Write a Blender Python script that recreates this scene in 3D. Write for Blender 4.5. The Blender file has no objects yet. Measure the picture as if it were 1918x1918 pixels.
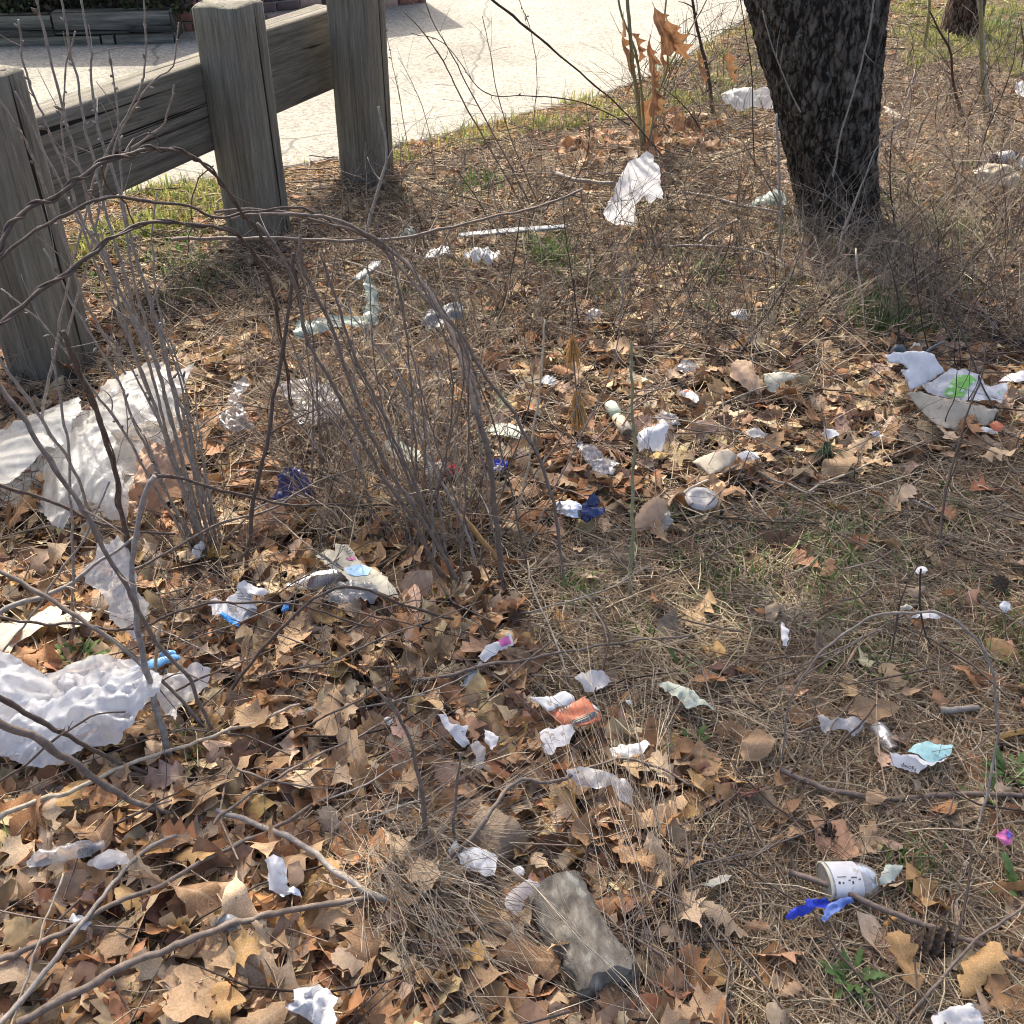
import bpy, math, random
import numpy as np
from mathutils import Vector, noise
from mathutils.geometry import delaunay_2d_cdt

random.seed(7)
rng = np.random.default_rng(11)
scene = bpy.context.scene
COL = scene.collection
R = math.radians

# ------------------------------------------------------------------ camera
PITCH = R(35.0)
CAMZ = 1.5
cam_d = bpy.data.cameras.new('camera')
cam_d.sensor_width = 36.0
cam_d.lens = 36.0
cam_d.clip_start = 0.02
cam_d.clip_end = 600.0
cam = bpy.data.objects.new('camera', cam_d)
cam.location = (0, 0, CAMZ)
cam.rotation_euler = (math.pi / 2 - PITCH, 0, 0)
COL.objects.link(cam)
scene.camera = cam

# ------------------------------------------------------------------ sky and sun
SUN_EL = R(47.0)
SUN_AZ = R(-17.0)          # from +Y towards +X; the sun stands ahead, a little left
world = bpy.data.worlds.new('World')
scene.world = world
world.use_nodes = True
wn = world.node_tree.nodes
wl = world.node_tree.links
bg = wn['Background']
sky = wn.new('ShaderNodeTexSky')
sky.sky_type = 'NISHITA'
sky.sun_disc = False
sky.sun_elevation = SUN_EL
sky.sun_rotation = SUN_AZ
sky.air_density = 0.8
sky.dust_density = 5.0
sky.ozone_density = 0.3
wl.new(sky.outputs[0], bg.inputs[0])
bg.inputs[1].default_value = 0.15
sun_d = bpy.data.lights.new('sun', 'SUN')
sun_d.energy = 3.3
sun_d.angle = R(0.6)
sun_d.color = (1.0, 0.93, 0.80)
sun = bpy.data.objects.new('sun', sun_d)
sdir = Vector((math.sin(SUN_AZ) * math.cos(SUN_EL), math.cos(SUN_AZ) * math.cos(SUN_EL), math.sin(SUN_EL)))
sun.rotation_euler = sdir.to_track_quat('Z', 'Y').to_euler()
sun.location = sdir * 30
COL.objects.link(sun)
vs = scene.view_settings
vs.view_transform = 'Standard'
vs.look = 'None'
vs.exposure = 1.27
vs.gamma = 1.0
vs.use_curve_mapping = False
cy = scene.cycles
cy.filter_width = 1.05
cy.max_bounces = 6
cy.diffuse_bounces = 3
cy.glossy_bounces = 2
cy.transmission_bounces = 3
cy.transparent_max_bounces = 10
cy.caustics_reflective = False
cy.caustics_refractive = False

# ------------------------------------------------------------------ projection helpers
FW = np.array([0, math.cos(PITCH), -math.sin(PITCH)])
UP = np.array([0, math.sin(PITCH), math.cos(PITCH)])
RT = np.array([1.0, 0, 0])
CAM = np.array([0, 0, CAMZ])

def ray(px, py):
    return FW + (px - 959) / 1918 * RT - (py - 959) / 1918 * UP

def topix(p):
    d = np.asarray(p, float) - CAM
    z = d @ FW
    return np.stack([959 + 1918 * (d @ RT) / z, 959 - 1918 * (d @ UP) / z], -1)

def g0(px, py, z=0.0):
    r = ray(px, py)
    t = (z - CAMZ) / r[2]
    return CAM + r * t

# the edge of the asphalt, seen points laid on the ground
EDGE_PX = [(-300, 640), (0, 470), (120, 412), (247, 364), (417, 334), (530, 318), (640, 300), (740, 278), (880, 243),
           (1000, 212), (1130, 180), (1205, 150), (1290, 108), (1370, 55), (1430, 12), (1520, -2), (1700, 2), (1830, -8)]
EDGE = np.array([g0(*p)[:2] for p in EDGE_PX])
EDGE = np.vstack([[-8.0, 2.0], EDGE, [6.5, 10.8], [60, 14.0]])

def yedge(x):
    return np.interp(x, EDGE[:, 0], EDGE[:, 1])

def H(x, y):
    x = np.asarray(x, float); y = np.asarray(y, float)
    h = 0.012 * np.sin(2.1 * x + 0.7) * np.cos(1.7 * y + 0.3) + 0.010 * np.sin(3.7 * x - 2.9 * y + 1.0) + 0.006 * np.sin(7.3 * x + 5.1 * y)
    d = np.clip((yedge(x) - 0.12 - y) / 0.5, 0, 1)
    far = np.clip((y + 2) / 1.0, 0, 1)
    return h * d * far - 0.01 * (1 - d)

def G(px, py, lift=0.0):
    p = g0(px, py, lift)
    for _ in range(4):
        p = g0(px, py, float(H(p[0], p[1])) + lift)
    return p

def at(px, py, Y):
    r = ray(px, py)
    return CAM + r * (Y / r[1])

# ------------------------------------------------------------------ object helpers
def link(name, mesh, parent=None, loc=None):
    o = bpy.data.objects.new(name, mesh)
    COL.objects.link(o)
    if parent is not None:
        o.parent = parent
    if loc is not None:
        o.location = loc
    return o

LABELS = set()
def tag(o, label, cat, group=None, kind=None):
    o['label'] = label
    o['category'] = cat
    if group: o['group'] = group
    if kind: o['kind'] = kind
    LABELS.add(label)
    return o

def struct(o, label, cat):
    return tag(o, label, cat, kind='structure')

def empty(name, loc):
    o = bpy.data.objects.new(name, None)
    o.empty_display_size = 0.05
    COL.objects.link(o)
    o.location = loc
    return o

def mk_mesh(name, V, F, mat=None, col=None, uv=None, smooth=True):
    """V (n,3); F (m,k) of constant k, or a list of such arrays."""
    V = np.asarray(V, np.float32)
    Fs = F if isinstance(F, list) else [F]
    Fs = [np.asarray(f, np.int32) for f in Fs if len(f)]
    me = bpy.data.meshes.new(name)
    me.vertices.add(len(V))
    me.vertices.foreach_set('co', V.ravel())
    loops = np.concatenate([f.ravel() for f in Fs])
    sizes = np.concatenate([np.full(len(f), f.shape[1], np.int32) for f in Fs])
    starts = np.concatenate([[0], np.cumsum(sizes)[:-1]]).astype(np.int32)
    me.loops.add(len(loops))
    me.loops.foreach_set('vertex_index', loops)
    me.polygons.add(len(sizes))
    me.polygons.foreach_set('loop_start', starts)
    try:
        me.polygons.foreach_set('loop_total', sizes)
    except Exception:
        pass
    me.update(calc_edges=True)
    me.polygons.foreach_set('use_smooth', np.full(len(sizes), smooth, bool))
    if col is not None:
        a = me.color_attributes.new('tint', 'FLOAT_COLOR', 'POINT')
        c = np.ones((len(V), 4), np.float32); c[:, :3] = col
        a.data.foreach_set('color', c.ravel())
    if uv is not None:
        l = me.uv_layers.new(name='UVMap')
        l.data.foreach_set('uv', np.asarray(uv, np.float32)[loops].ravel())
    if mat is not None:
        me.materials.append(mat)
    me.validate()
    return me

class MB:
    """collects shapes into one mesh"""
    def __init__(s):
        s.V = []; s.Q = []; s.T = []; s.n = 0
    def add(s, V, F):
        V = np.asarray(V, float); F = np.asarray(F, int)
        (s.Q if F.shape[1] == 4 else s.T).append(F + s.n)
        s.V.append(V); s.n += len(V)
        return s
    def box(s, c, size, rotz=0.0, bev=0.0):
        sx, sy, sz = np.array(size) / 2
        b = min(bev, sx * .9, sy * .9, sz * .9)
        if b <= 0:
            P = np.array([[x, y, z] for z in (-sz, sz) for y in (-sy, sy) for x in (-sx, sx)])
            F = [[0, 2, 3, 1], [4, 5, 7, 6], [0, 1, 5, 4], [2, 6, 7, 3], [0, 4, 6, 2], [1, 3, 7, 5]]
            Ft = []
        else:
            P = []; idx = {}
            for kx in (-1, 1):
                for ky in (-1, 1):
                    for kz in (-1, 1):
                        for ax in range(3):
                            v = [kx * (sx - b), ky * (sy - b), kz * (sz - b)]
                            v[ax] = [kx * sx, ky * sy, kz * sz][ax]
                            idx[(kx, ky, kz, ax)] = len(P); P.append(v)
            P = np.array(P); F = []; Ft = []
            for ax in range(3):
                o = [a for a in range(3) if a != ax]
                for k in (-1, 1):
                    q = []
                    for (p, r) in ((-1, -1), (1, -1), (1, 1), (-1, 1)):
                        key = [0, 0, 0]; key[ax] = k; key[o[0]] = p; key[o[1]] = r
                        q.append(idx[(key[0], key[1], key[2], ax)])
                    F.append(q)
            for ax in range(3):
                o = [a for a in range(3) if a != ax]
                for p in (-1, 1):
                    for r in (-1, 1):
                        k1 = [0, 0, 0]; k2 = [0, 0, 0]
                        k1[ax] = -1; k2[ax] = 1
                        for k in (k1, k2):
                            k[o[0]] = p; k[o[1]] = r
                        F.append([idx[(*k1, o[0])], idx[(*k2, o[0])], idx[(*k2, o[1])], idx[(*k1, o[1])]])
            for kx in (-1, 1):
                for ky in (-1, 1):
                    for kz in (-1, 1):
                        Ft.append([idx[(kx, ky, kz, a)] for a in range(3)])
        cs, sn = math.cos(rotz), math.sin(rotz)
        P = P @ np.array([[cs, sn, 0], [-sn, cs, 0], [0, 0, 1]]) + np.array(c)
        n0 = s.n
        s.V.append(P); s.n += len(P)
        s.Q.append(np.array(F) + n0)
        if Ft: s.T.append(np.array(Ft) + n0)
        return s
    def tube(s, P, r, k=6, cap=True):
        V, F = tube(P, r, k)
        n0 = s.n
        s.add(V, F)
        if cap:
            n = len(P)
            for ring in (0, n - 1):
                c = V[ring * k:(ring + 1) * k].mean(0)
                s.V.append(c[None]); s.n += 1
                s.T.append(np.array([[n0 + ring * k + i, n0 + ring * k + (i + 1) % k, s.n - 1] for i in range(k)]))
        return s
    def mesh(s, name, mat=None, smooth=True):
        V = np.concatenate(s.V)
        Fs = []
        if s.Q: Fs.append(np.concatenate(s.Q))
        if s.T: Fs.append(np.concatenate(s.T))
        return mk_mesh(name, V, Fs, mat, smooth=smooth)

def tube(P, r, k=6):
    P = np.asarray(P, float); n = len(P)
    r = np.broadcast_to(np.asarray(r, float), (n,))
    T = np.gradient(P, axis=0)
    T /= np.linalg.norm(T, axis=1)[:, None] + 1e-12
    ref = np.array([0, 0, 1.0]) if abs(T[0][2]) < .9 else np.array([1.0, 0, 0])
    u = np.cross(T[0], ref); u /= np.linalg.norm(u)
    V = np.empty((n, k, 3))
    a = np.arange(k) / k * 2 * math.pi
    for i in range(n):
        u = u - T[i] * (u @ T[i]); u /= np.linalg.norm(u) + 1e-12
        v = np.cross(T[i], u)
        V[i] = P[i] + r[i] * (np.cos(a)[:, None] * u + np.sin(a)[:, None] * v)
    i = np.arange(n - 1)[:, None]; j = np.arange(k)[None]
    F = np.stack([i * k + j, i * k + (j + 1) % k, (i + 1) * k + (j + 1) % k, (i + 1) * k + j], -1).reshape(-1, 4)
    return V.reshape(-1, 3), F

def tubes(P, r, k=3):
    """many tubes at once: P (N,n,3), r (N,n)"""
    N, n = P.shape[:2]
    T = np.gradient(P, axis=1)
    T /= np.linalg.norm(T, axis=2, keepdims=True) + 1e-12
    ref = rng.normal(size=(N, 1, 3))
    u = np.cross(T, ref); u /= np.linalg.norm(u, axis=2, keepdims=True) + 1e-9
    v = np.cross(T, u)
    a = np.arange(k) / k * 2 * math.pi
    V = P[:, :, None] + r[:, :, None, None] * (np.cos(a)[None, None, :, None] * u[:, :, None] + np.sin(a)[None, None, :, None] * v[:, :, None])
    i = np.arange(n - 1)[:, None]; j = np.arange(k)[None]
    F = np.stack([i * k + j, i * k + (j + 1) % k, (i + 1) * k + (j + 1) % k, (i + 1) * k + j], -1).reshape(-1, 4)
    F = (F[None] + (np.arange(N) * n * k)[:, None, None]).reshape(-1, 4)
    return V.reshape(-1, 3), F

def lathe(prof, A, B, k=28, squash=1.0, wob=0.0):
    """profile [(radius, t along A-B in metres)]"""
    A = np.array(A, float); B = np.array(B, float)
    ax = (B - A) / np.linalg.norm(B - A)
    u = np.cross(ax, [0, 0, 1.0]); u /= np.linalg.norm(u)
    v = np.cross(u, ax)
    a = np.arange(k) / k * 2 * math.pi
    V = []
    for r, t in prof:
        w = 1 + wob * np.sin(3 * a + 40 * t)
        V.append(A + ax * t + r * w[:, None] * (np.cos(a)[:, None] * u + squash * np.sin(a)[:, None] * v))
    V = np.array(V).reshape(-1, 3)
    n = len(prof)
    i = np.arange(n - 1)[:, None]; j = np.arange(k)[None]
    F = np.stack([i * k + j, i * k + (j + 1) % k, (i + 1) * k + (j + 1) % k, (i + 1) * k + j], -1).reshape(-1, 4)
    return V, F

def spline(pts, n):
    """Catmull-Rom through pts (m,d) -> (n,d)"""
    P = np.asarray(pts, float)
    if len(P) == 2:
        t = np.linspace(0, 1, n)[:, None]
        return P[0] * (1 - t) + P[1] * t
    Q = np.vstack([2 * P[0] - P[1], P, 2 * P[-1] - P[-2]])
    d = np.concatenate([[0], np.cumsum(np.linalg.norm(np.diff(P, axis=0), axis=1))])
    out = []
    for s in np.linspace(0, d[-1] * 0.99999, n):
        i = int(np.searchsorted(d, s, side='right') - 1); i = min(i, len(P) - 2)
        t = (s - d[i]) / (d[i + 1] - d[i] + 1e-12)
        a, b, c, e = Q[i], Q[i + 1], Q[i + 2], Q[i + 3]
        out.append(0.5 * (2 * b + (c - a) * t + (2 * a - 5 * b + 4 * c - e) * t * t + (3 * b - a - 3 * c + e) * t ** 3))
    return np.array(out)

def inside(poly, x, y):
    poly = np.asarray(poly, float)
    x = np.asarray(x); y = np.asarray(y)
    r = np.zeros(x.shape, bool)
    j = len(poly) - 1
    for i in range(len(poly)):
        xi, yi = poly[i]; xj, yj = poly[j]
        c = ((yi > y) != (yj > y)) & (x < (xj - xi) * (y - yi) / (yj - yi + 1e-12) + xi)
        r ^= c
        j = i
    return r

# ------------------------------------------------------------------ materials
def newmat(name):
    m = bpy.data.materials.new(name); m.use_nodes = True
    nt = m.node_tree
    return m, nt.nodes, nt.links, nt.nodes['Principled BSDF']

def ramp(n, stops):
    c = n.new('ShaderNodeValToRGB')
    e = c.color_ramp.elements
    while len(e) > 1: e.remove(e[-1])
    e[0].position = stops[0][0]; e[0].color = (*stops[0][1], 1)
    for p, k in stops[1:]:
        q = e.new(p); q.color = (*k, 1)
    return c

def nz(n, l, scale, detail=4, rough=.55, coord='Object', stretch=None, dist=0.0):
    tc = n.new('ShaderNodeTexCoord')
    t = n.new('ShaderNodeTexNoise')
    t.inputs['Scale'].default_value = scale
    t.inputs['Detail'].default_value = detail
    t.inputs['Roughness'].default_value = rough
    t.inputs['Distortion'].default_value = dist
    if stretch:
        mp = n.new('ShaderNodeMapping'); mp.inputs['Scale'].default_value = stretch
        l.new(tc.outputs[coord], mp.inputs[0]); l.new(mp.outputs[0], t.inputs['Vector'])
    else:
        l.new(tc.outputs[coord], t.inputs['Vector'])
    return t

def bump(n, l, src, b, strength=.5, dist=.005):
    k = n.new('ShaderNodeBump')
    k.inputs['Strength'].default_value = strength
    k.inputs['Distance'].default_value = dist
    l.new(src, k.inputs['Height']); l.new(k.outputs[0], b.inputs['Normal'])

def mat_noise(name, stops, scale, rough=.8, stretch=None, bmp=.4, bdist=.004, detail=6, spec=.3, coord='Object', dist=0.0, bscale=None):
    m, n, l, b = newmat(name)
    t = nz(n, l, scale, detail, .6, coord, stretch, dist)
    c = ramp(n, stops)
    l.new(t.outputs['Fac'], c.inputs[0]); l.new(c.outputs[0], b.inputs['Base Color'])
    b.inputs['Roughness'].default_value = rough
    b.inputs['Specular IOR Level'].default_value = spec
    if bmp:
        tb = t if bscale is None else nz(n, l, bscale, detail, .6, coord, stretch, dist)
        bump(n, l, tb.outputs['Fac'], b, bmp, bdist)
    return m

def mat_thin(name, base, transl=.3, rough=.7, var=.25, attr=None, scale=30, spec=.25, transp=0.0, spots=None, objrand=0.0, veins=False):
    """thin sheet (leaf, paper, film): diffuse + light passing through + optional clear share"""
    m, n, l, b = newmat(name)
    out = n['Material Output']
    t = nz(n, l, scale, 5, .6)
    if attr:
        a = n.new('ShaderNodeAttribute'); a.attribute_name = attr; csock = a.outputs['Color']
    else:
        a = n.new('ShaderNodeRGB'); a.outputs[0].default_value = (*base, 1); csock = a.outputs[0]
    hsv = n.new('ShaderNodeHueSaturation')
    l.new(csock, hsv.inputs['Color'])
    mr = n.new('ShaderNodeMapRange')
    mr.inputs[1].default_value = .3; mr.inputs[2].default_value = .7
    mr.inputs[3].default_value = 1 - var; mr.inputs[4].default_value = 1 + var
    l.new(t.outputs['Fac'], mr.inputs[0])
    vsock = mr.outputs[0]
    if objrand:
        oi = n.new('ShaderNodeObjectInfo')
        m2 = n.new('ShaderNodeMapRange'); m2.inputs[3].default_value = 1 - objrand; m2.inputs[4].default_value = 1 + objrand
        l.new(oi.outputs['Random'], m2.inputs[0])
        mm = n.new('ShaderNodeMath'); mm.operation = 'MULTIPLY'
        l.new(vsock, mm.inputs[0]); l.new(m2.outputs[0], mm.inputs[1]); vsock = mm.outputs[0]
    l.new(vsock, hsv.inputs['Value'])
    csock = hsv.outputs[0]
    if veins:
        uvn = n.new('ShaderNodeUVMap'); uvn.uv_map = 'UVMap'
        sp = n.new('ShaderNodeSeparateXYZ'); l.new(uvn.outputs[0], sp.inputs[0])
        ab = n.new('ShaderNodeMath'); ab.operation = 'ABSOLUTE'; l.new(sp.outputs[1], ab.inputs[0])
        lt = n.new('ShaderNodeMath'); lt.operation = 'LESS_THAN'; lt.inputs[1].default_value = .016; l.new(ab.outputs[0], lt.inputs[0])
        sx = n.new('ShaderNodeMath'); sx.operation = 'MULTIPLY_ADD'; sx.inputs[1].default_value = -.75
        l.new(ab.outputs[0], sx.inputs[0]); l.new(sp.outputs[0], sx.inputs[2])
        sc = n.new('ShaderNodeMath'); sc.operation = 'MULTIPLY'; sc.inputs[1].default_value = 7.0; l.new(sx.outputs[0], sc.inputs[0])
        fr = n.new('ShaderNodeMath'); fr.operation = 'FRACT'; l.new(sc.outputs[0], fr.inputs[0])
        l2 = n.new('ShaderNodeMath'); l2.operation = 'LESS_THAN'; l2.inputs[1].default_value = .07; l.new(fr.outputs[0], l2.inputs[0])
        mx = n.new('ShaderNodeMath'); mx.operation = 'MAXIMUM'; l.new(lt.outputs[0], mx.inputs[0]); l.new(l2.outputs[0], mx.inputs[1])
        mv = n.new('ShaderNodeMath'); mv.operation = 'MULTIPLY'; mv.inputs[1].default_value = .35; l.new(mx.outputs[0], mv.inputs[0])
        mixv = n.new('ShaderNodeMixRGB'); mixv.inputs[2].default_value = (.52, .38, .24, 1)
        l.new(mv.outputs[0], mixv.inputs[0]); l.new(csock, mixv.inputs[1]); csock = mixv.outputs[0]
    if spots:
        t2 = nz(n, l, spots[0], 3, .6)
        c2 = ramp(n, [(spots[1], (0, 0, 0)), (spots[1] + .06, (1, 1, 1))])
        l.new(t2.outputs['Fac'], c2.inputs[0])
        mx2 = n.new('ShaderNodeMixRGB'); mx2.inputs[2].default_value = (*spots[2], 1)
        l.new(c2.outputs[0], mx2.inputs[0]); l.new(csock, mx2.inputs[1]); csock = mx2.outputs[0]
    l.new(csock, b.inputs['Base Color'])
    b.inputs['Roughness'].default_value = rough
    b.inputs['Specular IOR Level'].default_value = spec
    bump(n, l, t.outputs['Fac'], b, .25, .003)
    sock = b.outputs[0]
    if transl:
        tr = n.new('ShaderNodeBsdfTranslucent'); l.new(csock, tr.inputs[0])
        mix = n.new('ShaderNodeMixShader'); mix.inputs[0].default_value = transl
        l.new(sock, mix.inputs[1]); l.new(tr.outputs[0], mix.inputs[2]); sock = mix.outputs[0]
    if transp:
        tp = n.new('ShaderNodeBsdfTransparent')
        mix = n.new('ShaderNodeMixShader'); mix.inputs[0].default_value = transp
        l.new(sock, mix.inputs[1]); l.new(tp.outputs[0], mix.inputs[2]); sock = mix.outputs[0]
    l.new(sock, out.inputs[0])
    return m

M = {}
M['soil'] = mat_noise('soil', [(.3, (.030, .020, .013)), (.5, (.075, .050, .032)), (.7, (.15, .105, .065))], 22, .95, bmp=.8, bdist=.02, detail=10)
M['wood'] = None
def wood_mat(name, dark, mid, light, green=.35, stretch=(26, 26, 1.6)):
    m, n, l, b = newmat(name)
    t = nz(n, l, 1.0, 8, .65, 'Object', stretch, .6)
    c = ramp(n, [(.22, dark), (.45, mid), (.8, light)])
    l.new(t.outputs['Fac'], c.inputs[0])
    t2 = nz(n, l, 5.0, 4, .6)
    c2 = ramp(n, [(.45, (0, 0, 0)), (.7, (1, 1, 1))])
    l.new(t2.outputs['Fac'], c2.inputs[0])
    mul = n.new('ShaderNodeMath'); mul.operation = 'MULTIPLY'; mul.inputs[1].default_value = green
    l.new(c2.outputs[0], mul.inputs[0])
    mx = n.new('ShaderNodeMixRGB'); mx.inputs[2].default_value = (.16, .17, .10, 1)
    l.new(mul.outputs[0], mx.inputs[0]); l.new(c.outputs[0], mx.inputs[1])
    # drying cracks along the grain
    t3 = nz(n, l, 1.0, 2, .5, 'Object', tuple(q * (.4 if q == min(stretch) else .9) for q in stretch), .6)
    c3 = ramp(n, [(.325, (1, 1, 1)), (.35, (0, 0, 0))])
    l.new(t3.outputs['Fac'], c3.inputs[0])
    mx3 = n.new('ShaderNodeMixRGB'); mx3.inputs[2].default_value = (.018, .015, .012, 1)
    fg = nz(n, l, 1.0, 6, .75, 'Object', tuple(q * 4 for q in stretch), .2)
    cf = ramp(n, [(.3, (.5, .5, .5)), (.5, (.95, .95, .95)), (.7, (1.35, 1.35, 1.35))])
    l.new(fg.outputs['Fac'], cf.inputs[0])
    mf = n.new('ShaderNodeMixRGB'); mf.blend_type = 'MULTIPLY'; mf.inputs[0].default_value = .85
    l.new(mx.outputs[0], mf.inputs[1]); l.new(cf.outputs[0], mf.inputs[2])
    l.new(c3.outputs[0], mx3.inputs[0]); l.new(mf.outputs[0], mx3.inputs[1])
    l.new(mx3.outputs[0], b.inputs['Base Color'])
    b.inputs['Roughness'].default_value = .85
    b.inputs['Specular IOR Level'].default_value = .2
    hs = n.new('ShaderNodeMath'); hs.operation = 'SUBTRACT'
    l.new(fg.outputs['Fac'], hs.inputs[0]); l.new(c3.outputs[0], hs.inputs[1])
    bump(n, l, hs.outputs[0], b, .8, .008)
    return m
M['post'] = wood_mat('weathered_post_wood', (.06, .054, .043), (.19, .172, .136), (.34, .315, .255), .38, (46, 46, 2.2))
M['rail'] = wood_mat('weathered_rail_wood', (.052, .046, .037), (.165, .148, .118), (.33, .305, .25), .25, (44, 1.9, 44))
M['tie'] = wood_mat('planter_timber', (.04, .038, .032), (.115, .108, .09), (.28, .265, .22), .2, (1.8, 24, 24))
M['tie2'] = wood_mat('planter_timber_old', (.06, .055, .04), (.16, .15, .115), (.30, .285, .22), .35, (1.8, 24, 24))
M['brick'] = mat_noise('brick_red', [(.3, (.14, .060, .042)), (.55, (.24, .105, .075)), (.75, (.34, .19, .15))], 16, .9, bmp=.5, bdist=.004)
M['brick2'] = mat_noise('brick_dark', [(.3, (.065, .045, .045)), (.6, (.13, .085, .08)), (.8, (.2, .14, .12))], 16, .9, bmp=.5, bdist=.004)
M['brick3'] = mat_noise('brick_pale', [(.3, (.28, .16, .12)), (.6, (.38, .26, .2)), (.8, (.46, .36, .3))], 16, .9, bmp=.5, bdist=.004)
M['mortar'] = mat_noise('mortar', [(.3, (.25, .23, .2)), (.7, (.38, .36, .32))], 40, .95)

def asphalt():
    m, n, l, b = newmat('bleached_asphalt')
    t = nz(n, l, 46, 6, .8)
    c = ramp(n, [(.36, (.10, .09, .073)), (.47, (.24, .222, .182)), (.57, (.345, .322, .268)), (.70, (.50, .467, .395))])
    l.new(t.outputs['Fac'], c.inputs[0])
    t2 = nz(n, l, 1.1, 4, .6)
    c2 = ramp(n, [(.3, (.74, .73, .71)), (.5, (.95, .95, .94)), (.7, (1.08, 1.06, 1.03))])
    l.new(t2.outputs['Fac'], c2.inputs[0])
    mu = n.new('ShaderNodeMixRGB'); mu.blend_type = 'MULTIPLY'; mu.inputs[0].default_value = 1
    l.new(c.outputs[0], mu.inputs[1]); l.new(c2.outputs[0], mu.inputs[2])
    v = n.new('ShaderNodeTexVoronoi'); v.feature = 'DISTANCE_TO_EDGE'; v.inputs['Scale'].default_value = .28
    tc = n.new('ShaderNodeTexCoord')
    dn = n.new('ShaderNodeTexNoise'); dn.inputs['Scale'].default_value = 2.2; dn.inputs['Detail'].default_value = 6
    l.new(tc.outputs['Object'], dn.inputs['Vector'])
    ad = n.new('ShaderNodeVectorMath'); ad.operation = 'MULTIPLY_ADD'; ad.inputs[1].default_value = (.16, .16, .16)
    l.new(dn.outputs['Color'], ad.inputs[0]); l.new(tc.outputs['Object'], ad.inputs[2])
    l.new(ad.outputs[0], v.inputs['Vector'])
    cr = ramp(n, [(.0006, (.8, .8, .8)), (.003, (0, 0, 0))])
    l.new(v.outputs['Distance'], cr.inputs[0])
    mx = n.new('ShaderNodeMixRGB'); mx.inputs[2].default_value = (.06, .055, .05, 1)
    l.new(cr.outputs[0], mx.inputs[0]); l.new(mu.outputs[0], mx.inputs[1])
    l.new(mx.outputs[0], b.inputs['Base Color'])
    b.inputs['Roughness'].default_value = .9
    bump(n, l, t.outputs['Fac'], b, .7, .006)
    return m
M['asphalt'] = asphalt()

def bark(name, lo, mid, hi, lichen, sc=1.0, st=(34, 34, 11), ds=.8, bs=.9, bd=.012):
    m, n, l, b = newmat(name)
    t = nz(n, l, 1.0, 9, .68, 'Object', tuple(q * sc for q in st), ds)
    c = ramp(n, [(.43, lo), (.51, mid), (.62, hi)])
    l.new(t.outputs['Fac'], c.inputs[0])
    # plate furrows
    tcv = n.new('ShaderNodeTexCoord'); mpv = n.new('ShaderNodeMapping'); mpv.inputs['Scale'].default_value = tuple(q * sc * .95 for q in st)
    dnv = n.new('ShaderNodeTexNoise'); dnv.inputs['Scale'].default_value = 14; dnv.inputs['Detail'].default_value = 5
    l.new(tcv.outputs['Object'], dnv.inputs['Vector'])
    mav = n.new('ShaderNodeVectorMath'); mav.operation = 'MULTIPLY_ADD'; mav.inputs[1].default_value = (.05, .05, .05)
    l.new(dnv.outputs['Color'], mav.inputs[0]); l.new(tcv.outputs['Object'], mav.inputs[2]); l.new(mav.outputs[0], mpv.inputs[0])
    vo = n.new('ShaderNodeTexVoronoi'); vo.feature = 'DISTANCE_TO_EDGE'; vo.inputs['Scale'].default_value = 1.15
    l.new(mpv.outputs[0], vo.inputs['Vector'])
    cv = ramp(n, [(.0, (0, 0, 0)), (.10, (.55, .55, .55)), (.28, (1, 1, 1))])
    l.new(vo.outputs['Distance'], cv.inputs[0])
    mh = n.new('ShaderNodeMath'); mh.operation = 'MULTIPLY_ADD'; mh.inputs[1].default_value = .9
    l.new(cv.outputs[0], mh.inputs[0]); l.new(t.outputs['Fac'], mh.inputs[2])
    mc = n.new('ShaderNodeMath'); mc.operation = 'MULTIPLY_ADD'; mc.inputs[1].default_value = .11; mc.inputs[2].default_value = -.075
    l.new(cv.outputs[0], mc.inputs[0])
    ac = n.new('ShaderNodeMath'); ac.operation = 'ADD'; l.new(mc.outputs[0], ac.inputs[0]); l.new(t.outputs['Fac'], ac.inputs[1])
    l.new(ac.outputs[0], c.inputs[0])
    t2 = nz(n, l, 26 * sc, 5, .65)
    c2 = ramp(n, [(.57, (0, 0, 0)), (.65, (1, 1, 1))])
    l.new(t2.outputs['Fac'], c2.inputs[0])
    mul = n.new('ShaderNodeMath'); mul.operation = 'MULTIPLY'; mul.inputs[1].default_value = .6
    l.new(c2.outputs[0], mul.inputs[0])
    mx = n.new('ShaderNodeMixRGB'); mx.inputs[2].default_value = (*lichen, 1)
    l.new(mul.outputs[0], mx.inputs[0]); l.new(c.outputs[0], mx.inputs[1])
    l.new(mx.outputs[0], b.inputs['Base Color'])
    b.inputs['Roughness'].default_value = .9
    b.inputs['Specular IOR Level'].default_value = .15
    bump(n, l, mh.outputs[0], b, bs, bd)
    return m
M['bark'] = bark('rough_bark', (.022, .019, .016), (.085, .073, .060), (.155, .135, .112), (.20, .195, .165))
M['bark2'] = bark('red_brown_bark', (.025, .014, .010), (.085, .052, .036), (.17, .12, .09), (.16, .14, .12))
M['logbark'] = bark('lichened_log_bark', (.07, .06, .048), (.19, .165, .135), (.32, .29, .245), (.46, .48, .38), 1.5, (60, 22, 40), .1, .7, .005)

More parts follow.
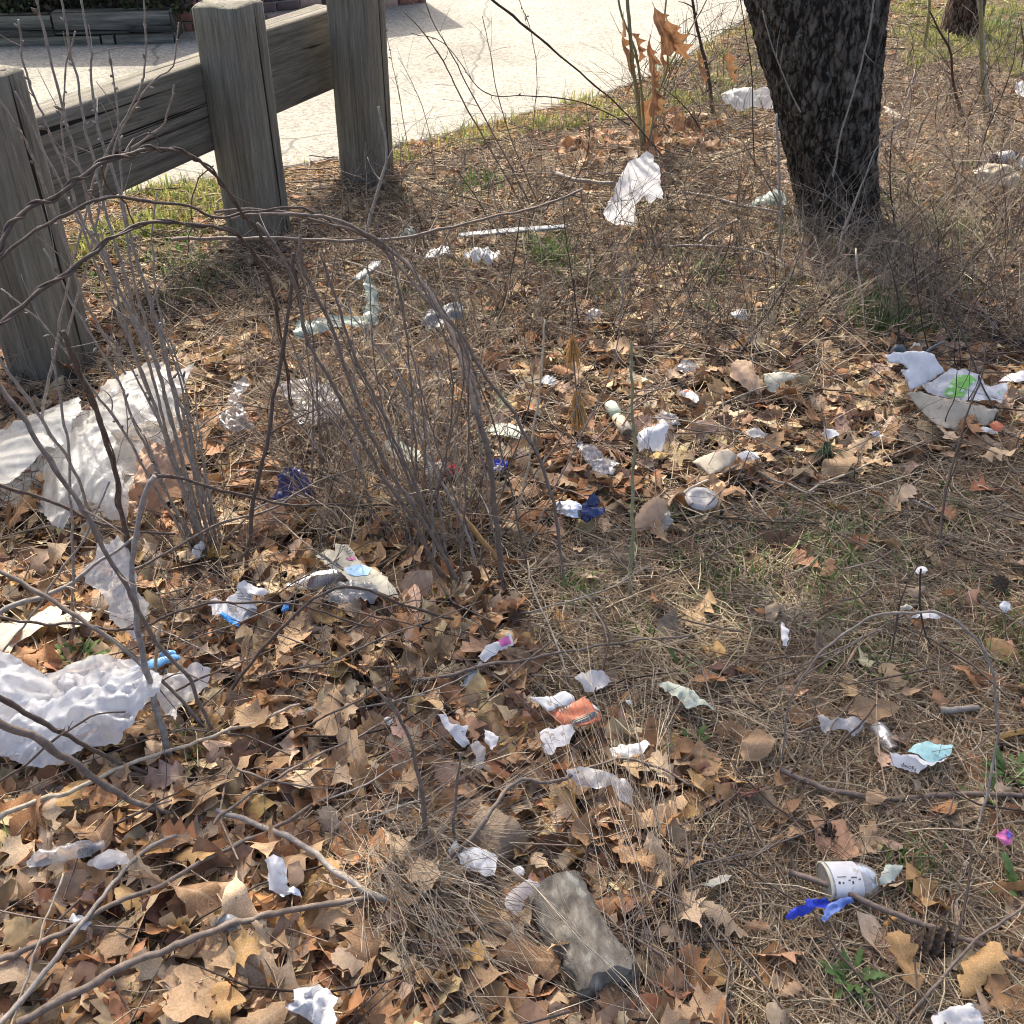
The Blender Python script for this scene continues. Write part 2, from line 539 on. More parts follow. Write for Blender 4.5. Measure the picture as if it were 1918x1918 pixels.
M['leaf'] = mat_thin('leaf_litter', None, .22, .72, .3, attr='tint', scale=60)
LEAFCOL = {'tan': (.44, .295, .172), 'pale beige': (.60, .445, .285), 'russet': (.36, .185, .088), 'brown': (.30, .180, .098),
           'grey brown': (.36, .270, .190), 'dark brown': (.13, .078, .048), 'maroon': (.10, .032, .030), 'golden': (.47, .290, .125)}
for k, c in LEAFCOL.items():
    M['leaf_' + k] = mat_thin('leaf_' + k.replace(' ', '_'), c, .22, .68, .28, scale=45, objrand=.16, veins=True, spots=(38, .69, tuple(.35 * v for v in c)))
M['stem'] = mat_thin('stem_tint', None, 0, .75, .3, attr='tint', scale=120)
def stemmat(name, c, rough=.7, var=.35):
    return mat_thin(name, c, 0, rough, var, scale=90, spec=.3)
M['cane'] = stemmat('brown_cane', (.175, .135, .108))
M['vine'] = stemmat('dark_vine', (.105, .076, .060))
M['greystalk'] = stemmat('grey_stalk', (.27, .235, .20))
M['palestalk'] = stemmat('pale_stalk', (.42, .35, .26))
M['darktwig'] = stemmat('dark_twig', (.060, .043, .036))
M['greenstem'] = stemmat('green_sapling_bark', (.24, .235, .13))
M['bamboo'] = stemmat('orange_cane', (.38, .22, .09))
M['needle_dry'] = mat_thin('dry_needle', (.66, .41, .16), .3, .6, .3, scale=60)
M['grass'] = mat_thin('grass_tint', None, .35, .6, .25, attr='tint', scale=40)
M['weed'] = mat_thin('weed_leaf', (.105, .175, .055), .3, .5, .3, scale=60)
M['pine'] = mat_thin('pine_green', (.045, .075, .04), .1, .5, .3, scale=40)

def film(name, col=(.80, .81, .83), clear=.22, transl=.45, gloss=.22):
    m, n, l, b = newmat(name)
    out = n['Material Output']
    t = nz(n, l, 14, 6, .62, dist=1.2)
    b.inputs['Base Color'].default_value = (*col, 1)
    b.inputs['Roughness'].default_value = .35
    b.inputs['Specular IOR Level'].default_value = .5
    tr = n.new('ShaderNodeBsdfTranslucent'); tr.inputs[0].default_value = (*col, 1)
    m1 = n.new('ShaderNodeMixShader'); m1.inputs[0].default_value = transl
    l.new(b.outputs[0], m1.inputs[1]); l.new(tr.outputs[0], m1.inputs[2])
    tp = n.new('ShaderNodeBsdfTransparent'); tp.inputs[0].default_value = (.95, .95, .96, 1)
    mr = n.new('ShaderNodeMapRange'); mr.inputs[1].default_value = .3; mr.inputs[2].default_value = .7
    mr.inputs[3].default_value = max(0, clear - .15); mr.inputs[4].default_value = min(1, clear + .15)
    l.new(t.outputs['Fac'], mr.inputs[0])
    m2 = n.new('ShaderNodeMixShader')
    l.new(mr.outputs[0], m2.inputs[0]); l.new(m1.outputs[0], m2.inputs[1]); l.new(tp.outputs[0], m2.inputs[2])
    gl = n.new('ShaderNodeBsdfGlossy'); gl.inputs['Roughness'].default_value = .18
    fr = n.new('ShaderNodeFresnel'); fr.inputs[0].default_value = 1.45
    mg = n.new('ShaderNodeMath'); mg.operation = 'MULTIPLY'; mg.inputs[1].default_value = gloss * 4
    mg.use_clamp = True
    l.new(fr.outputs[0], mg.inputs[0])
    m3 = n.new('ShaderNodeMixShader')
    l.new(mg.outputs[0], m3.inputs[0]); l.new(m2.outputs[0], m3.inputs[1]); l.new(gl.outputs[0], m3.inputs[2])
    l.new(m3.outputs[0], out.inputs[0])
    bk = n.new('ShaderNodeBump'); bk.inputs['Strength'].default_value = .35; bk.inputs['Distance'].default_value = .01
    l.new(t.outputs['Fac'], bk.inputs['Height'])
    for s in (b, gl, fr, tr): l.new(bk.outputs[0], s.inputs['Normal'])
    return m
M['film'] = film('white_film', (.80, .81, .83), .32, .48, .08)
M['filmgrey'] = film('milky_film', (.80, .80, .77), .30, .55, .08)
M['bag'] = film('white_bag', (.82, .83, .85), .14, .52, .07)
M['clear'] = film('clear_plastic', (.72, .74, .76), .66, .3, .25)
M['cup'] = film('frosted_cup', (.74, .76, .78), .4, .4, .14)
M['greenfilm'] = film('green_grey_film', (.36, .47, .42), .15, .35, .2)
def plain(name, c, rough=.55, transl=.15, var=.12, scale=40, spec=.4, spots=None):
    return mat_thin(name, c, transl, rough, var, scale=scale, spec=spec, spots=spots)
M['paper'] = plain('white_paper', (.74, .735, .73), .6, .25, .14, spots=(42, .63, (.50, .44, .36)))
M['foam'] = plain('white_foam', (.76, .755, .75), .6, .2, .10, spots=(36, .66, (.56, .50, .42)))
M['card'] = plain('beige_card', (.50, .42, .31), .8, .05, .12, spots=(26, .68, (.36, .29, .2)))
M['tanpaper'] = plain('tan_paper', (.52, .34, .23), .8, .2, .15)
M['kraft'] = plain('kraft_napkin', (.40, .28, .19), .85, .2, .12)
M['news'] = plain('yellowed_newsprint', (.60, .56, .44), .8, .2, .12, spots=(60, .64, (.36, .34, .28)))
M['newsgreen'] = plain('pale_green_card', (.50, .54, .44), .7, .1, .15, spots=(45, .64, (.26, .32, .24)))
M['blue'] = plain('cobalt_plastic', (.035, .065, .55), .3, .25, .2)
M['blueL'] = plain('light_cobalt_plastic', (.13, .23, .62), .3, .35, .2)
M['navy'] = plain('navy_foil', (.008, .018, .10), .25, .0, .3, spec=.7)
M['indigo'] = plain('indigo_wrapper', (.035, .035, .15), .3, .05, .4, spec=.6)
M['sky'] = plain('sky_blue_plastic', (.20, .47, .78), .35, .15, .1)
M['azure'] = plain('azure_print', (.06, .30, .72), .4, .1, .1)
M['paleblue'] = plain('pale_blue_print', (.36, .58, .78), .5, .1, .15)
M['teal'] = plain('mint_print', (.40, .68, .66), .5, .15, .15, spots=(70, .62, (.62, .78, .76)))
M['orange'] = plain('orange_red_print', (.55, .17, .085), .55, .05, .25, spots=(60, .62, (.62, .40, .30)))
M['red'] = plain('crimson_print', (.42, .025, .05), .5, .05, .2)
M['pink'] = plain('pink_wrapper', (.62, .16, .38), .4, .15, .3)
M['violet'] = plain('violet_print', (.15, .10, .45), .4, .1, .3)
M['green'] = plain('leaf_green_print', (.27, .58, .13), .5, .05, .25, spots=(40, .55, (.66, .78, .6)))
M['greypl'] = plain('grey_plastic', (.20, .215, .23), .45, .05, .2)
M['slate'] = plain('slate_plastic', (.07, .09, .10), .4, .0, .2)
M['black'] = plain('black_print', (.02, .02, .024), .6, 0, .1)
M['ink'] = plain('dark_ink', (.09, .085, .09), .7, 0, .2)
M['butt'] = plain('cigarette_filter', (.62, .35, .12), .8, .1, .15)
M['filter'] = plain('cigarette_paper', (.7, .66, .58), .8, .1, .1)
M['cone'] = mat_noise('pine_cone', [(.3, (.035, .024, .018)), (.6, (.12, .085, .06)), (.8, (.24, .19, .15))], 70, .85)
M['logbark'] = mat_noise('lichened_log_bark', [(.30, (.055, .046, .036)), (.45, (.14, .122, .098)), (.58, (.22, .20, .165)), (.68, (.36, .36, .29)), (.80, (.50, .51, .42))], 26, .9, bmp=.9, bdist=.008, detail=10, stretch=(1.6, .8, 1.2))
M['stone'] = mat_noise('stone', [(.3, (.10, .10, .095)), (.6, (.22, .215, .2)), (.8, (.33, .34, .3))], 30, .9)
M['glass'] = plain('brown_glass', (.030, .014, .008), .12, .0, .2, spec=.8)
M['foil'] = None
def foil():
    m, n, l, b = newmat('silver_foil')
    b.inputs['Base Color'].default_value = (.62, .66, .72, 1)
    b.inputs['Metallic'].default_value = .85
    b.inputs['Roughness'].default_value = .32
    t = nz(n, l, 40, 4, .6)
    bump(n, l, t.outputs['Fac'], b, .5, .006)
    return m
M['foil'] = foil()

# ================================================================== ground and road
def axis(lo, hi, step, outs_lo, outs_hi):
    return np.unique(np.round(np.concatenate([outs_lo, np.arange(lo, hi, step), outs_hi]), 4))
gx = axis(-4, 5, .06, [-150, -60, -25, -12, -7, -5], [5.5, 7, 12, 25, 60, 150])
gy = axis(-.6, 12, .06, [-40, -12, -4, -1.5], [13, 16, 25, 50, 100, 200])
GX, GY = np.meshgrid(gx, gy)
GZ = H(GX, GY)
fine = np.array([noise.noise(Vector((x * 9, y * 9, 0))) for x, y in zip(GX.ravel(), GY.ravel())]).reshape(GX.shape)
near = ((GX > -4.2) & (GX < 5.2) & (GY > -.7) & (GY < yedge(GX) - .1))
GZ = GZ + np.where(near, fine * .006, 0) - .004
V = np.stack([GX, GY, GZ], -1).reshape(-1, 3)
nx, ny = len(gx), len(gy)
i = np.arange(ny - 1)[:, None]; j = np.arange(nx - 1)[None]
F = np.stack([i * nx + j, i * nx + j + 1, (i + 1) * nx + j + 1, (i + 1) * nx + j], -1).reshape(-1, 4)
struct(link('ground', mk_mesh('ground', V, F, M['soil'])), 'dark brown soil under the leaf and needle litter', 'ground')

# asphalt: one sheet whose near edge is the crumbling road edge
rx = np.concatenate([[-60, -20, -8], np.arange(-6, 8, .05), [12, 25, 60]])
jag = np.array([noise.noise(Vector((x * 6, 3.1, 0))) * .05 + noise.noise(Vector((x * 24, 9.1, 0))) * .02 for x in rx])
e = yedge(rx) + jag
rows = []
for k, (dy, z) in enumerate([(-.004, -.014), (.0, .006), (.05, .010), (.4, .012), (2.0, .012), (8, .012), (40, .012)]):
    rows.append(np.stack([rx, e + dy, np.full(len(rx), z)], -1))
V = np.concatenate(rows); nx = len(rx); nr = len(rows)
i = np.arange(nr - 1)[:, None]; j = np.arange(nx - 1)[None]
F = np.stack([i * nx + j, i * nx + j + 1, (i + 1) * nx + j + 1, (i + 1) * nx + j], -1).reshape(-1, 4)
struct(link('road', mk_mesh('road', V, F, M['asphalt'])), 'pale bleached asphalt road beyond the timber guardrail', 'road')

# ================================================================== timber guardrail
FD = np.array([0.36593, 0.93064, 0.0]); FN = np.array([-0.93064, 0.36593, 0.0])
fang = math.atan2(FD[1], FD[0])
root = empty('timber_guardrail', (-1.049, 4.153, 0))
tag(root, 'weathered grey timber guardrail of thick posts and a wide rail beside the road', 'guardrail')
RP = np.array([-1.049, 4.153, 0])
def woodbox(L, W, T, bev, seed, nseg=14):
    """rounded timber along z: section T x W with slightly wandering faces"""
    ring = []
    sec = []
    b = bev
    for (sx, sy) in ((1, 1), (-1, 1), (-1, -1), (1, -1)):
        for a in (0, 45, 90):
            ang = R(a + {(1, 1): 0, (-1, 1): 90, (-1, -1): 180, (1, -1): 270}[(sx, sy)])
            sec.append((sx * (W / 2 - b) + b * math.cos(ang), sy * (T / 2 - b) + b * math.sin(ang)))
        nxt = {(1, 1): (-1, 1), (-1, 1): (-1, -1), (-1, -1): (1, -1), (1, -1): (1, 1)}[(sx, sy)]
        c0 = np.array(sec[-1])
        ang = {(1, 1): 90, (-1, 1): 180, (-1, -1): 270, (1, -1): 0}[(sx, sy)]
        c1 = np.array([nxt[0] * (W / 2 - b) + b * math.cos(R(ang)), nxt[1] * (T / 2 - b) + b * math.sin(R(ang))])
        for f in (.25, .5, .75): sec.append(tuple(c0 * (1 - f) + c1 * f))
    sec = np.array(sec); k = len(sec)
    zs = np.linspace(0, L, nseg); zs = np.concatenate([[0], np.clip(zs, b * .6, L - b * .6), [L]])
    Vv = []
    for q, z in enumerate(zs):
        s = sec * ((1 - 1.2 * b / W) if q in (0, len(zs) - 1) else 1.0)
        for (x, y) in s:
            w = 1 + .018 * noise.noise(Vector((x * 12, y * 12, z * 2.5 + seed)))
            zz = z + (.012 * noise.noise(Vector((x * 14, y * 14, seed + 5))) if q >= len(zs) - 2 else 0)
            Vv.append((x * w, y * w, zz))
    Vv = np.array(Vv)
    mb = MB()
    i = np.arange(len(zs) - 1)[:, None]; j = np.arange(k)[None]
    Fq = np.stack([i * k + j, i * k + (j + 1) % k, (i + 1) * k + (j + 1) % k, (i + 1) * k + j], -1).reshape(-1, 4)
    mb.add(Vv, Fq)
    for q in (0, len(zs) - 1):
        c = Vv[q * k:(q + 1) * k].mean(0)
        mb.V.append(c[None]); mb.n += 1
        mb.T.append(np.array([[q * k + a, q * k + (a + 1) % k, mb.n - 1] for a in range(k)]))
    return mb
posts = [((-1.455, 2.93, 0), .895, .0), ((-1.049, 4.153, 0), .875, .01), ((-.685, 4.89, 0), .93, -.012), ((-.22, 6.05, 0), .9, .0)]
posts = posts[:3]
for q, (p, h, lean) in enumerate(posts):
    me = woodbox(h + .15, .195, .19, .014, q * 7.3).mesh('post', M['post'])
    o = link('post', me, root, Vector(p) - Vector(RP) + Vector((0, 0, -.15)))
    o.rotation_euler = (R([0.6, -.8, .4][q]), R([.8, -.4, .9][q]), fang - math.pi / 2 + R([2, -1, 1][q]))
def rail(A, B, z0, z1, seed):
    A = np.array(A); B = np.array(B); L = np.linalg.norm(B - A)
    mb = woodbox(L, .135, z1 - z0, .012, seed, 24)
    Vv = np.concatenate(mb.V)
    d = (B - A) / L; nrm = np.array([-d[1], d[0], 0]); up = np.array([0, 0, 1.])
    loc = np.stack([Vv[:, 0], Vv[:, 2], Vv[:, 1]], -1)      # x across, y along, z up
    me = MB(); me.V = [loc]; me.n = len(loc); me.Q = mb.Q; me.T = mb.T
    o = link('rail', me.mesh('rail', M['rail']), root, Vector(A + up * (z0 + z1) / 2) - Vector(RP))
    o.rotation_euler = (0, 0, math.atan2(d[1], d[0]) - math.pi / 2)
    return o
off = FN * (.098 + .07)
def along(t): return RP + FD * t
rail(along(-2.6) + off, along(.13) + off, .350, .677, 3.0)
rail(along(.135) + off, along(1.0) + off, .382, .716, 9.0)

# ================================================================== brick wall and planter across the road
wall = empty('brick_wall', (-2.45, 8.56, 0))
tag(wall, 'low red and brown brick wall across the road behind the timber planter', 'wall')
WO = np.array([-2.45, 8.56, 0])
segs = [((-4.6, 8.40, 0), (-2.45, 8.56, 0)), ((-2.45, 8.56, 0), (-.75, 9.92, 0))]
BW, BH, BD, MJ = .198, .062, .1, .012
bmesh_ = MB().box((0, 0, 0), (BW, BD, BH), 0, .005).mesh('brick', M['brick'])
bmesh_h = MB().box((0, 0, 0), (BW * .47, BD, BH), 0, .005).mesh('brick', M['brick'])
for (A, B) in segs:
    A = np.array(A); B = np.array(B); L = np.linalg.norm(B - A); d = (B - A) / L; n = np.array([-d[1], d[0], 0])
    ang = math.atan2(d[1], d[0])
    H_w = .60
    core = MB().box(A + d * L / 2 + n * .066 + np.array([0, 0, H_w / 2 - .012]) - WO, (L - .01, .11, H_w - .03), ang).mesh('mortar_core', M['mortar'], smooth=False)
    link('mortar_core', core, wall)
    rowsn = int(H_w / (BH + MJ))
    for r_ in range(rowsn):
        x = -.11 if r_ % 2 else 0.0
        while x < L - .05:
            a, b = max(x, 0), min(x + BW, L)
            if b - a > .05:
                full = b - a > BW * .8
                c = A + d * ((a + b) / 2) + n * (.047 + random.uniform(-.003, .003)) + np.array([0, 0, r_ * (BH + MJ) + BH / 2 + .006]) - WO
                o = link('brick', bmesh_ if full else bmesh_h, wall, c)
                o.rotation_euler = (0, 0, ang + random.uniform(-.008, .008))
                if not full: o.scale = ((b - a) / (BW * .47), 1, 1)
                o.material_slots[0].link = 'OBJECT'
                o.material_slots[0].material = M[random.choice(['brick', 'brick', 'brick2', 'brick2', 'brick3'])]
            x += BW + MJ
for (A, B) in segs:
    A = np.array(A); B = np.array(B); L = np.linalg.norm(B - A); d = (B - A) / L; n = np.array([-d[1], d[0], 0])
    up_ = MB().box(A + d * L / 2 + n * .06 + np.array([0, 0, .6 + .38]) - WO, (L + .02, .14, .74), math.atan2(d[1], d[0]), .01)
    link('shade_panel', up_.mesh('shade_panel', M['mortar'], False), wall)  # unseen wall top, added so the wall's shadow reaches further over the road
pl = empty('timber_planter', (-2.46, 8.09, 0))
tag(pl, 'dark stacked timber planter in front of the brick wall across the road', 'planter')
PO = np.array([-2.46, 8.09, 0])
pd = np.array([-1.23, -.13, 0]); pd /= np.linalg.norm(pd)
pn = np.array([-pd[1], pd[0], 0]); pn = pn if pn[1] > 0 else -pn
pang = math.atan2(pd[1], pd[0])
def tie(t0, t1, z0, z1, push, m, depth=.15):
    mb = MB().box((0, 0, 0), (t1 - t0, depth, z1 - z0), 0, .007)
    o = link('timber', mb.mesh('timber', M[m]), pl, pd * (t0 + t1) / 2 + pn * (depth / 2 + push) + np.array([0, 0, (z0 + z1) / 2]))
    o.rotation_euler = (0, 0, pang)
tie(.0, .83, .082, .232, .0, 'tie')
tie(.835, 2.9, .075, .212, .008, 'tie2')
tie(.0, .42, -.06, .079, .012, 'tie')
tie(.425, .52, -.06, .077, .010, 'tie2')
tie(.525, 2.9, -.06, .072, .02, 'tie2')
soil = MB().box(PO * 0 + pd * 1.45 + pn * .30 + np.array([0, 0, .09]), (2.88, .28, .18), pang)
link('soil_bed', soil.mesh('soil_bed', M['soil'], False), pl)

# ================================================================== trees
def rough_ring(cx, cy, cz, rx, ry, k, amp, seed, fz=2.2):
    a = np.arange(k) / k * 2 * math.pi
    out = []
    for t in a:
        nx_, ny_ = math.cos(t), math.sin(t)
        p = Vector((nx_ * rx * 30 + seed, ny_ * ry * 30, cz * 9.0 + .8 * noise.noise(Vector((nx_ * 2, ny_ * 2, cz * 5)))))
        f = 1 - abs(noise.noise(p)) * 2
        f += .55 * (1 - abs(noise.noise(p * 2.1)) * 2)
        f += .8 * noise.noise(Vector((nx_ * 1.7 + seed, ny_ * 1.7, cz * fz)))
        out.append((cx + nx_ * (rx + amp * f), cy + ny_ * (ry + amp * f), cz))
    return out
def loft(rings, k, cap=True):
    V = np.array(rings).reshape(-1, 3); n = len(rings)
    i = np.arange(n - 1)[:, None]; j = np.arange(k)[None]
    return V, np.stack([i * k + j, i * k + (j + 1) % k, (i + 1) * k + (j + 1) % k, (i + 1) * k + j], -1).reshape(-1, 4)

TY = 4.22
edge_px = [(470, 1440, 1710), (440, 1490, 1668), (400, 1508, 1652), (330, 1494, 1648), (300, 1486, 1647), (200, 1463, 1653), (130, 1441, 1661), (60, 1424, 1668), (0, 1408, 1674)]
prof = []
for (py, a, b) in edge_px:
    pa, pb = at(a, py, TY), at(b, py, TY)
    prof.append(((pa[0] + pb[0]) / 2, pa[2], (pb[0] - pa[0]) / 2))
prof = np.array(prof)
prof[:, 1] = np.maximum.accumulate(prof[:, 1])
tbase = np.array([prof[1][0], TY + .1, 0])
tree = empty('tree', tbase)
tag(tree, 'thick dark rough-barked tree trunk that widens upward to a fork', 'tree')
zs = np.concatenate([np.arange(-.12, 1.32, .007)])
cx = np.interp(zs, prof[:, 1], prof[:, 0]); rr = np.interp(zs, prof[:, 1], prof[:, 2])
cx = np.where(zs > prof[-1, 1], cx[-1], cx)
K = 150
rings = [rough_ring(cx[q] - tbase[0], 0.0, zs[q], rr[q] * .985, min(rr[q] * .985, .2), K, .014, 3.3) for q in range(len(zs))]
V, F = loft(rings, K)
link('trunk', mk_mesh('trunk', V, F, M['bark']), tree)
def limb(pts, r0, r1, name='limb', k=40, seed=1.0):
    P = spline(pts, 60); r = np.linspace(r0, r1, 60)
    V, F = tube(P, r, k)
    V = V + np.array([[noise.noise(Vector(v * 18)) for _ in (0,)] * 3 for v in V]) * .006
    link(name, mk_mesh(name, V, F, M['bark']), tree)
    return P, r
top = np.array([cx[-1] - tbase[0], 0, 1.3])
LP, Lr = limb([top + [-.12, 0, -.12], top + [-.2, .02, .25], top + [-.5, .1, .9], top + [-1.1, .3, 1.9], top + [-1.9, .6, 3.0], top + [-2.8, 1.0, 4.2]], .155, .05)
RP2, Rr = limb([top + [.12, .02, -.12], top + [.16, .03, .3], top + [.25, .1, 1.0], top + [.3, .2, 2.2], top + [.25, .4, 3.6], top + [.4, .6, 5.4]], .15, .05)
# bare crown overhead (above the frame): boughs, branches and twigs; it shades the near ground
crown_rng = np.random.default_rng(5)
P3 = []; R3 = []
def grow(base_pts, base_r, n, ln, spread, rscale, nseg=6, lo=.25):
    out = []
    m = len(base_pts)
    for _ in range(n):
        t = int(crown_rng.uniform(lo, 1.0) * (m - 1))
        b = base_pts[t]
        ax = base_pts[min(t + 1, m - 1)] - base_pts[max(t - 1, 0)]; ax = ax / (np.linalg.norm(ax) + 1e-9)
        d = ax * .55 + crown_rng.normal(size=3) * spread + np.array([0, 0, .12])
        d /= np.linalg.norm(d)
        L = ln * crown_rng.uniform(.6, 1.3)
        s = np.linspace(0, 1, nseg)[:, None]
        bend = crown_rng.normal(size=3) * .25
        P = b + d * s * L + bend * s * s * L * .5 + np.cumsum(crown_rng.normal(size=(nseg, 3)) * .02 * L, 0) * s
        r = np.linspace(1, .35, nseg) * base_r[t] * rscale
        out.append((P, np.maximum(r, .0018)))
    return out
lvl1 = grow(LP, Lr, 25, 1.9, .6, .45) + grow(RP2, Rr, 7, 1.4, .6, .45) + [(LP, Lr), (RP2, Rr)]
lvl2 = []
for P, r in lvl1: lvl2 += grow(P, r, 9, .85, .6, .5)
lvl3 = []
for P, r in lvl2: lvl3 += grow(P, r, 8, .42, .6, .5)
allb = [(P, r) for P, r in lvl1[:-2] + lvl2 + lvl3 if P[:, 2].min() > .9]
V, F = tubes(np.array([p for p, _ in allb]), np.array([r for _, r in allb]), 4)
o = link('crown', mk_mesh('crown', V, F, M['bark']), tree); o['kind'] = 'stuff'

def small_tree(name, label, base, pts, r0, r1, mat, k=24, amp=.006, branches=10):
    o = empty(name, base)
    P = spline(pts, 60); r = np.linspace(r0, r1, 60); r[:6] *= np.linspace(1.35, 1, 6)
    V, F = tube(P, r, k)
    V = V + np.array([[noise.noise(Vector((v[0] * 40, v[1] * 40, v[2] * 9)))] * 3 for v in V]) * amp
    link('trunk', mk_mesh('trunk', V, F, mat), o)
    bs = grow(P, r, branches, 1.0, .5, .35, lo=.45)
    b2 = []
    for p_, r_ in bs: b2 += grow(p_, r_, 6, .45, .5, .5)
    V, F = tubes(np.array([p for p, _ in bs + b2]), np.array([q for _, q in bs + b2]), 4)
    c = link('crown', mk_mesh('crown', V, F, mat), o); c['kind'] = 'stuff'
    tag(o, label, 'tree')
    return o
b = G(1797, 72)
small_tree('tree', 'red-brown tree trunk in sunny grass at the far right near the road', b, [(0, 0, -.05), (-.01, 0, .4), (.03, .05, 1.5), (.1, .1, 3.5), (0, .2, 6)], .125, .05, M['bark2'], branches=16)

# ================================================================== leaves: templates and bending
PROF = {
 'pointed': [(0, .012), (.10, .016), (.16, .08), (.26, .22), (.33, .11), (.45, .31), (.55, .12), (.68, .28), (.77, .10), (.87, .16), (.93, .07), (1, .004)],
 'rounded': [(0, .012), (.08, .016), (.16, .08), (.25, .17), (.32, .11), (.42, .25), (.51, .14), (.62, .30), (.71, .16), (.80, .23), (.88, .13), (.95, .11), (1, .03)],
 'oval': [(0, .012), (.08, .016), (.16, .13), (.32, .24), (.5, .28), (.7, .22), (.87, .11), (1, .004)],
 'broken': [(0, .15), (.12, .26), (.25, .13), (.42, .31), (.55, .17), (.66, .28), (.8, .12)],
}
def template(kind, sub, cols):
    p = PROF[kind]; rows = []
    for a, b in zip(p[:-1], p[1:]):
        for q in range(sub):
            f = q / sub; h = f ** 1.7 if b[1] > a[1] else 1 - (1 - f) ** 1.7
            if kind in ('rounded', 'oval'): h = f * f * (3 - 2 * f)
            rows.append((a[0] * (1 - f) + b[0] * f, a[1] * (1 - h) + b[1] * h))
    rows.append(p[-1]); rows = np.array(rows)
    s = np.linspace(-1, 1, cols)
    T, S = np.meshgrid(rows[:, 0], s, indexing='ij'); W = np.repeat(rows[:, 1:2], cols, 1)
    X = T + .35 * np.abs(S) * W; Y = S * W
    n = len(rows)
    i = np.arange(n - 1)[:, None]; j = np.arange(cols - 1)[None]
    F = np.stack([i * cols + j, (i + 1) * cols + j, (i + 1) * cols + j + 1, i * cols + j + 1], -1).reshape(-1, 4)
    return X.ravel(), Y.ravel(), F
def bend_leaves(X, Y, L, curl, bendv, tw, wav, g):
    """X,Y (m,); per-leaf arrays (N,) -> (N,m,3), centred"""
    X = X[None] - .5; Y = Y[None]
    k = np.where(np.abs(curl) < .05, .05, curl)[:, None]
    yy = np.sin(k * Y) / k; z = (1 - np.cos(k * Y)) / k
    ph = g.uniform(0, 6.28, (len(L), 3))
    z = z + wav[:, None] * (np.sin(7 * X + ph[:, 0:1] + 4 * Y) + .8 * np.sin(13 * X - 9 * Y + ph[:, 1:2])) * (.25 + 2.6 * np.abs(Y))
    a = tw[:, None] * X
    y2 = yy * np.cos(a) - z * np.sin(a); z = yy * np.sin(a) + z * np.cos(a)
    b = np.where(np.abs(bendv) < .05, .05, bendv)[:, None]
    ang = b * X
    x2 = np.sin(ang) / b - z * np.sin(ang); z2 = (1 - np.cos(ang)) / b + z * np.cos(ang)
    P = np.stack([x2, y2, z2], -1) * L[:, None, None]
    return P
def rotate(P, rx, ry, rz):
    c, s = np.cos(rx)[:, None], np.sin(rx)[:, None]
    x, y, z = P[..., 0], P[..., 1], P[..., 2]
    y, z = y * c - z * s, y * s + z * c
    c, s = np.cos(ry)[:, None], np.sin(ry)[:, None]
    x, z = x * c + z * s, -x * s + z * c
    c, s = np.cos(rz)[:, None], np.sin(rz)[:, None]
    x, y = x * c - y * s, x * s + y * c
    return np.stack([x, y, z], -1)

# where leaves, needles and bare ground lie (outlines on the ground)
Z_NEAR = [(-400, 990), (350, 965), (700, 1005), (950, 1110), (1010, 1230), (980, 1330), (1250, 1400), (1380, 1480), (1250, 1590), (1200, 1750), (1380, 1990), (-600, 2300)]
Z_MID = [(-300, 640), (600, 600), (1050, 540), (1250, 640), (1500, 640), (2300, 600), (2300, 830), (1650, 875), (1350, 1000), (1000, 1010), (400, 985), (-300, 1000)]
Z_NEEDLE = [(1000, 1010), (1350, 960), (1650, 880), (2400, 830), (2800, 2300), (1380, 1990), (1210, 1740), (1260, 1600), (1380, 1480), (1250, 1400), (1010, 1330)]
def weights(P):
    px = topix(P)
    w1 = inside(Z_NEAR, px[:, 0], px[:, 1]); w2 = inside(Z_MID, px[:, 0], px[:, 1]); w3 = inside(Z_NEEDLE, px[:, 0], px[:, 1])
    return px, w1, w2, w3
def scatter(n, fn, g):
    out = []
    tot = 0
    while tot < n:
        m = 40000
        y = .5 + 9.9 * g.random(m) ** 1.6
        x = g.uniform(-1, 1, m) * (1.2 + .62 * y)
        dens = (.75 + .62 * y) / (y - .5 + .15) ** (.6 / 1.6)   # undo the sampling bias roughly
        P = np.stack([x, y, H(x, y)], -1)
        ok = y < yedge(x) + (.25 if fn.__name__ == 'edge_w' else 0)
        p = fn(P) * ok
        keep = g.random(m) < p
        out.append(P[keep]); tot += keep.sum()
    return np.concatenate(out)[:n]
def lump(P, f, s):
    return np.array([noise.noise(Vector((x * f + s, y * f, s))) for x, y in P[:, :2]])

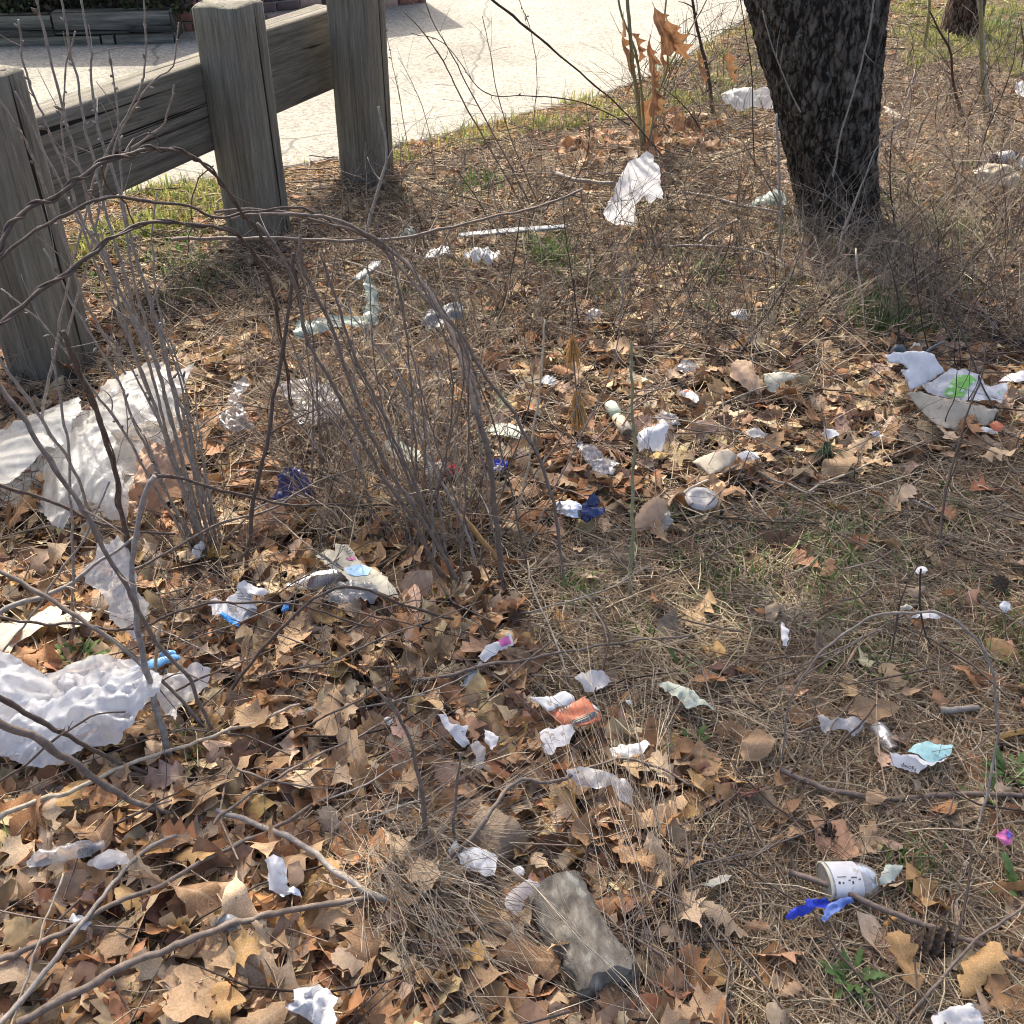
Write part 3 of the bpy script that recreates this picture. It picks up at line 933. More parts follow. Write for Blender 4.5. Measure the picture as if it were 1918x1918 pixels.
g = np.random.default_rng(21)
def leaf_w(P):
    px, w1, w2, w3 = weights(P)
    far = np.clip((P[:, 1] - 2.9) / 1.0, 0, 1)
    w = .05 + .95 * w1 + .62 * w2 * (~w1)
    w = np.maximum(w, far * .62)
    w[w3 & (far < .1)] = .07
    l = lump(P, 2.6, 1.7)
    return np.clip(w * (1 + .6 * l), 0, 1)
cols = np.array([LEAFCOL[k] for k in ('tan', 'pale beige', 'russet', 'brown', 'grey brown', 'dark brown', 'golden')])
allV = []; allF = []; allC = []; nv = 0
for kind, cnt, cc in (('pointed', 6200, 3), ('rounded', 4600, 3), ('oval', 4200, 3), ('broken', 6600, 3)):
    P = scatter(cnt, leaf_w, g)
    N = len(P)
    X, Y, F = template(kind, 1, cc)
    farness = np.clip((P[:, 1] - 2.0) / 2.5, 0, 1)
    L = g.uniform(.065, .135, N) * (1 - .36 * farness) * (0.6 if kind == 'broken' else 1)
    Vv = bend_leaves(X, Y, L, g.normal(0, 2.3, N), g.normal(0, .9, N), g.normal(0, 1.0, N), g.uniform(.02, .10, N), g)
    Vv = rotate(Vv, g.normal(0, .5, N) + math.pi * (g.random(N) < .5), g.normal(0, .4, N), g.uniform(0, 6.28, N))
    Vv[..., 2] = np.maximum(Vv[..., 2], -.02)
    zz = g.uniform(.004, .034, N) * (1 - .4 * farness)
    Vv = Vv + P[:, None]; Vv[..., 2] += zz[:, None]
    ci = g.choice(len(cols), N, p=[.25, .13, .14, .19, .15, .11, .03])
    C = cols[ci] * g.uniform(.72, 1.2, (N, 1)) * (1 + g.normal(0, .05, (N, 3)))
    allV.append(Vv.reshape(-1, 3)); m = len(X)
    allF.append((F[None] + (np.arange(N) * m)[:, None, None]).reshape(-1, 4) + nv); nv += N * m
    allC.append(np.repeat(np.clip(C, .01, .9), m, 0))
o = link('leaf_litter', mk_mesh('leaf_litter', np.concatenate(allV), np.concatenate(allF), M['leaf'], col=np.concatenate(allC)))
tag(o, 'deep brown mass of small and broken dead leaves covering the ground', 'leaf litter', kind='stuff')

# pine needles
def needle_w(P):
    px, w1, w2, w3 = weights(P)
    far = np.clip((P[:, 1] - 2.6) / 1.2, 0, 1)
    w = .32 + .68 * w3
    w[w1] = .10; w[w2 & ~w3] = .22
    w = np.maximum(w * (1 - .5 * far), far * .26)
    return np.clip(w * (1 + .3 * lump(P, 2.2, 5.5)), 0, 1)
def needles(N, g, zl, lmin, lmax, pal, wfn, rr):
    P = scatter(N, wfn, g)
    N = len(P); L = g.uniform(lmin, lmax, N)
    a = g.uniform(0, math.pi, N) + .25 * np.sin(P[:, 0] * 5 + P[:, 1] * 3)
    pit = g.normal(0, .12, N); k = g.normal(0, .5, N)
    s = np.array([-.5, -.17, .17, .5])
    d = np.stack([np.cos(a) * np.cos(pit), np.sin(a) * np.cos(pit), np.sin(pit)], -1)
    sd = np.stack([-np.sin(a), np.cos(a), 0 * a], -1)
    Q = P[:, None] + d[:, None] * (s[None, :, None] * L[:, None, None]) + sd[:, None] * ((s ** 2)[None, :, None] * (k * L)[:, None, None])
    Q[..., 2] += np.maximum(g.uniform(.001, zl, N)[:, None] + 0 * s, .001)
    r = g.uniform(.00055, .0009, N) * rr * (1 + .12 * np.clip(P[:, 1] - 2, 0, 4))
    V, F = tubes(Q, np.stack([r, r * 1.05, r, r * .6], -1), 3)
    ci = g.choice(len(pal), N)
    C = np.array(pal)[ci] * g.uniform(.7, 1.3, (N, 1))
    return V, F, np.repeat(C, 12, 0)
V, F, C = needles(82000, g, .030, .07, .14, [(.32, .245, .155), (.42, .33, .215), (.55, .455, .31), (.21, .155, .10), (.44, .37, .27), (.31, .19, .105)], needle_w, 1.15)
o = link('pine_needle_mat', mk_mesh('pine_needle_mat', V, F, M['stem'], col=C))
tag(o, 'brown mat of fallen pine needles spread over the bare ground', 'pine needles', kind='stuff')

# reddish needles blown against the road edge
def edge_w(P):
    d = P[:, 1] - yedge(P[:, 0])
    return np.clip(.9 - np.abs(d + .16) / .22, 0, 1) * (.5 + .5 * (P[:, 0] < 1.6))
V, F, C = needles(5200, g, .022, .06, .13, [(.50, .27, .11), (.56, .36, .17), (.40, .20, .09), (.48, .40, .22)], edge_w, 1.3)
o = link('edge_needles', mk_mesh('edge_needles', V, F, M['stem'], col=C))
tag(o, 'band of orange-brown needles blown against the road edge', 'pine needles', kind='stuff')

# straw and short twigs lying about
def any_w(P):
    px, w1, w2, w3 = weights(P)
    far = np.clip((P[:, 1] - 2.4) / 1.5, 0, 1)
    return np.clip(.25 + .5 * far + .15 * w2, 0, 1)
V1, F1, C1 = needles(8200, g, .05, .10, .30, [(.50, .41, .28), (.42, .34, .22), (.30, .23, .16), (.14, .10, .08)], any_w, 1.7)
V2, F2, C2 = needles(3400, g, .06, .12, .36, [(.13, .10, .08), (.08, .058, .048), (.20, .155, .125)], any_w, 2.8)
o = link('twig_litter', mk_mesh('twig_litter', np.concatenate([V1, V2]), np.concatenate([F1, F2 + len(V1)]), M['stem'], col=np.concatenate([C1, C2])))
tag(o, 'thin dry straw and broken twigs scattered across the ground', 'twigs', kind='stuff')

# standing tangle of thin dead stems in the middle distance
def stand(zone, N, hlo, hhi, pal, g, rlo=.0009, rhi=.0022, lean=.45, nseg=6):
    Pz = []
    zx = np.array(zone)
    while sum(len(p) for p in Pz) < N:
        q = np.stack([g.uniform(zx[:, 0].min(), zx[:, 0].max(), 2000), g.uniform(zx[:, 1].min(), zx[:, 1].max(), 2000)], -1)
        q = q[inside(zone, q[:, 0], q[:, 1])]
        Pz.append(np.array([g0(*c) for c in q]))
    P = np.concatenate(Pz)[:N]
    ok = P[:, 1] < yedge(P[:, 0]) - .02
    P = P[ok]; N = len(P)
    h = g.uniform(hlo, hhi, N)
    d = np.stack([g.normal(0, lean, N), g.normal(0, lean, N), np.ones(N)], -1); d /= np.linalg.norm(d, axis=1)[:, None]
    s = np.linspace(0, 1, nseg)
    bendv = g.normal(0, .35, (N, 3)); bendv[:, 2] = -np.abs(bendv[:, 2])
    Q = P[:, None] + d[:, None] * (s[None, :, None] * h[:, None, None]) + bendv[:, None] * (s[None, :, None] ** 2 * h[:, None, None]) + np.cumsum(g.normal(0, .012, (N, nseg, 3)), 1) * s[None, :, None] * h[:, None, None] * 3
    Q[..., 2] = np.maximum(Q[..., 2], .004)
    r = g.uniform(rlo, rhi, N)
    V, F = tubes(Q, r[:, None] * np.linspace(1, .45, nseg)[None], 3)
    C = np.array(pal)[g.choice(len(pal), N)] * g.uniform(.7, 1.3, (N, 1))
    # side twigs
    k = N * 2; idx = g.integers(0, N, k); sj = g.integers(1, nseg - 1, k)
    B = Q[idx, sj]; dd = d[idx] + g.normal(0, .8, (k, 3)); dd /= np.linalg.norm(dd, axis=1)[:, None]
    s4 = np.linspace(0, 1, 4); l4 = h[idx] * g.uniform(.12, .4, k)
    Q2 = B[:, None] + dd[:, None] * (s4[None, :, None] * l4[:, None, None]); Q2[..., 2] = np.maximum(Q2[..., 2], .004)
    V2, F2 = tubes(Q2, (r[idx] * .6)[:, None] * np.linspace(1, .5, 4)[None], 3)
    return np.concatenate([V, V2]), np.concatenate([F, F2 + len(V)]), np.concatenate([np.repeat(C, nseg * 3, 0), np.repeat(C[idx], 12, 0)])
BR = [(.14, .115, .09), (.21, .175, .13), (.085, .068, .055), (.34, .28, .20)]
BRp = [(.34, .27, .19), (.46, .38, .27), (.22, .17, .13), (.12, .09, .075)]
DK = [(.07, .05, .042), (.11, .08, .065), (.16, .125, .10)]
parts = [stand([(1640, 60), (1918, 20), (2100, 420), (1918, 560), (1650, 560)], 170, .2, .7, DK, g, .0018, .0038),
         stand([(1280, 20), (1460, 20), (1460, 230), (1230, 260), (1150, 200)], 60, .25, .8, DK, g, .0018, .0036),
         stand([(560, 480), (1000, 380), (1480, 380), (1480, 660), (900, 680)], 260, .12, .45, DK, g, .0012, .0026),
         stand([(700, 300), (1450, 200), (1500, 480), (1450, 700), (900, 680), (560, 560)], 1500, .08, .42, BR, g),
         stand([(1640, 120), (1918, 60), (2100, 500), (1918, 640), (1500, 640), (1480, 420)], 2200, .08, .45, BRp, g),
         stand([(1280, 20), (1460, 20), (1460, 230), (1200, 260), (1150, 190)], 300, .15, .5, BR, g),
         stand([(450, 700), (900, 650), (930, 1050), (600, 1050)], 1100, .08, .36, BRp, g),
         stand([(0, 660), (450, 700), (520, 1200), (0, 1200)], 420, .06, .30, BRp, g, .0007, .0016, .8),
         stand([(1500, 330), (1720, 330), (1720, 480), (1480, 480)], 110, .1, .55, [(.46, .38, .27), (.40, .34, .27), (.26, .21, .17)], g, .0008, .0016),
         stand([(200, 560), (480, 480), (720, 400), (760, 660), (300, 660)], 420, .08, .3, BR, g),
         stand([(1200, 640), (1900, 640), (1900, 880), (1200, 950)], 260, .05, .25, BR, g, .0007, .0014, .7),
         stand([(300, 980), (900, 1060), (1000, 1300), (700, 1500), (350, 1400)], 380, .05, .24, BR, g, .0006, .0014, .9),
         stand([(1020, 1050), (1800, 950), (1850, 1700), (1250, 1700)], 240, .04, .2, BRp, g, .0005, .0010, .8)]
nv = 0; Vs = []; Fs = []; Cs = []
for V, F, C in parts:
    Vs.append(V); Fs.append(F + nv); Cs.append(C); nv += len(V)
o = link('undergrowth', mk_mesh('undergrowth', np.concatenate(Vs), np.concatenate(Fs), M['stem'], col=np.concatenate(Cs)))
tag(o, 'thin tangle of dead standing weed stems around the tree and beyond', 'undergrowth', kind='stuff')

# low green ground weeds scattered through the litter
def blades(P, g, hlo, hhi, pal, w=.0018, lean=.5):
    N = len(P); h = g.uniform(hlo, hhi, N); a = g.uniform(0, 6.28, N); ln = np.abs(g.normal(0, lean, N))
    s = np.array([0, .4, .75, 1.0])
    d = np.stack([np.cos(a), np.sin(a)], -1)
    Q = np.zeros((N, 4, 3)); Q[:] = P[:, None]
    Q[..., 0] += d[:, 0:1] * ln[:, None] * h[:, None] * (s ** 1.8)[None]
    Q[..., 1] += d[:, 1:2] * ln[:, None] * h[:, None] * (s ** 1.8)[None]
    Q[..., 2] += h[:, None] * s[None] * (1 - .35 * np.minimum(ln, 1.5)[:, None] * s[None])
    wd = np.array([1, .9, .6, .12]) * 1.0
    sd = np.stack([-d[:, 1], d[:, 0], 0 * a], -1)
    Wd = w * g.uniform(.7, 1.4, N)
    Lf = Q - sd[:, None] * (Wd[:, None] * wd[None])[..., None]; Rt = Q + sd[:, None] * (Wd[:, None] * wd[None])[..., None]
    V = np.stack([Lf, Rt], 2).reshape(-1, 3)
    F = np.array([[0, 1, 3, 2], [2, 3, 5, 4], [4, 5, 7, 6]])
    F = (F[None] + (np.arange(N) * 8)[:, None, None]).reshape(-1, 4)
    C = np.array(pal)[g.choice(len(pal), N)] * g.uniform(.7, 1.3, (N, 1))
    return V, F, np.repeat(C, 8, 0)
GW = [(.09, .15, .04), (.14, .20, .06), (.07, .11, .035), (.22, .24, .10)]
def gw_pts(N, zone, thr):
    zx = np.array(zone); out = []; n = 0
    while n < N:
        q = np.stack([g.uniform(zx[:, 0].min(), zx[:, 0].max(), 4000), g.uniform(zx[:, 1].min(), zx[:, 1].max(), 4000)], -1)
        q = q[inside(zone, q[:, 0], q[:, 1])]
        P = np.array([g0(*c) for c in q]); l = lump(P, 4.2, 3.3) + .5 * lump(P, 11, 6.1)
        P = P[(l > thr) & (P[:, 1] < yedge(P[:, 0]))]; out.append(P); n += len(P)
    P = np.concatenate(out)[:N]; P[:, 2] = H(P[:, 0], P[:, 1]); return P
V, F, C = blades(np.concatenate([gw_pts(2600, [(1470, 400), (1918, 250), (1918, 640), (1480, 640)], .22), gw_pts(900, [(700, 320), (1480, 420), (1480, 600), (760, 600)], .3), gw_pts(900, [(1150, 960), (1918, 900), (1918, 1300), (1150, 1260)], .25), gw_pts(700, [(150, 440), (460, 430), (420, 560), (180, 560)], .1)]), g, .015, .06, GW, .0026, .9)
o = link('ground_weeds', mk_mesh('ground_weeds', V, F, M['grass'], col=C))
tag(o, 'low green weeds and grass blades scattered through the needle litter', 'ground weeds', kind='stuff')
# grass along the road edge
GR = [(.22, .26, .06), (.32, .33, .09), (.46, .41, .15), (.15, .20, .05)]
def verge_pts(N, zone, g):
    zx = np.array(zone); out = []; n = 0
    while n < N:
        q = np.stack([g.uniform(zx[:, 0].min(), zx[:, 0].max(), 4000), g.uniform(zx[:, 1].min(), zx[:, 1].max(), 4000)], -1)
        q = q[inside(zone, q[:, 0], q[:, 1])]
        P = np.array([g0(*c) for c in q]) if len(q) else np.zeros((0, 3))
        P = P[P[:, 1] < yedge(P[:, 0]) + .05]
        l = lump(P, 3.5, 8.8)
        P = P[g.random(len(P)) < np.clip(.35 + 1.6 * l, 0, 1)]
        out.append(P); n += len(P)
    P = np.concatenate(out)[:N]; P[:, 2] = H(P[:, 0], P[:, 1])
    return P
vp = [verge_pts(1500, [(140, 380), (420, 330), (440, 400), (200, 480), (140, 520)], g),
      verge_pts(500, [(530, 310), (760, 270), (1000, 200), (1010, 240), (740, 320)], g),
      verge_pts(2300, [(980, 205), (1150, 170), (1290, 100), (1420, 0), (1450, 150), (1400, 230), (1200, 220), (1000, 250)], g),
      verge_pts(9000, [(1670, 10), (1960, -10), (2000, 130), (1900, 150), (1830, 110), (1700, 140), (1670, 90)], g)]
V, F, C = blades(np.concatenate(vp), g, .03, .09, GR, .0032, .6)
o = link('verge_grass', mk_mesh('verge_grass', V, F, M['grass'], col=C))
tag(o, 'short yellow-green sunlit grass along the road edge', 'grass', kind='stuff')

# ================================================================== litter: crumpled sheets
LM = []                                      # landmarks for labels: (px, py, phrase)
def poly_plane(poly, tilt, yaw, lift, pivot=None):
    poly = np.array(poly, float)
    if pivot is None:
        k = int(np.argmax(poly[:, 1])); pivot = (poly[:, 0].mean() * .3 + poly[k, 0] * .7, poly[k, 1])
    p0 = G(*pivot, lift)
    e1 = np.array([math.cos(R(yaw)), math.sin(R(yaw)), 0])
    bk = np.array([-math.sin(R(yaw)), math.cos(R(yaw)), 0])
    e2 = bk * math.cos(R(tilt)) + np.array([0, 0, 1.]) * math.sin(R(tilt))
    nrm = np.cross(e1, e2)
    def to2(q):
        out = []
        for (x, y) in q:
            r = ray(x, y); t = ((p0 - CAM) @ nrm) / (r @ nrm)
            w = CAM + r * t - p0
            out.append((w @ e1, w @ e2))
        return np.array(out)
    return p0, e1, e2, nrm, to2

def densify(P2, step, jit, seed):
    out = []
    rnd = random.Random(seed)
    for a, b in zip(P2, np.roll(P2, -1, 0)):
        L = np.linalg.norm(b - a); n = max(1, int(L / step))
        d = (b - a) / (L + 1e-9); nn = np.array([-d[1], d[0]])
        for q in range(n):
            p = a + (b - a) * q / n
            if q: p = p + nn * rnd.gauss(0, jit)
            out.append(p)
    return np.array(out)

def fill(P2, step, jit, seed):
    B = densify(P2, step, jit, seed)
    rnd = np.random.default_rng(seed)
    lo, hi = B.min(0), B.max(0)
    xs = np.arange(lo[0], hi[0], step); ys = np.arange(lo[1], hi[1], step * .87)
    pts = np.array([(x + (step / 2 if k % 2 else 0), y) for k, y in enumerate(ys) for x in xs]).reshape(-1, 2)
    pts = pts + rnd.normal(0, step * .16, pts.shape)
    if len(pts):
        pts = pts[inside(B, pts[:, 0], pts[:, 1])]
        if len(pts):
            dmin = np.array([np.min(np.linalg.norm(B - p, axis=1)) for p in pts])
            pts = pts[dmin > step * .45]
    n = len(B)
    vs_ = [Vector(p) for p in B] + [Vector(p) for p in pts]
    res = delaunay_2d_cdt(vs_, [(q, (q + 1) % n) for q in range(n)], [list(range(n))], 1, 1e-6)
    V2 = np.array([tuple(v) for v in res[0]])
    F = np.array([f for f in res[2] if len(f) == 3])
    return V2, F, B

def bdist(V2, B):
    a = B; b = np.roll(B, -1, 0); d = b - a; L2 = (d ** 2).sum(1) + 1e-12
    out = np.empty(len(V2))
    for k, p in enumerate(V2):
        t = np.clip(((p - a) * d).sum(1) / L2, 0, 1)
        out[k] = np.sqrt((((a + d * t[:, None]) - p) ** 2).sum(1).min())
    return out

def mkdisp(size, crumple, freq, folds, seed, dome, curl):
    rnd = random.Random(seed)
    ca, sa = math.cos(seed * 1.3), math.sin(seed * 1.3)
    da = rnd.uniform(-.9, .9); dc, ds = math.cos(da), math.sin(da)
    fl = []
    for _ in range(folds):
        a = rnd.uniform(0, math.pi); fl.append((math.cos(a), math.sin(a), rnd.uniform(-.4, .4) * size, rnd.uniform(-1, 1)))
    def f(V2, bd):
        out = np.zeros(len(V2))
        for k, (x, y) in enumerate(V2):
            z = 0.0
            if crumple:
                xr, yr = x * ca + y * sa, -x * sa + y * ca
                p = Vector((xr * freq * 1.25 + seed * 1.7, yr * freq * .75 - seed, seed * .3))
                w = noise.noise(p * .6) * 1.5
                p = p + Vector((w, -w, 0))
                z += crumple * (1 - 2.2 * abs(noise.noise(p))) + crumple * .55 * (1 - 2.2 * abs(noise.noise(p * 2.3))) + crumple * .32 * (1 - 2 * abs(noise.noise(p * 4.6))) + crumple * .08 * (1 - 2 * abs(noise.noise(p * 9.5)))
            for (c, s, o_, amp) in fl:
                z += amp * .22 * abs(c * x + s * y - o_)
            if bd is not None:
                e = min(1, bd[k] / (size * .22))
                q_ = (x * dc + y * ds) / (size * .75 + 1e-6)
                z += dome * .8 * max(-.6, 1 - q_ * q_) + dome * .25 * (1 - (1 - e) ** 2) + curl * (1 - e) ** 2 * noise.noise(Vector((x * 14 / (size * 6 + .1) + seed, y * 14 / (size * 6 + .1), 2.0)))
            out[k] = z
        return out
    return f

def sheet_mesh(name, poly, mat, tilt=0, yaw=0, lift=.03, crumple=.006, freq=22, folds=3, seed=1, dome=.01, curl=.01, step=None, thick=0, pivot=None, prints=(), parent=None, origin=None, follow=True):
    p0, e1, e2, nrm, to2 = poly_plane(poly, tilt, yaw, lift, pivot)
    P2 = to2(poly)
    size = float(np.sqrt(np.prod(P2.max(0) - P2.min(0))))
    st = (step or max(.006, size / 15)) * .72
    if mat in (M['paper'], M['clear'], M['news'], M['newsgreen']) and crumple: crumple *= 1.4
    if mat in (M['film'], M['filmgrey'], M['bag']): crumple *= .8
    V2, F, B = fill(P2, st, st * (.22 if crumple else .03), seed)
    fn = mkdisp(size, crumple, freq, folds, seed, dome, curl)
    dz = fn(V2, bdist(V2, B))
    base = np.min(dz)
    W = p0 + V2[:, :1] * e1 + V2[:, 1:] * e2 + nrm * (dz - max(base * .6, -.01))[:, None]
    if follow and tilt < 25:
        W[:, 2] += H(W[:, 0], W[:, 1]) - H(p0[0], p0[1])
    W[:, 2] = np.maximum(W[:, 2], H(W[:, 0], W[:, 1]) + .006)
    org = p0 if origin is None else np.array(origin)
    me = mk_mesh(name, W - org, F, mat)
    o = link(name, me, parent, None if parent is not None else org)
    if thick:
        md = o.modifiers.new('thickness', 'SOLIDIFY'); md.thickness = thick; md.offset = -1
    for k, (pname, ppoly, pmat) in enumerate(prints):
        Q2 = to2(ppoly); sz = float(np.sqrt(np.prod(Q2.max(0) - Q2.min(0))))
        U2, UF, UB = fill(Q2, max(.003, min(st * .8, sz / 5)), 0, seed + 50 + k)
        # ride on the carrier: height of the carrier's own triangles
        z = tri_height(V2, F, dz, U2) - max(base * .6, -.01) + .0014 + .0006 * k
        X = p0 + U2[:, :1] * e1 + U2[:, 1:] * e2 + nrm * z[:, None]
        if follow and tilt < 25:
            X[:, 2] += H(X[:, 0], X[:, 1]) - H(p0[0], p0[1])
        link(pname, mk_mesh(pname, X - (p0 if parent is None else org), UF, pmat), o if parent is None else parent)
    return o, p0

def tri_height(V2, F, z, U):
    A, B, C = V2[F[:, 0]], V2[F[:, 1]], V2[F[:, 2]]
    den = (B[:, 1] - C[:, 1]) * (A[:, 0] - C[:, 0]) + (C[:, 0] - B[:, 0]) * (A[:, 1] - C[:, 1]) + 1e-15
    out = np.empty(len(U))
    for k, p in enumerate(U):
        l1 = ((B[:, 1] - C[:, 1]) * (p[0] - C[:, 0]) + (C[:, 0] - B[:, 0]) * (p[1] - C[:, 1])) / den
        l2 = ((C[:, 1] - A[:, 1]) * (p[0] - C[:, 0]) + (A[:, 0] - C[:, 0]) * (p[1] - C[:, 1])) / den
        l3 = 1 - l1 - l2
        m = np.minimum(np.minimum(l1, l2), l3); q = int(np.argmax(m))
        a, b, c = np.clip([l1[q], l2[q], l3[q]], -.2, 1.2)
        out[k] = a * z[F[q, 0]] + b * z[F[q, 1]] + c * z[F[q, 2]]
    return out

def trash(name, label, cat, phrase, poly, mat, group=None, **kw):
    o, p0 = sheet_mesh(name, poly, M[mat], **kw)
    tag(o, label, cat, group)
    c = np.array(poly).mean(0)
    if phrase: LM.append((c[0], c[1], phrase))
    return o

def multi(name, label, cat, phrase, base_px, pieces, group=None, lift=.0):
    """one thing made of several folded pieces: pieces = [(part name, poly, mat, kwargs)]"""
    org = G(*base_px, lift)
    root_ = empty(name, org)
    for (pn_, poly, mat, kw) in pieces:
        sheet_mesh(pn_, poly, M[mat], parent=root_, origin=org, **kw)
    tag(root_, label, cat, group)
    LM.append((base_px[0], base_px[1], phrase))
    return root_

# ---- large plastic film on the left
multi('plastic_sheet', 'large billowing sheet of milky translucent plastic at the foot of the left post', 'plastic sheet', 'milky plastic sheet', (150, 960), [
    ('under_layer', [(-70, 800), (0, 775), (80, 745), (150, 730), (200, 700), (300, 690), (330, 740), (310, 800), (245, 830), (235, 900), (240, 965), (190, 975), (120, 985), (70, 950), (0, 940), (-70, 930)], 'filmgrey', dict(tilt=24, lift=.03, crumple=.012, freq=9, folds=8, seed=2, dome=.03, curl=.02, step=.013, pivot=(130, 1000))),
    ('fold', [(150, 720), (165, 680), (210, 665), (250, 652), (290, 660), (310, 690), (345, 690), (372, 685), (360, 705), (350, 745), (330, 790), (300, 800), (255, 810), (225, 825), (190, 810), (160, 780)], 'filmgrey', dict(tilt=38, lift=.10, crumple=.024, freq=8, folds=7, seed=3, dome=.06, curl=.02, step=.009, pivot=(240, 840))),
    ('fold', [(-60, 790), (0, 765), (60, 742), (110, 742), (150, 745), (165, 790), (150, 850), (110, 880), (70, 910), (40, 945), (0, 945), (-70, 935)], 'filmgrey', dict(tilt=22, lift=.07, crumple=.024, freq=8, folds=7, seed=8, dome=.06, curl=.02, step=.009, pivot=(40, 950))),
    ('fold', [(45, 850), (90, 815), (150, 790), (200, 800), (228, 840), (225, 880), (245, 900), (235, 935), (238, 975), (215, 970), (180, 960), (150, 985), (138, 1010), (115, 1000), (85, 965), (60, 930), (50, 890)], 'filmgrey', dict(tilt=30, lift=.03, crumple=.024, freq=9, folds=8, seed=12, dome=.07, curl=.03, step=.008, pivot=(138, 1010))),
    ('fold', [(190, 895), (232, 885), (245, 930), (240, 980), (205, 975), (185, 940)], 'film', dict(tilt=35, lift=.05, crumple=.008, freq=16, folds=4, seed=14, dome=.02, curl=.02, step=.011, pivot=(220, 985)))])

multi('plastic_bag', 'big crumpled white plastic bag spread out at the bottom left edge', 'plastic bag', 'big white plastic bag', (150, 1440), [
    ('under_layer', [(-80, 1250), (30, 1250), (100, 1290), (200, 1275), (280, 1290), (330, 1325), (280, 1390), (190, 1420), (80, 1440), (-80, 1430)], 'film', dict(tilt=14, lift=.02, crumple=.012, freq=16, folds=7, seed=21, dome=.03, curl=.02, step=.012, pivot=(120, 1445))),
    ('fold', [(-80, 1240), (0, 1228), (35, 1235), (80, 1262), (112, 1285), (120, 1310), (108, 1340), (60, 1330), (0, 1330), (-80, 1330)], 'bag', dict(tilt=30, lift=.09, crumple=.018, freq=14, folds=6, seed=23, dome=.05, curl=.02, step=.008, pivot=(30, 1345))),
    ('fold', [(105, 1275), (125, 1262), (165, 1270), (190, 1262), (225, 1268), (262, 1280), (280, 1300), (265, 1330), (220, 1335), (170, 1325), (150, 1330), (118, 1322)], 'film', dict(tilt=35, lift=.08, crumple=.018, freq=17, folds=6, seed=27, dome=.03, curl=.02, step=.010, pivot=(180, 1340))),
    ('fold', [(-90, 1320), (0, 1310), (60, 1325), (110, 1342), (135, 1345), (170, 1325), (230, 1310), (280, 1285), (300, 1300), (335, 1320), (330, 1350), (300, 1360), (270, 1395), (240, 1420), (190, 1425), (120, 1450), (70, 1448), (20, 1425), (-90, 1440)], 'bag', dict(tilt=18, lift=.035, crumple=.020, freq=14, folds=9, seed=31, dome=.06, curl=.025, step=.008, pivot=(120, 1452))),
    ('fold', [(285, 1290), (330, 1275), (375, 1255), (400, 1262), (392, 1290), (365, 1318), (332, 1330), (335, 1360), (322, 1342), (310, 1345), (300, 1320)], 'film', dict(tilt=14, lift=.05, crumple=.008, freq=22, folds=4, seed=35, dome=.01, curl=.02, step=.009, pivot=(320, 1358)))])

trash('plastic_bag', 'torn white plastic bag hanging among stalks below the milky sheet', 'plastic bag', 'torn hanging white bag',
      [(190, 1020), (215, 1022), (232, 1003), (250, 1030), (268, 1080), (262, 1110), (285, 1130), (280, 1160), (255, 1150), (262, 1185), (280, 1190), (262, 1200), (230, 1175), (212, 1160), (208, 1130), (190, 1105), (165, 1090), (160, 1068), (185, 1048)], 'film',
      tilt=50, lift=.035, crumple=.010, freq=18, folds=5, seed=41, dome=.02, curl=.02, step=.009)
trash('paper_bag', 'crumpled tan paper bag between dry stalks beside the milky sheet', 'paper bag', 'crumpled tan paper bag',
      [(262, 880), (285, 838), (305, 845), (330, 860), (365, 835), (378, 855), (370, 880), (345, 900), (355, 930), (330, 940), (305, 970), (265, 975), (240, 965), (237, 930), (250, 910)], 'tanpaper',
      tilt=38, lift=.03, crumple=.026, freq=20, folds=9, seed=45, dome=.05, curl=.02, step=.010, prints=[('printed_ring', [(275, 874), (280, 873), (282, 878), (277, 880)], M['ink'])])
trash('plastic_bag', 'small clear and white plastic bag lying behind the canes left of centre', 'plastic bag', 'clear and white bag',
      [(512, 705), (530, 690), (565, 692), (610, 698), (632, 720), (645, 745), (640, 775), (618, 782), (605, 810), (560, 806), (545, 780), (550, 745), (530, 730)], 'film',
      tilt=24, lift=.03, crumple=.012, freq=18, folds=5, seed=47, dome=.03, curl=.02, step=.012)
trash('plastic_bag', 'crushed clear plastic film just left of the clear and white bag', 'plastic film', 'crushed clear film',
      [(432, 755), (442, 725), (465, 715), (472, 735), (455, 752), (462, 780), (480, 805), (455, 822), (420, 815), (412, 795), (430, 780)], 'clear',
      tilt=25, lift=.03, crumple=.012, freq=24, folds=4, seed=49, dome=.02, step=.010)
trash('wrapper', 'crumpled dark indigo blue wrapper lying between two canes', 'wrapper', 'crumpled indigo wrapper',
      [(528, 900), (550, 888), (572, 893), (586, 912), (594, 932), (575, 938), (548, 935), (525, 948), (510, 940), (522, 925)], 'indigo',
      tilt=30, lift=.03, crumple=.012, freq=40, folds=5, seed=51, dome=.02, step=.008)
trash('paper_scrap', 'small folded white scrap standing at the foot of the dry stalks', 'paper scrap', 'small folded white scrap',
      [(358, 1045), (366, 1022), (378, 1012), (384, 1020), (378, 1045), (366, 1052)], 'paper', tilt=55, lift=.03, crumple=.003, freq=40, folds=2, seed=53, dome=.01, step=.006)

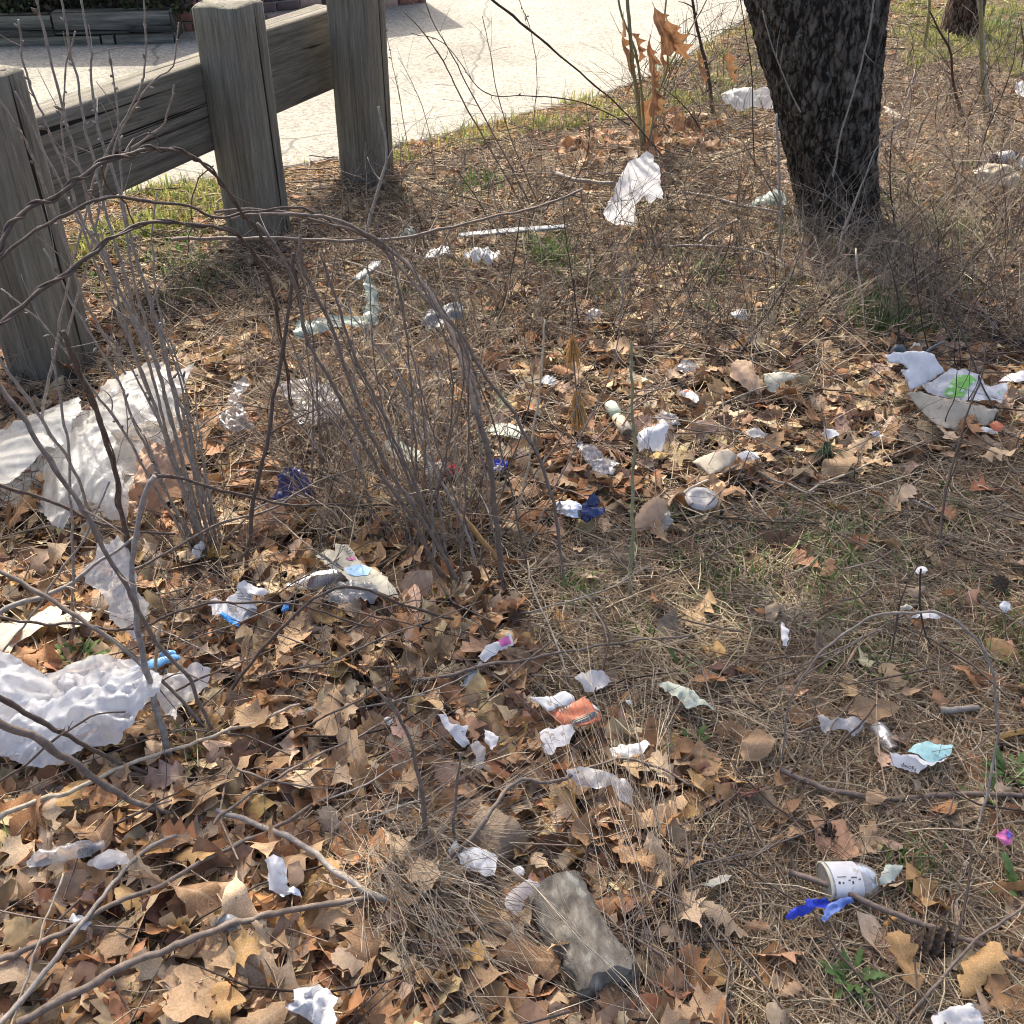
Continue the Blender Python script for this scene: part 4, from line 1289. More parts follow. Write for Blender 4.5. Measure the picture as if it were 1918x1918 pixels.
# ---- blue and white carton with barcode
carton = trash('carton', 'torn white and blue carton piece printed with a barcode', 'carton', 'white and blue carton',
      [(388, 1130), (405, 1120), (418, 1135), (447, 1115), (480, 1112), (478, 1138), (485, 1145), (468, 1165), (448, 1182), (432, 1170), (420, 1158), (402, 1160), (398, 1142)], 'paper',
      tilt=22, lift=.045, crumple=.003, freq=20, folds=3, seed=55, dome=.012, curl=.012, step=.008,
      prints=[('printed_band', [(418, 1151), (440, 1164), (454, 1169), (452, 1182), (446, 1182), (432, 1172), (416, 1160)], M['azure']),
              ('printed_shadow_flap', [(470, 1146), (486, 1148), (466, 1168), (456, 1172)], M['greypl'])] +  # the grey patch has the flap's shade put into its colour
             [('barcode_bar', [(428 + 2.6 * q, 1138 + 1.1 * q), (429.4 + 2.6 * q, 1138.5 + 1.1 * q), (437.4 + 2.6 * q, 1152.5 + 1.1 * q), (436 + 2.6 * q, 1152 + 1.1 * q)], M['ink']) for q in range(7)] +
             [('text_line', [(448 + dx, 1121 + dy), (474 + dx, 1124 + dy), (474 + dx, 1126 + dy), (448 + dx, 1123 + dy)], M['greypl']) for dx, dy in ((0, 0), (2, 5), (2, 10))])
trash('carton_flap', 'white curled carton flap lying on top of the barcode carton', 'carton', None,
      [(447, 1112), (450, 1100), (462, 1095), (478, 1100), (508, 1112), (495, 1122), (470, 1120)], 'paper', tilt=25, lift=.085, crumple=.003, freq=20, folds=2, seed=56, dome=.02, curl=.02, step=.008)
trash('plastic_scrap', 'tiny bright blue plastic scrap right of the barcode carton', 'plastic scrap', 'tiny bright blue scrap',
      [(528, 1146), (532, 1132), (542, 1135), (543, 1143), (533, 1150)], 'azure', tilt=30, lift=.04, crumple=.002, folds=2, seed=57, step=.004)

# ---- printed leaflet and squashed bottle
trash('leaflet', 'fanned pale printed leaflet with a light blue panel beside the squashed bottle', 'leaflet', 'printed leaflet with blue panel',
      [(590, 1036), (612, 1028), (628, 1032), (626, 1018), (652, 1017), (668, 1045), (680, 1062), (700, 1070), (722, 1085), (742, 1112), (748, 1128), (720, 1120), (695, 1105), (668, 1112), (650, 1092), (630, 1070), (608, 1056)], 'news',
      tilt=12, lift=.045, crumple=.003, freq=14, folds=4, seed=61, dome=.012, curl=.012, step=.010,
      prints=[('blue_panel', [(648, 1072), (675, 1063), (698, 1070), (690, 1085), (668, 1092), (652, 1086)], M['paleblue']),
              ('red_panel', [(650, 1048), (664, 1045), (668, 1052), (654, 1055)], M['pink'])] +
             [('ruled_line', [(602, 1035 + 0), (622, 1053), (621, 1055), (600, 1037)], M['ink']), ('ruled_line', [(632, 1060), (645, 1070), (644, 1072), (630, 1062)], M['ink'])] +
             [('text_line', [(640 + d, 1026 + d * 1.1), (650 + d, 1025 + d * 1.1), (650.5 + d, 1027 + d * 1.1), (640.5 + d, 1028 + d * 1.1)], M['greypl']) for d in (0, 4, 8, 12)])
A = G(533, 1102, .04); B = G(650, 1072, .055)
br = empty('squashed_bottle', A)
dAB = np.linalg.norm(B - A)
V, F = lathe([(.004, 0), (.011, .002), (.012, .014), (.0095, .016), (.011, .02), (.024, dAB * .35), (.029, dAB * .5), (.029, dAB * .62), (.027, dAB * .7), (.03, dAB * .8), (.029, dAB * .97), (.018, dAB)], A, B, 26, .62, .05)
link('bottle_body', mk_mesh('bottle_body', V - A, F, M['clear']), br)
V, F = lathe([(.0125, .003), (.0135, .005), (.0135, .012), (.0125, .014)], A, B, 20, .62)
link('neck_ring', mk_mesh('neck_ring', V - A, F, M['cup']), br)
tag(br, 'squashed clear plastic bottle lying against the printed leaflet', 'bottle'); LM.append((590, 1090, 'squashed clear bottle'))
trash('plastic_film', 'crinkled clear film lying in front of the squashed bottle', 'plastic film', 'crinkled clear film',
      [(585, 1115), (620, 1108), (660, 1110), (690, 1105), (715, 1125), (690, 1140), (650, 1145), (615, 1138)], 'clear', tilt=8, lift=.035, crumple=.010, freq=30, folds=4, seed=63, dome=.012, step=.009)

# ---- light blue tray by the big bag
multi('plastic_tray', 'broken light blue plastic tray edge behind the big white bag', 'plastic tray', 'light blue plastic tray', (290, 1270), [
    ('rim', [(243, 1255), (330, 1228), (348, 1232), (285, 1262), (275, 1273), (246, 1272)], 'sky', dict(tilt=25, lift=.045, crumple=.001, folds=1, seed=65, dome=.016, curl=.002, step=.008, thick=.002)),
    ('inner_wall', [(298, 1234), (303, 1220), (325, 1217), (333, 1226), (312, 1236)], 'sky', dict(tilt=55, lift=.055, crumple=.001, folds=1, seed=66, dome=.004, step=.007, thick=.002)),
    ('under_edge', [(278, 1276), (290, 1265), (350, 1233), (362, 1228), (340, 1245), (300, 1270)], 'slate', dict(tilt=10, lift=.025, crumple=.001, folds=1, seed=67, dome=.003, step=.008))])
trash('newspaper', 'yellowed damp newspaper sheet half buried in leaves at the left edge', 'newspaper', 'yellowed newspaper',
      [(-60, 1200), (0, 1180), (45, 1168), (100, 1148), (122, 1155), (118, 1172), (150, 1160), (180, 1168), (178, 1190), (140, 1196), (100, 1185), (62, 1205), (35, 1210), (20, 1230), (-60, 1235)], 'news',
      tilt=6, lift=.035, crumple=.004, freq=12, folds=4, seed=69, dome=.010, curl=.02, step=.012)

# ---- pieces behind the canes, upper middle
trash('plastic_strip', 'twisted grey-green plastic strip lying behind the canes', 'plastic strip', 'twisted grey-green strip',
      [(552, 640), (565, 625), (590, 622), (612, 612), (640, 605), (680, 598), (688, 578), (683, 548), (690, 536), (705, 552), (710, 575), (705, 605), (680, 615), (650, 618), (620, 632), (585, 640), (560, 652)], 'greenfilm',
      tilt=14, lift=.03, crumple=.010, freq=20, folds=4, seed=71, dome=.015, step=.014)
trash('plastic_strip', 'pale grey plastic slat leaning near the grey-green strip', 'plastic strip', 'leaning grey plastic slat',
      [(660, 521), (698, 490), (714, 488), (712, 498), (690, 515), (672, 527)], 'greypl', tilt=15, lift=.06, crumple=0, folds=1, seed=73, dome=.004, curl=.001, step=.02, thick=.004)
trash('plastic_strip', 'long flat grey-blue plastic strip lying level beyond the canes', 'plastic strip', 'long grey-blue strip',
      [(858, 438), (910, 437), (1000, 432), (1058, 427), (1062, 432), (1010, 438), (930, 443), (862, 444)], 'greypl', tilt=4, lift=.05, crumple=0, folds=1, seed=75, dome=.003, curl=.001, step=.02, thick=.005)
trash('foam_scrap', 'crumbled white foam scrap in grass beyond the canes', 'foam scrap', 'crumbled white foam',
      [(868, 496), (890, 484), (912, 478), (935, 480), (938, 492), (920, 502), (890, 505)], 'paper', tilt=12, lift=.03, crumple=.014, freq=18, folds=4, seed=77, dome=.03, step=.014)
trash('foam_scrap', 'small dirty white scrap left of the crumbled foam', 'foam scrap', None,
      [(795, 488), (812, 476), (838, 477), (846, 487), (825, 494), (805, 498)], 'paper', tilt=12, lift=.03, crumple=.014, freq=20, folds=4, seed=79, dome=.02, step=.014)
trash('plastic_bag', 'dusty grey crumpled bag behind the arching cane', 'plastic bag', 'dusty grey bag',
      [(790, 620), (800, 598), (825, 588), (850, 572), (868, 575), (866, 600), (845, 612), (822, 630), (800, 632)], 'greypl', tilt=25, lift=.03, crumple=.016, freq=20, folds=5, seed=81, dome=.03, step=.013)
trash('plastic_piece', 'small dull green plastic piece left of the long grey-blue strip', 'plastic piece', None,
      [(745, 450), (752, 436), (772, 432), (780, 442), (772, 452)], 'greenfilm', tilt=30, lift=.03, crumple=.006, folds=3, seed=83, dome=.02, step=.012)

# ---- white rag on the sapling
trash('plastic_bag', 'torn white plastic bag hanging from the oak sapling beyond the clearing', 'plastic bag', 'white bag on the sapling',
      [(1208, 283), (1222, 296), (1220, 305), (1231, 315), (1232, 335), (1238, 362), (1239, 374), (1226, 370), (1217, 381), (1207, 374), (1204, 366), (1196, 375), (1187, 384), (1190, 420), (1175, 423), (1150, 420), (1136, 412), (1128, 400), (1140, 375), (1148, 368), (1150, 350), (1165, 322), (1174, 304), (1186, 297), (1192, 298)], 'bag',
      tilt=72, lift=.02, crumple=.012, freq=9, folds=5, seed=85, dome=.03, curl=.02, step=.015, pivot=(1172, 424))
# ---- near the tree
multi('plastic_bag', 'grey-white plastic bag lying left of the dark tree trunk', 'plastic bag', 'bag left of the trunk', (1390, 215), [
    ('bag_body', [(1350, 178), (1375, 172), (1408, 175), (1412, 195), (1408, 212), (1385, 219), (1368, 210), (1352, 195)], 'bag', dict(tilt=45, lift=.02, crumple=.02, freq=10, folds=5, seed=87, dome=.06, step=.022)),
    ('loose_edge', [(1408, 185), (1430, 178), (1452, 180), (1455, 200), (1435, 212), (1410, 208)], 'film', dict(tilt=30, lift=.02, crumple=.02, freq=14, folds=4, seed=88, dome=.03, step=.02))])
trash('plastic_film', 'crushed grey-green film at the left foot of the dark trunk', 'plastic film', 'grey-green film by the trunk',
      [(1398, 388), (1425, 375), (1442, 362), (1455, 358), (1468, 372), (1472, 388), (1450, 392), (1425, 392)], 'greenfilm', tilt=25, lift=.03, crumple=.012, freq=22, folds=4, seed=89, dome=.02, step=.014)
trash('paper_bag', 'crumpled pale beige paper near the right edge beside the trunk', 'paper', 'crumpled beige paper',
      [(1815, 330), (1832, 318), (1862, 316), (1885, 322), (1905, 335), (1902, 352), (1880, 362), (1850, 358), (1825, 348)], 'card', tilt=35, lift=.03, crumple=.02, freq=14, folds=6, seed=91, dome=.05, step=.017)
trash('plastic_bag', 'grey plastic piece cut by the right edge beside the beige paper', 'plastic bag', None,
      [(1898, 310), (1918, 300), (1945, 305), (1945, 345), (1915, 350), (1905, 335)], 'greypl', tilt=35, lift=.03, crumple=.02, freq=14, folds=5, seed=92, dome=.04, step=.02)
trash('paper_scrap', 'pale rag scrap just right of the trunk in the weeds', 'paper scrap', None,
      [(1652, 205), (1680, 198), (1700, 205), (1690, 222), (1660, 228)], 'card', tilt=20, lift=.03, crumple=.014, freq=16, folds=4, seed=93, dome=.02, step=.02)
trash('paper_scrap', 'grey-white scrap in weeds at the far right edge', 'paper scrap', None,
      [(1898, 165), (1930, 160), (1935, 190), (1902, 188)], 'paper', tilt=25, lift=.03, crumple=.014, freq=16, folds=4, seed=94, dome=.02, step=.02)
A = G(1832, 306, .04); B = G(1900, 292, .045)
bt = empty('glass_bottle', A); L = np.linalg.norm(B - A)
V, F = lathe([(.003, 0), (.014, .001), (.014, .03), (.016, .06), (.03, .1), (.031, L - .01), (.026, L), (.002, L)], A, B, 24)
link('bottle_body', mk_mesh('bottle_body', V - A, F, M['glass']), bt)
V, F = lathe([(.0316, .105), (.0318, .11), (.0318, L - .03), (.0316, L - .028)], A, B, 24)
link('paper_label', mk_mesh('paper_label', V - A, F, M['paper']), bt)
tag(bt, 'dark brown glass bottle with a pale label lying in leaves at the right', 'bottle'); LM.append((1860, 297, 'brown glass bottle'))

# ---- torn box with green print, right
multi('torn_box', 'torn white food box with a green print standing open on the right', 'box', 'torn box with green print', (1760, 790), [
    ('lid', [(1656, 666), (1680, 660), (1715, 657), (1742, 662), (1758, 685), (1766, 696), (1745, 712), (1722, 724), (1702, 733), (1698, 715), (1688, 700), (1700, 690), (1690, 682), (1662, 680)], 'foam', dict(tilt=50, lift=.10, crumple=.002, folds=2, seed=101, dome=.006, curl=.008, step=.012, thick=.003, pivot=(1702, 735))),
    ('side_panel', [(1686, 692), (1704, 696), (1712, 712), (1722, 722), (1704, 735), (1700, 725)], 'paper', dict(tilt=62, lift=.05, crumple=.002, folds=2, seed=102, dome=.004, curl=.004, step=.01, thick=.002)),
    ('printed_panel', [(1722, 728), (1750, 715), (1772, 700), (1800, 704), (1830, 716), (1838, 730), (1848, 735), (1880, 728), (1876, 745), (1868, 764), (1845, 758), (1828, 760), (1795, 752), (1760, 745), (1735, 738)], 'paper',
     dict(tilt=28, lift=.055, crumple=.003, folds=3, seed=103, dome=.008, curl=.008, step=.012, pivot=(1800, 765), prints=[('green_print', [(1765, 742), (1775, 725), (1785, 712), (1810, 714), (1822, 724), (1806, 735), (1800, 750), (1782, 748)], M['green']), ('green_mark', [(1858, 748), (1863, 744), (1864, 752), (1859, 753)], M['green'])])),
    ('cardboard_base', [(1698, 738), (1722, 735), (1760, 748), (1798, 754), (1828, 762), (1870, 768), (1862, 786), (1846, 798), (1820, 796), (1800, 790), (1790, 810), (1762, 806), (1740, 790), (1720, 765)], 'card', dict(tilt=40, lift=.025, crumple=.002, folds=2, seed=104, dome=.010, curl=.006, step=.014, thick=.003))])
trash('plastic_scrap', 'slate blue plastic lump behind the torn box lid', 'plastic scrap', None,
      [(1664, 660), (1672, 652), (1685, 649), (1698, 655), (1696, 663), (1680, 666)], 'slate', tilt=35, lift=.05, crumple=.004, folds=2, seed=105, dome=.02, step=.009)
trash('carton', 'small cream carton piece behind the torn box lid', 'carton', None,
      [(1700, 657), (1708, 645), (1722, 642), (1726, 656)], 'news', tilt=40, lift=.05, crumple=.003, folds=2, seed=106, step=.01)
trash('paper_plate', 'white bent paper plate cut by the right edge beyond the torn box', 'paper plate', 'white bent plate',
      [(1868, 716), (1890, 706), (1918, 704), (1960, 704), (1960, 722), (1918, 722), (1895, 726), (1880, 722)], 'paper', tilt=22, lift=.05, crumple=.003, folds=2, seed=107, dome=.02, step=.012)
trash('paper_scrap', 'flat white scrap with yellow moss in front of the torn box', 'paper scrap', 'flat scrap below torn box',
      [(1812, 806), (1835, 802), (1856, 803), (1870, 812), (1845, 816), (1822, 815)], 'paper', tilt=10, lift=.03, crumple=.003, folds=2, seed=108, step=.009)
trash('carton', 'orange carton corner lying at the right end of the torn box', 'carton', None,
      [(1852, 795), (1866, 790), (1877, 803), (1872, 812), (1860, 808)], 'orange', tilt=35, lift=.04, crumple=.002, folds=2, seed=109, step=.009)

# ---- middle band
trash('paper_scrap', 'small white torn scrap with a red mark on leaves in mid ground', 'paper scrap', 'small white torn scrap',
      [(1270, 742), (1285, 733), (1308, 740), (1308, 755), (1302, 762), (1288, 752)], 'paper', tilt=30, lift=.04, crumple=.004, folds=3, seed=111, dome=.01, step=.008, prints=[('red_mark', [(1278, 739), (1287, 735), (1290, 738), (1281, 742)], M['orange'])])
trash('paper_cup', 'crushed white paper cup behind a tuft of dark twigs', 'paper cup', 'crushed white paper cup',
      [(1192, 818), (1205, 805), (1225, 800), (1242, 790), (1252, 800), (1244, 822), (1240, 845), (1222, 848), (1205, 842), (1195, 850)], 'foam', tilt=48, lift=.03, crumple=.006, freq=24, folds=4, seed=113, dome=.03, curl=.01, step=.009)
trash('plastic_wrapper', 'clear crinkled wrapper lying on a curled leaf', 'wrapper', 'clear crinkled wrapper',
      [(1078, 848), (1105, 842), (1130, 858), (1150, 868), (1160, 882), (1145, 896), (1120, 898), (1100, 888), (1085, 870)], 'clear', tilt=15, lift=.045, crumple=.008, freq=34, folds=5, seed=115, dome=.02, step=.008)
trash('plastic_scrap', 'white film scrap on the near end of the clear wrapper', 'plastic scrap', None,
      [(1110, 870), (1132, 872), (1155, 880), (1148, 894), (1125, 897), (1108, 885)], 'film', tilt=18, lift=.06, crumple=.006, freq=34, folds=4, seed=116, dome=.012, step=.007)
trash('cardboard', 'tilted beige cardboard panel lying among leaves', 'cardboard', 'tilted beige cardboard',
      [(1296, 868), (1330, 850), (1362, 840), (1380, 855), (1368, 872), (1340, 888), (1328, 897)], 'card', tilt=28, lift=.04, crumple=.001, folds=1, seed=117, dome=.01, curl=.004, step=.012, thick=.003)
trash('paper_plate', 'small white oval plate piece right of the beige cardboard', 'paper plate', None,
      [(1378, 856), (1395, 846), (1415, 846), (1424, 856), (1412, 864), (1390, 868)], 'foam', tilt=30, lift=.045, crumple=.001, folds=1, seed=119, dome=.010, step=.008)
lid = G(1314, 934, .045)
ld = empty('cup_lid', lid)
V, F = lathe([(.001, .004), (.020, .004), (.022, .007), (.030, .006), (.038, .004), (.040, .001), (.040, .0), (.0375, -.003)], lid, lid + np.array([.0, -.16, 1.]), 36)
link('lid_disc', mk_mesh('lid_disc', V - lid, F, M['cup']), ld)
V, F = lathe([(.0385, .002), (.0412, .002), (.0412, -.003), (.0385, -.003)], lid, lid + np.array([.0, -.16, 1.]), 36)
link('lid_rim', mk_mesh('lid_rim', V - lid, F, M['film']), ld)
tag(ld, 'round clear plastic cup lid lying flat on leaf litter', 'cup lid'); LM.append((1314, 934, 'clear cup lid'))
trash('napkin', 'folded brown paper napkin beside the clear cup lid', 'napkin', 'folded brown napkin',
      [(1188, 975), (1202, 950), (1230, 933), (1244, 945), (1250, 962), (1240, 970), (1232, 1000), (1212, 995), (1190, 998)], 'kraft', tilt=32, lift=.03, crumple=.004, folds=5, seed=121, dome=.02, step=.009)
trash('plastic_scrap', 'clear film scrap tucked under the brown napkin', 'plastic scrap', None,
      [(1232, 962), (1250, 965), (1260, 985), (1245, 998), (1232, 995)], 'clear', tilt=15, lift=.03, crumple=.006, freq=34, folds=4, seed=122, step=.008)
multi('snack_bag', 'crumpled snack bag with silver inside and navy blue outside', 'snack bag', 'silver and navy snack bag', (1085, 975), [
    ('foil_side', [(1040, 940), (1062, 938), (1080, 940), (1090, 952), (1087, 975), (1070, 975), (1052, 965), (1038, 955)], 'foil', dict(tilt=42, lift=.03, crumple=.008, freq=36, folds=5, seed=123, dome=.02, step=.007)),
    ('printed_side', [(1088, 950), (1098, 942), (1112, 950), (1134, 952), (1130, 965), (1112, 972), (1098, 982), (1086, 976)], 'navy', dict(tilt=45, lift=.03, crumple=.006, freq=36, folds=4, seed=124, dome=.02, step=.007)),
    ('torn_top', [(1098, 945), (1102, 928), (1112, 922), (1122, 935), (1118, 950), (1105, 950)], 'navy', dict(tilt=60, lift=.07, crumple=.004, freq=36, folds=3, seed=125, dome=.008, step=.006))])
trash('wrapper', 'small crumpled blue and white wrapper under the main cane', 'wrapper', 'small blue and white wrapper',
      [(918, 872), (922, 860), (938, 862), (950, 868), (950, 882), (935, 890), (922, 886)], 'blue', tilt=35, lift=.03, crumple=.008, freq=50, folds=4, seed=127, dome=.012, step=.006,
      prints=[('white_print', [(922, 880), (935, 878), (946, 882), (936, 888), (924, 886)], M['paper'])])
multi('paper_packet', 'white packet with a crimson print caught under the canes', 'packet', 'white and crimson packet', (830, 895), [
    ('white_panel', [(792, 890), (798, 862), (806, 864), (815, 892), (812, 897), (798, 893)], 'paper', dict(tilt=48, lift=.03, crumple=.002, folds=2, seed=129, dome=.006, step=.007)),
    ('crimson_panel', [(815, 868), (835, 870), (858, 872), (862, 885), (845, 892), (828, 888), (820, 890)], 'red', dict(tilt=30, lift=.035, crumple=.004, folds=3, seed=130, dome=.008, step=.007)),
    ('white_corner', [(812, 866), (828, 868), (832, 880), (822, 890)], 'paper', dict(tilt=40, lift=.045, crumple=.002, folds=2, seed=131, step=.006))])
trash('printed_card', 'pale green printed card lying behind the crimson packet', 'printed card', 'pale green printed card',
      [(722, 830), (745, 828), (762, 842), (785, 845), (792, 868), (770, 872), (748, 865), (735, 850), (720, 845)], 'newsgreen', tilt=14, lift=.04, crumple=.003, folds=3, seed=133, dome=.008, step=.010)
trash('printed_card', 'dull green printed card under a leaf right of the main cane', 'printed card', None,
      [(910, 800), (935, 790), (960, 795), (985, 815), (975, 832), (945, 828), (920, 815)], 'newsgreen', tilt=12, lift=.03, crumple=.003, folds=3, seed=134, dome=.008, step=.011)
A = G(1143, 758, .045); B = G(1176, 812, .045)
tr_ = empty('drink_tube', A); L = np.linalg.norm(B - A)
V, F = lathe([(.002, 0), (.018, .001), (.019, .004), (.019, L * .45), (.002, L * .45)], A, B, 22, .8)
link('label_end', mk_mesh('label_end', V - A, F, M['newsgreen']), tr_)
V, F = lathe([(.002, L * .452), (.0185, L * .452), (.0185, L), (.016, L), (.016, L * .9), (.002, L * .9)], A, B, 22, .8)
link('open_end', mk_mesh('open_end', V - A, F, M['card']), tr_)
tag(tr_, 'small pale green cardboard tube left of the thin green sapling', 'tube'); LM.append((1160, 785, 'pale green cardboard tube'))
trash('paper_bag', 'brown paper bag lying flat left of a cream carton in leaves', 'paper bag', 'flat brown paper bag',
      [(1365, 690), (1380, 678), (1405, 685), (1412, 705), (1428, 722), (1425, 745), (1405, 740), (1385, 728), (1368, 715)], 'kraft', tilt=15, lift=.03, crumple=.008, folds=4, seed=135, dome=.02, step=.012)
trash('carton', 'cream carton corner in leaves right of the flat brown bag', 'carton', 'cream carton corner',
      [(1428, 708), (1455, 705), (1492, 704), (1485, 716), (1460, 722), (1452, 738), (1436, 730)], 'news', tilt=25, lift=.04, crumple=.002, folds=2, seed=136, dome=.008, step=.010, thick=.002)
for k, (nm, lb, poly, mt) in enumerate([
    ('paper_scrap', 'little white scrap right of the green pine sprig', [(1535, 818), (1548, 808), (1565, 808), (1570, 820), (1552, 825)], 'paper'),
    ('paper_scrap', 'little pale green scrap left of the green pine sprig', [(1395, 815), (1410, 808), (1440, 812), (1430, 822), (1402, 826)], 'film'),
    ('paper_scrap', 'thin white scrap lying between pine sprig and torn box', [(1625, 818), (1640, 812), (1655, 816), (1648, 822), (1630, 823)], 'paper'),
    ('plastic_scrap', 'dirty clear scrap behind the small white torn scrap', [(1262, 692), (1280, 680), (1308, 685), (1300, 700), (1275, 702)], 'clear'),
    ('plastic_scrap', 'grey-white scrap left of the upper dry needle spray', [(1012, 712), (1025, 705), (1042, 715), (1038, 728), (1020, 725)], 'paper'),
    ('plastic_scrap', 'grey film scrap behind the crushed paper cup', [(1225, 790), (1240, 775), (1270, 780), (1272, 800), (1250, 808)], 'clear'),
    ('paper_scrap', 'pale grey scrap beyond the small clearing under the trunk', [(1362, 590), (1380, 582), (1402, 585), (1400, 600), (1375, 602)], 'paper'),
    ('plastic_scrap', 'milky film scrap in stalks beyond the dry needle spray', [(1095, 590), (1110, 582), (1130, 590), (1118, 602), (1098, 602)], 'clear'),
    ('paper_scrap', 'white strip standing in pine needles right of centre', [(1460, 1185), (1464, 1165), (1470, 1168), (1474, 1190), (1470, 1218), (1462, 1215)], 'paper'),
    ('foam_scrap', 'round white foam lump in needles above the thin arch', [(1712, 1070), (1720, 1062), (1732, 1064), (1737, 1072), (1728, 1079), (1716, 1078)], 'foam'),
    ('paper_scrap', 'curled white paper chip under the thin arch', [(1705, 1158), (1722, 1149), (1745, 1152), (1760, 1160), (1750, 1165), (1725, 1163)], 'paper'),
    ('paper_scrap', 'pale chip just above the curled white paper chip', [(1680, 1140), (1700, 1136), (1712, 1142), (1700, 1148), (1684, 1147)], 'news'),
    ('foam_scrap', 'small white chip near the pine cone at the right edge', [(1868, 1138), (1876, 1128), (1888, 1132), (1890, 1145), (1880, 1152), (1872, 1146)], 'foam'),
    ('plastic_scrap', 'tiny white cap on leaves left of the torn white paper', [(720, 1352), (727, 1345), (736, 1346), (738, 1356), (729, 1362)], 'foam'),
    ('plastic_scrap', 'tiny red scrap at the left of the dead grass clump', [(744, 1676), (756, 1672), (764, 1682), (752, 1686)], 'orange'),
    ('paper_scrap', 'torn white bits among the leaves at the lower left', [(118, 1722), (140, 1716), (165, 1720), (182, 1732), (172, 1748), (150, 1742), (130, 1738)], 'paper'),
    ('paper_scrap', 'white shard under leaves above the bottom edge', [(430, 1782), (448, 1784), (470, 1782), (500, 1788), (492, 1802), (470, 1806), (450, 1798)], 'paper'),
    ('paper_scrap', 'tiny white fleck right of the greenish napkin', [(1170, 1318), (1180, 1312), (1186, 1318), (1176, 1325)], 'paper'),
    ('paper_scrap', 'white fleck on needles left of the maroon leaf', [(1310, 1660), (1330, 1650), (1350, 1640), (1372, 1638), (1360, 1652), (1330, 1668)], 'news'),
    ]):
    trash(nm, lb, nm.replace('_', ' '), None, poly, mt, tilt=24, lift=.032, crumple=.005, freq=34, folds=3, seed=140 + k, dome=.010, step=.0065)

# ---- centre front
trash('leaflet', 'torn white and purple leaflet lying on leaves in front of the canes', 'leaflet', 'white and purple leaflet',
      [(895, 1232), (915, 1215), (940, 1205), (956, 1190), (962, 1212), (940, 1222), (925, 1232), (908, 1244)], 'paper', tilt=20, lift=.05, crumple=.003, folds=3, seed=161, dome=.01, step=.007,
      prints=[('purple_print', [(932, 1208), (952, 1198), (958, 1210), (940, 1218)], M['pink'])])
trash('plastic_scrap', 'grey shredded strip below the white and purple leaflet', 'plastic strip', None,
      [(862, 1290), (880, 1262), (898, 1246), (906, 1250), (890, 1272), (872, 1290)], 'greypl', tilt=10, lift=.035, crumple=.004, freq=40, folds=3, seed=162, step=.007)
multi('red_carton', 'torn white and orange-red carton with a dark stripe lying on leaves', 'carton', 'orange-red and white carton', (1060, 1360), [
    ('white_flap', [(988, 1308), (1012, 1310), (1040, 1306), (1058, 1296), (1075, 1305), (1078, 1315), (1055, 1325), (1026, 1336), (1015, 1326)], 'paper', dict(tilt=22, lift=.05, crumple=.002, folds=2, seed=163, dome=.006, step=.008, thick=.0015, pivot=(1030, 1362))),
    ('orange_panel', [(1026, 1335), (1055, 1325), (1082, 1312), (1095, 1304), (1108, 1318), (1126, 1344), (1124, 1352), (1108, 1357), (1085, 1362), (1060, 1362), (1045, 1355)], 'orange',
     dict(tilt=22, lift=.05, crumple=.002, folds=2, seed=164, dome=.006, step=.008, thick=.0015, pivot=(1075, 1364),
          prints=[('dark_stripe', [(1066, 1354), (1090, 1346), (1112, 1334), (1120, 1340), (1098, 1354), (1072, 1360)], M['slate'])] +
                 [('text_line', [(1075 + 2 * q, 1349 + 3 * q), (1098 + 2 * q, 1338 + 3 * q), (1098.6 + 2 * q, 1339.4 + 3 * q), (1075.6 + 2 * q, 1350.4 + 3 * q)], M['news']) for q in range(3)] +
                 [('lettering', [(1046 + 5.2 * q, 1333 - 2.2 * q), (1048.5 + 5.2 * q, 1331.5 - 2.2 * q), (1050.2 + 5.2 * q, 1336 - 2.2 * q), (1047.6 + 5.2 * q, 1337 - 2.2 * q)], M['news']) for q in range(5)])),
    ('white_edge', [(1098, 1308), (1106, 1316), (1122, 1335), (1112, 1333)], 'paper', dict(tilt=22, lift=.058, crumple=.001, folds=1, seed=165, step=.006))])
trash('plastic_bag', 'pale grey plastic scrap with holes behind the orange-red carton', 'plastic scrap', 'pale grey plastic scrap',
      [(1075, 1275), (1090, 1264), (1108, 1262), (1130, 1266), (1145, 1282), (1132, 1292), (1112, 1300), (1095, 1298), (1088, 1284)], 'bag', tilt=15, lift=.04, crumple=.004, freq=30, folds=3, seed=167, dome=.008, step=.008)
trash('torn_paper', 'jagged torn white paper in front of the orange-red carton', 'paper', 'jagged torn white paper',
      [(1010, 1375), (1020, 1368), (1038, 1370), (1052, 1364), (1072, 1360), (1078, 1372), (1070, 1385), (1066, 1398), (1042, 1406), (1033, 1418), (1020, 1412), (1014, 1396)], 'paper', tilt=14, lift=.045, crumple=.003, folds=3, seed=169, dome=.006, curl=.012, step=.007)
trash('torn_paper', 'split white paper with curled arms lying on a large leaf', 'paper', 'split curled white paper',
      [(820, 1344), (835, 1342), (846, 1362), (862, 1365), (878, 1362), (872, 1380), (880, 1395), (866, 1402), (852, 1390), (838, 1372)], 'paper', tilt=24, lift=.05, crumple=.004, folds=4, seed=171, dome=.012, curl=.02, step=.007)
trash('torn_paper', 'pale lilac paper piece resting right of the split paper', 'paper', None,
      [(906, 1366), (920, 1372), (934, 1382), (930, 1398), (922, 1407), (910, 1392)], 'paper', tilt=30, lift=.055, crumple=.003, folds=2, seed=172, dome=.006, step=.006)
trash('torn_paper', 'grey curl of paper below the split white paper', 'paper', None,
      [(880, 1398), (895, 1392), (910, 1405), (908, 1425), (902, 1442), (890, 1442), (892, 1420)], 'filmgrey', tilt=24, lift=.045, crumple=.003, folds=2, seed=173, dome=.012, step=.006)
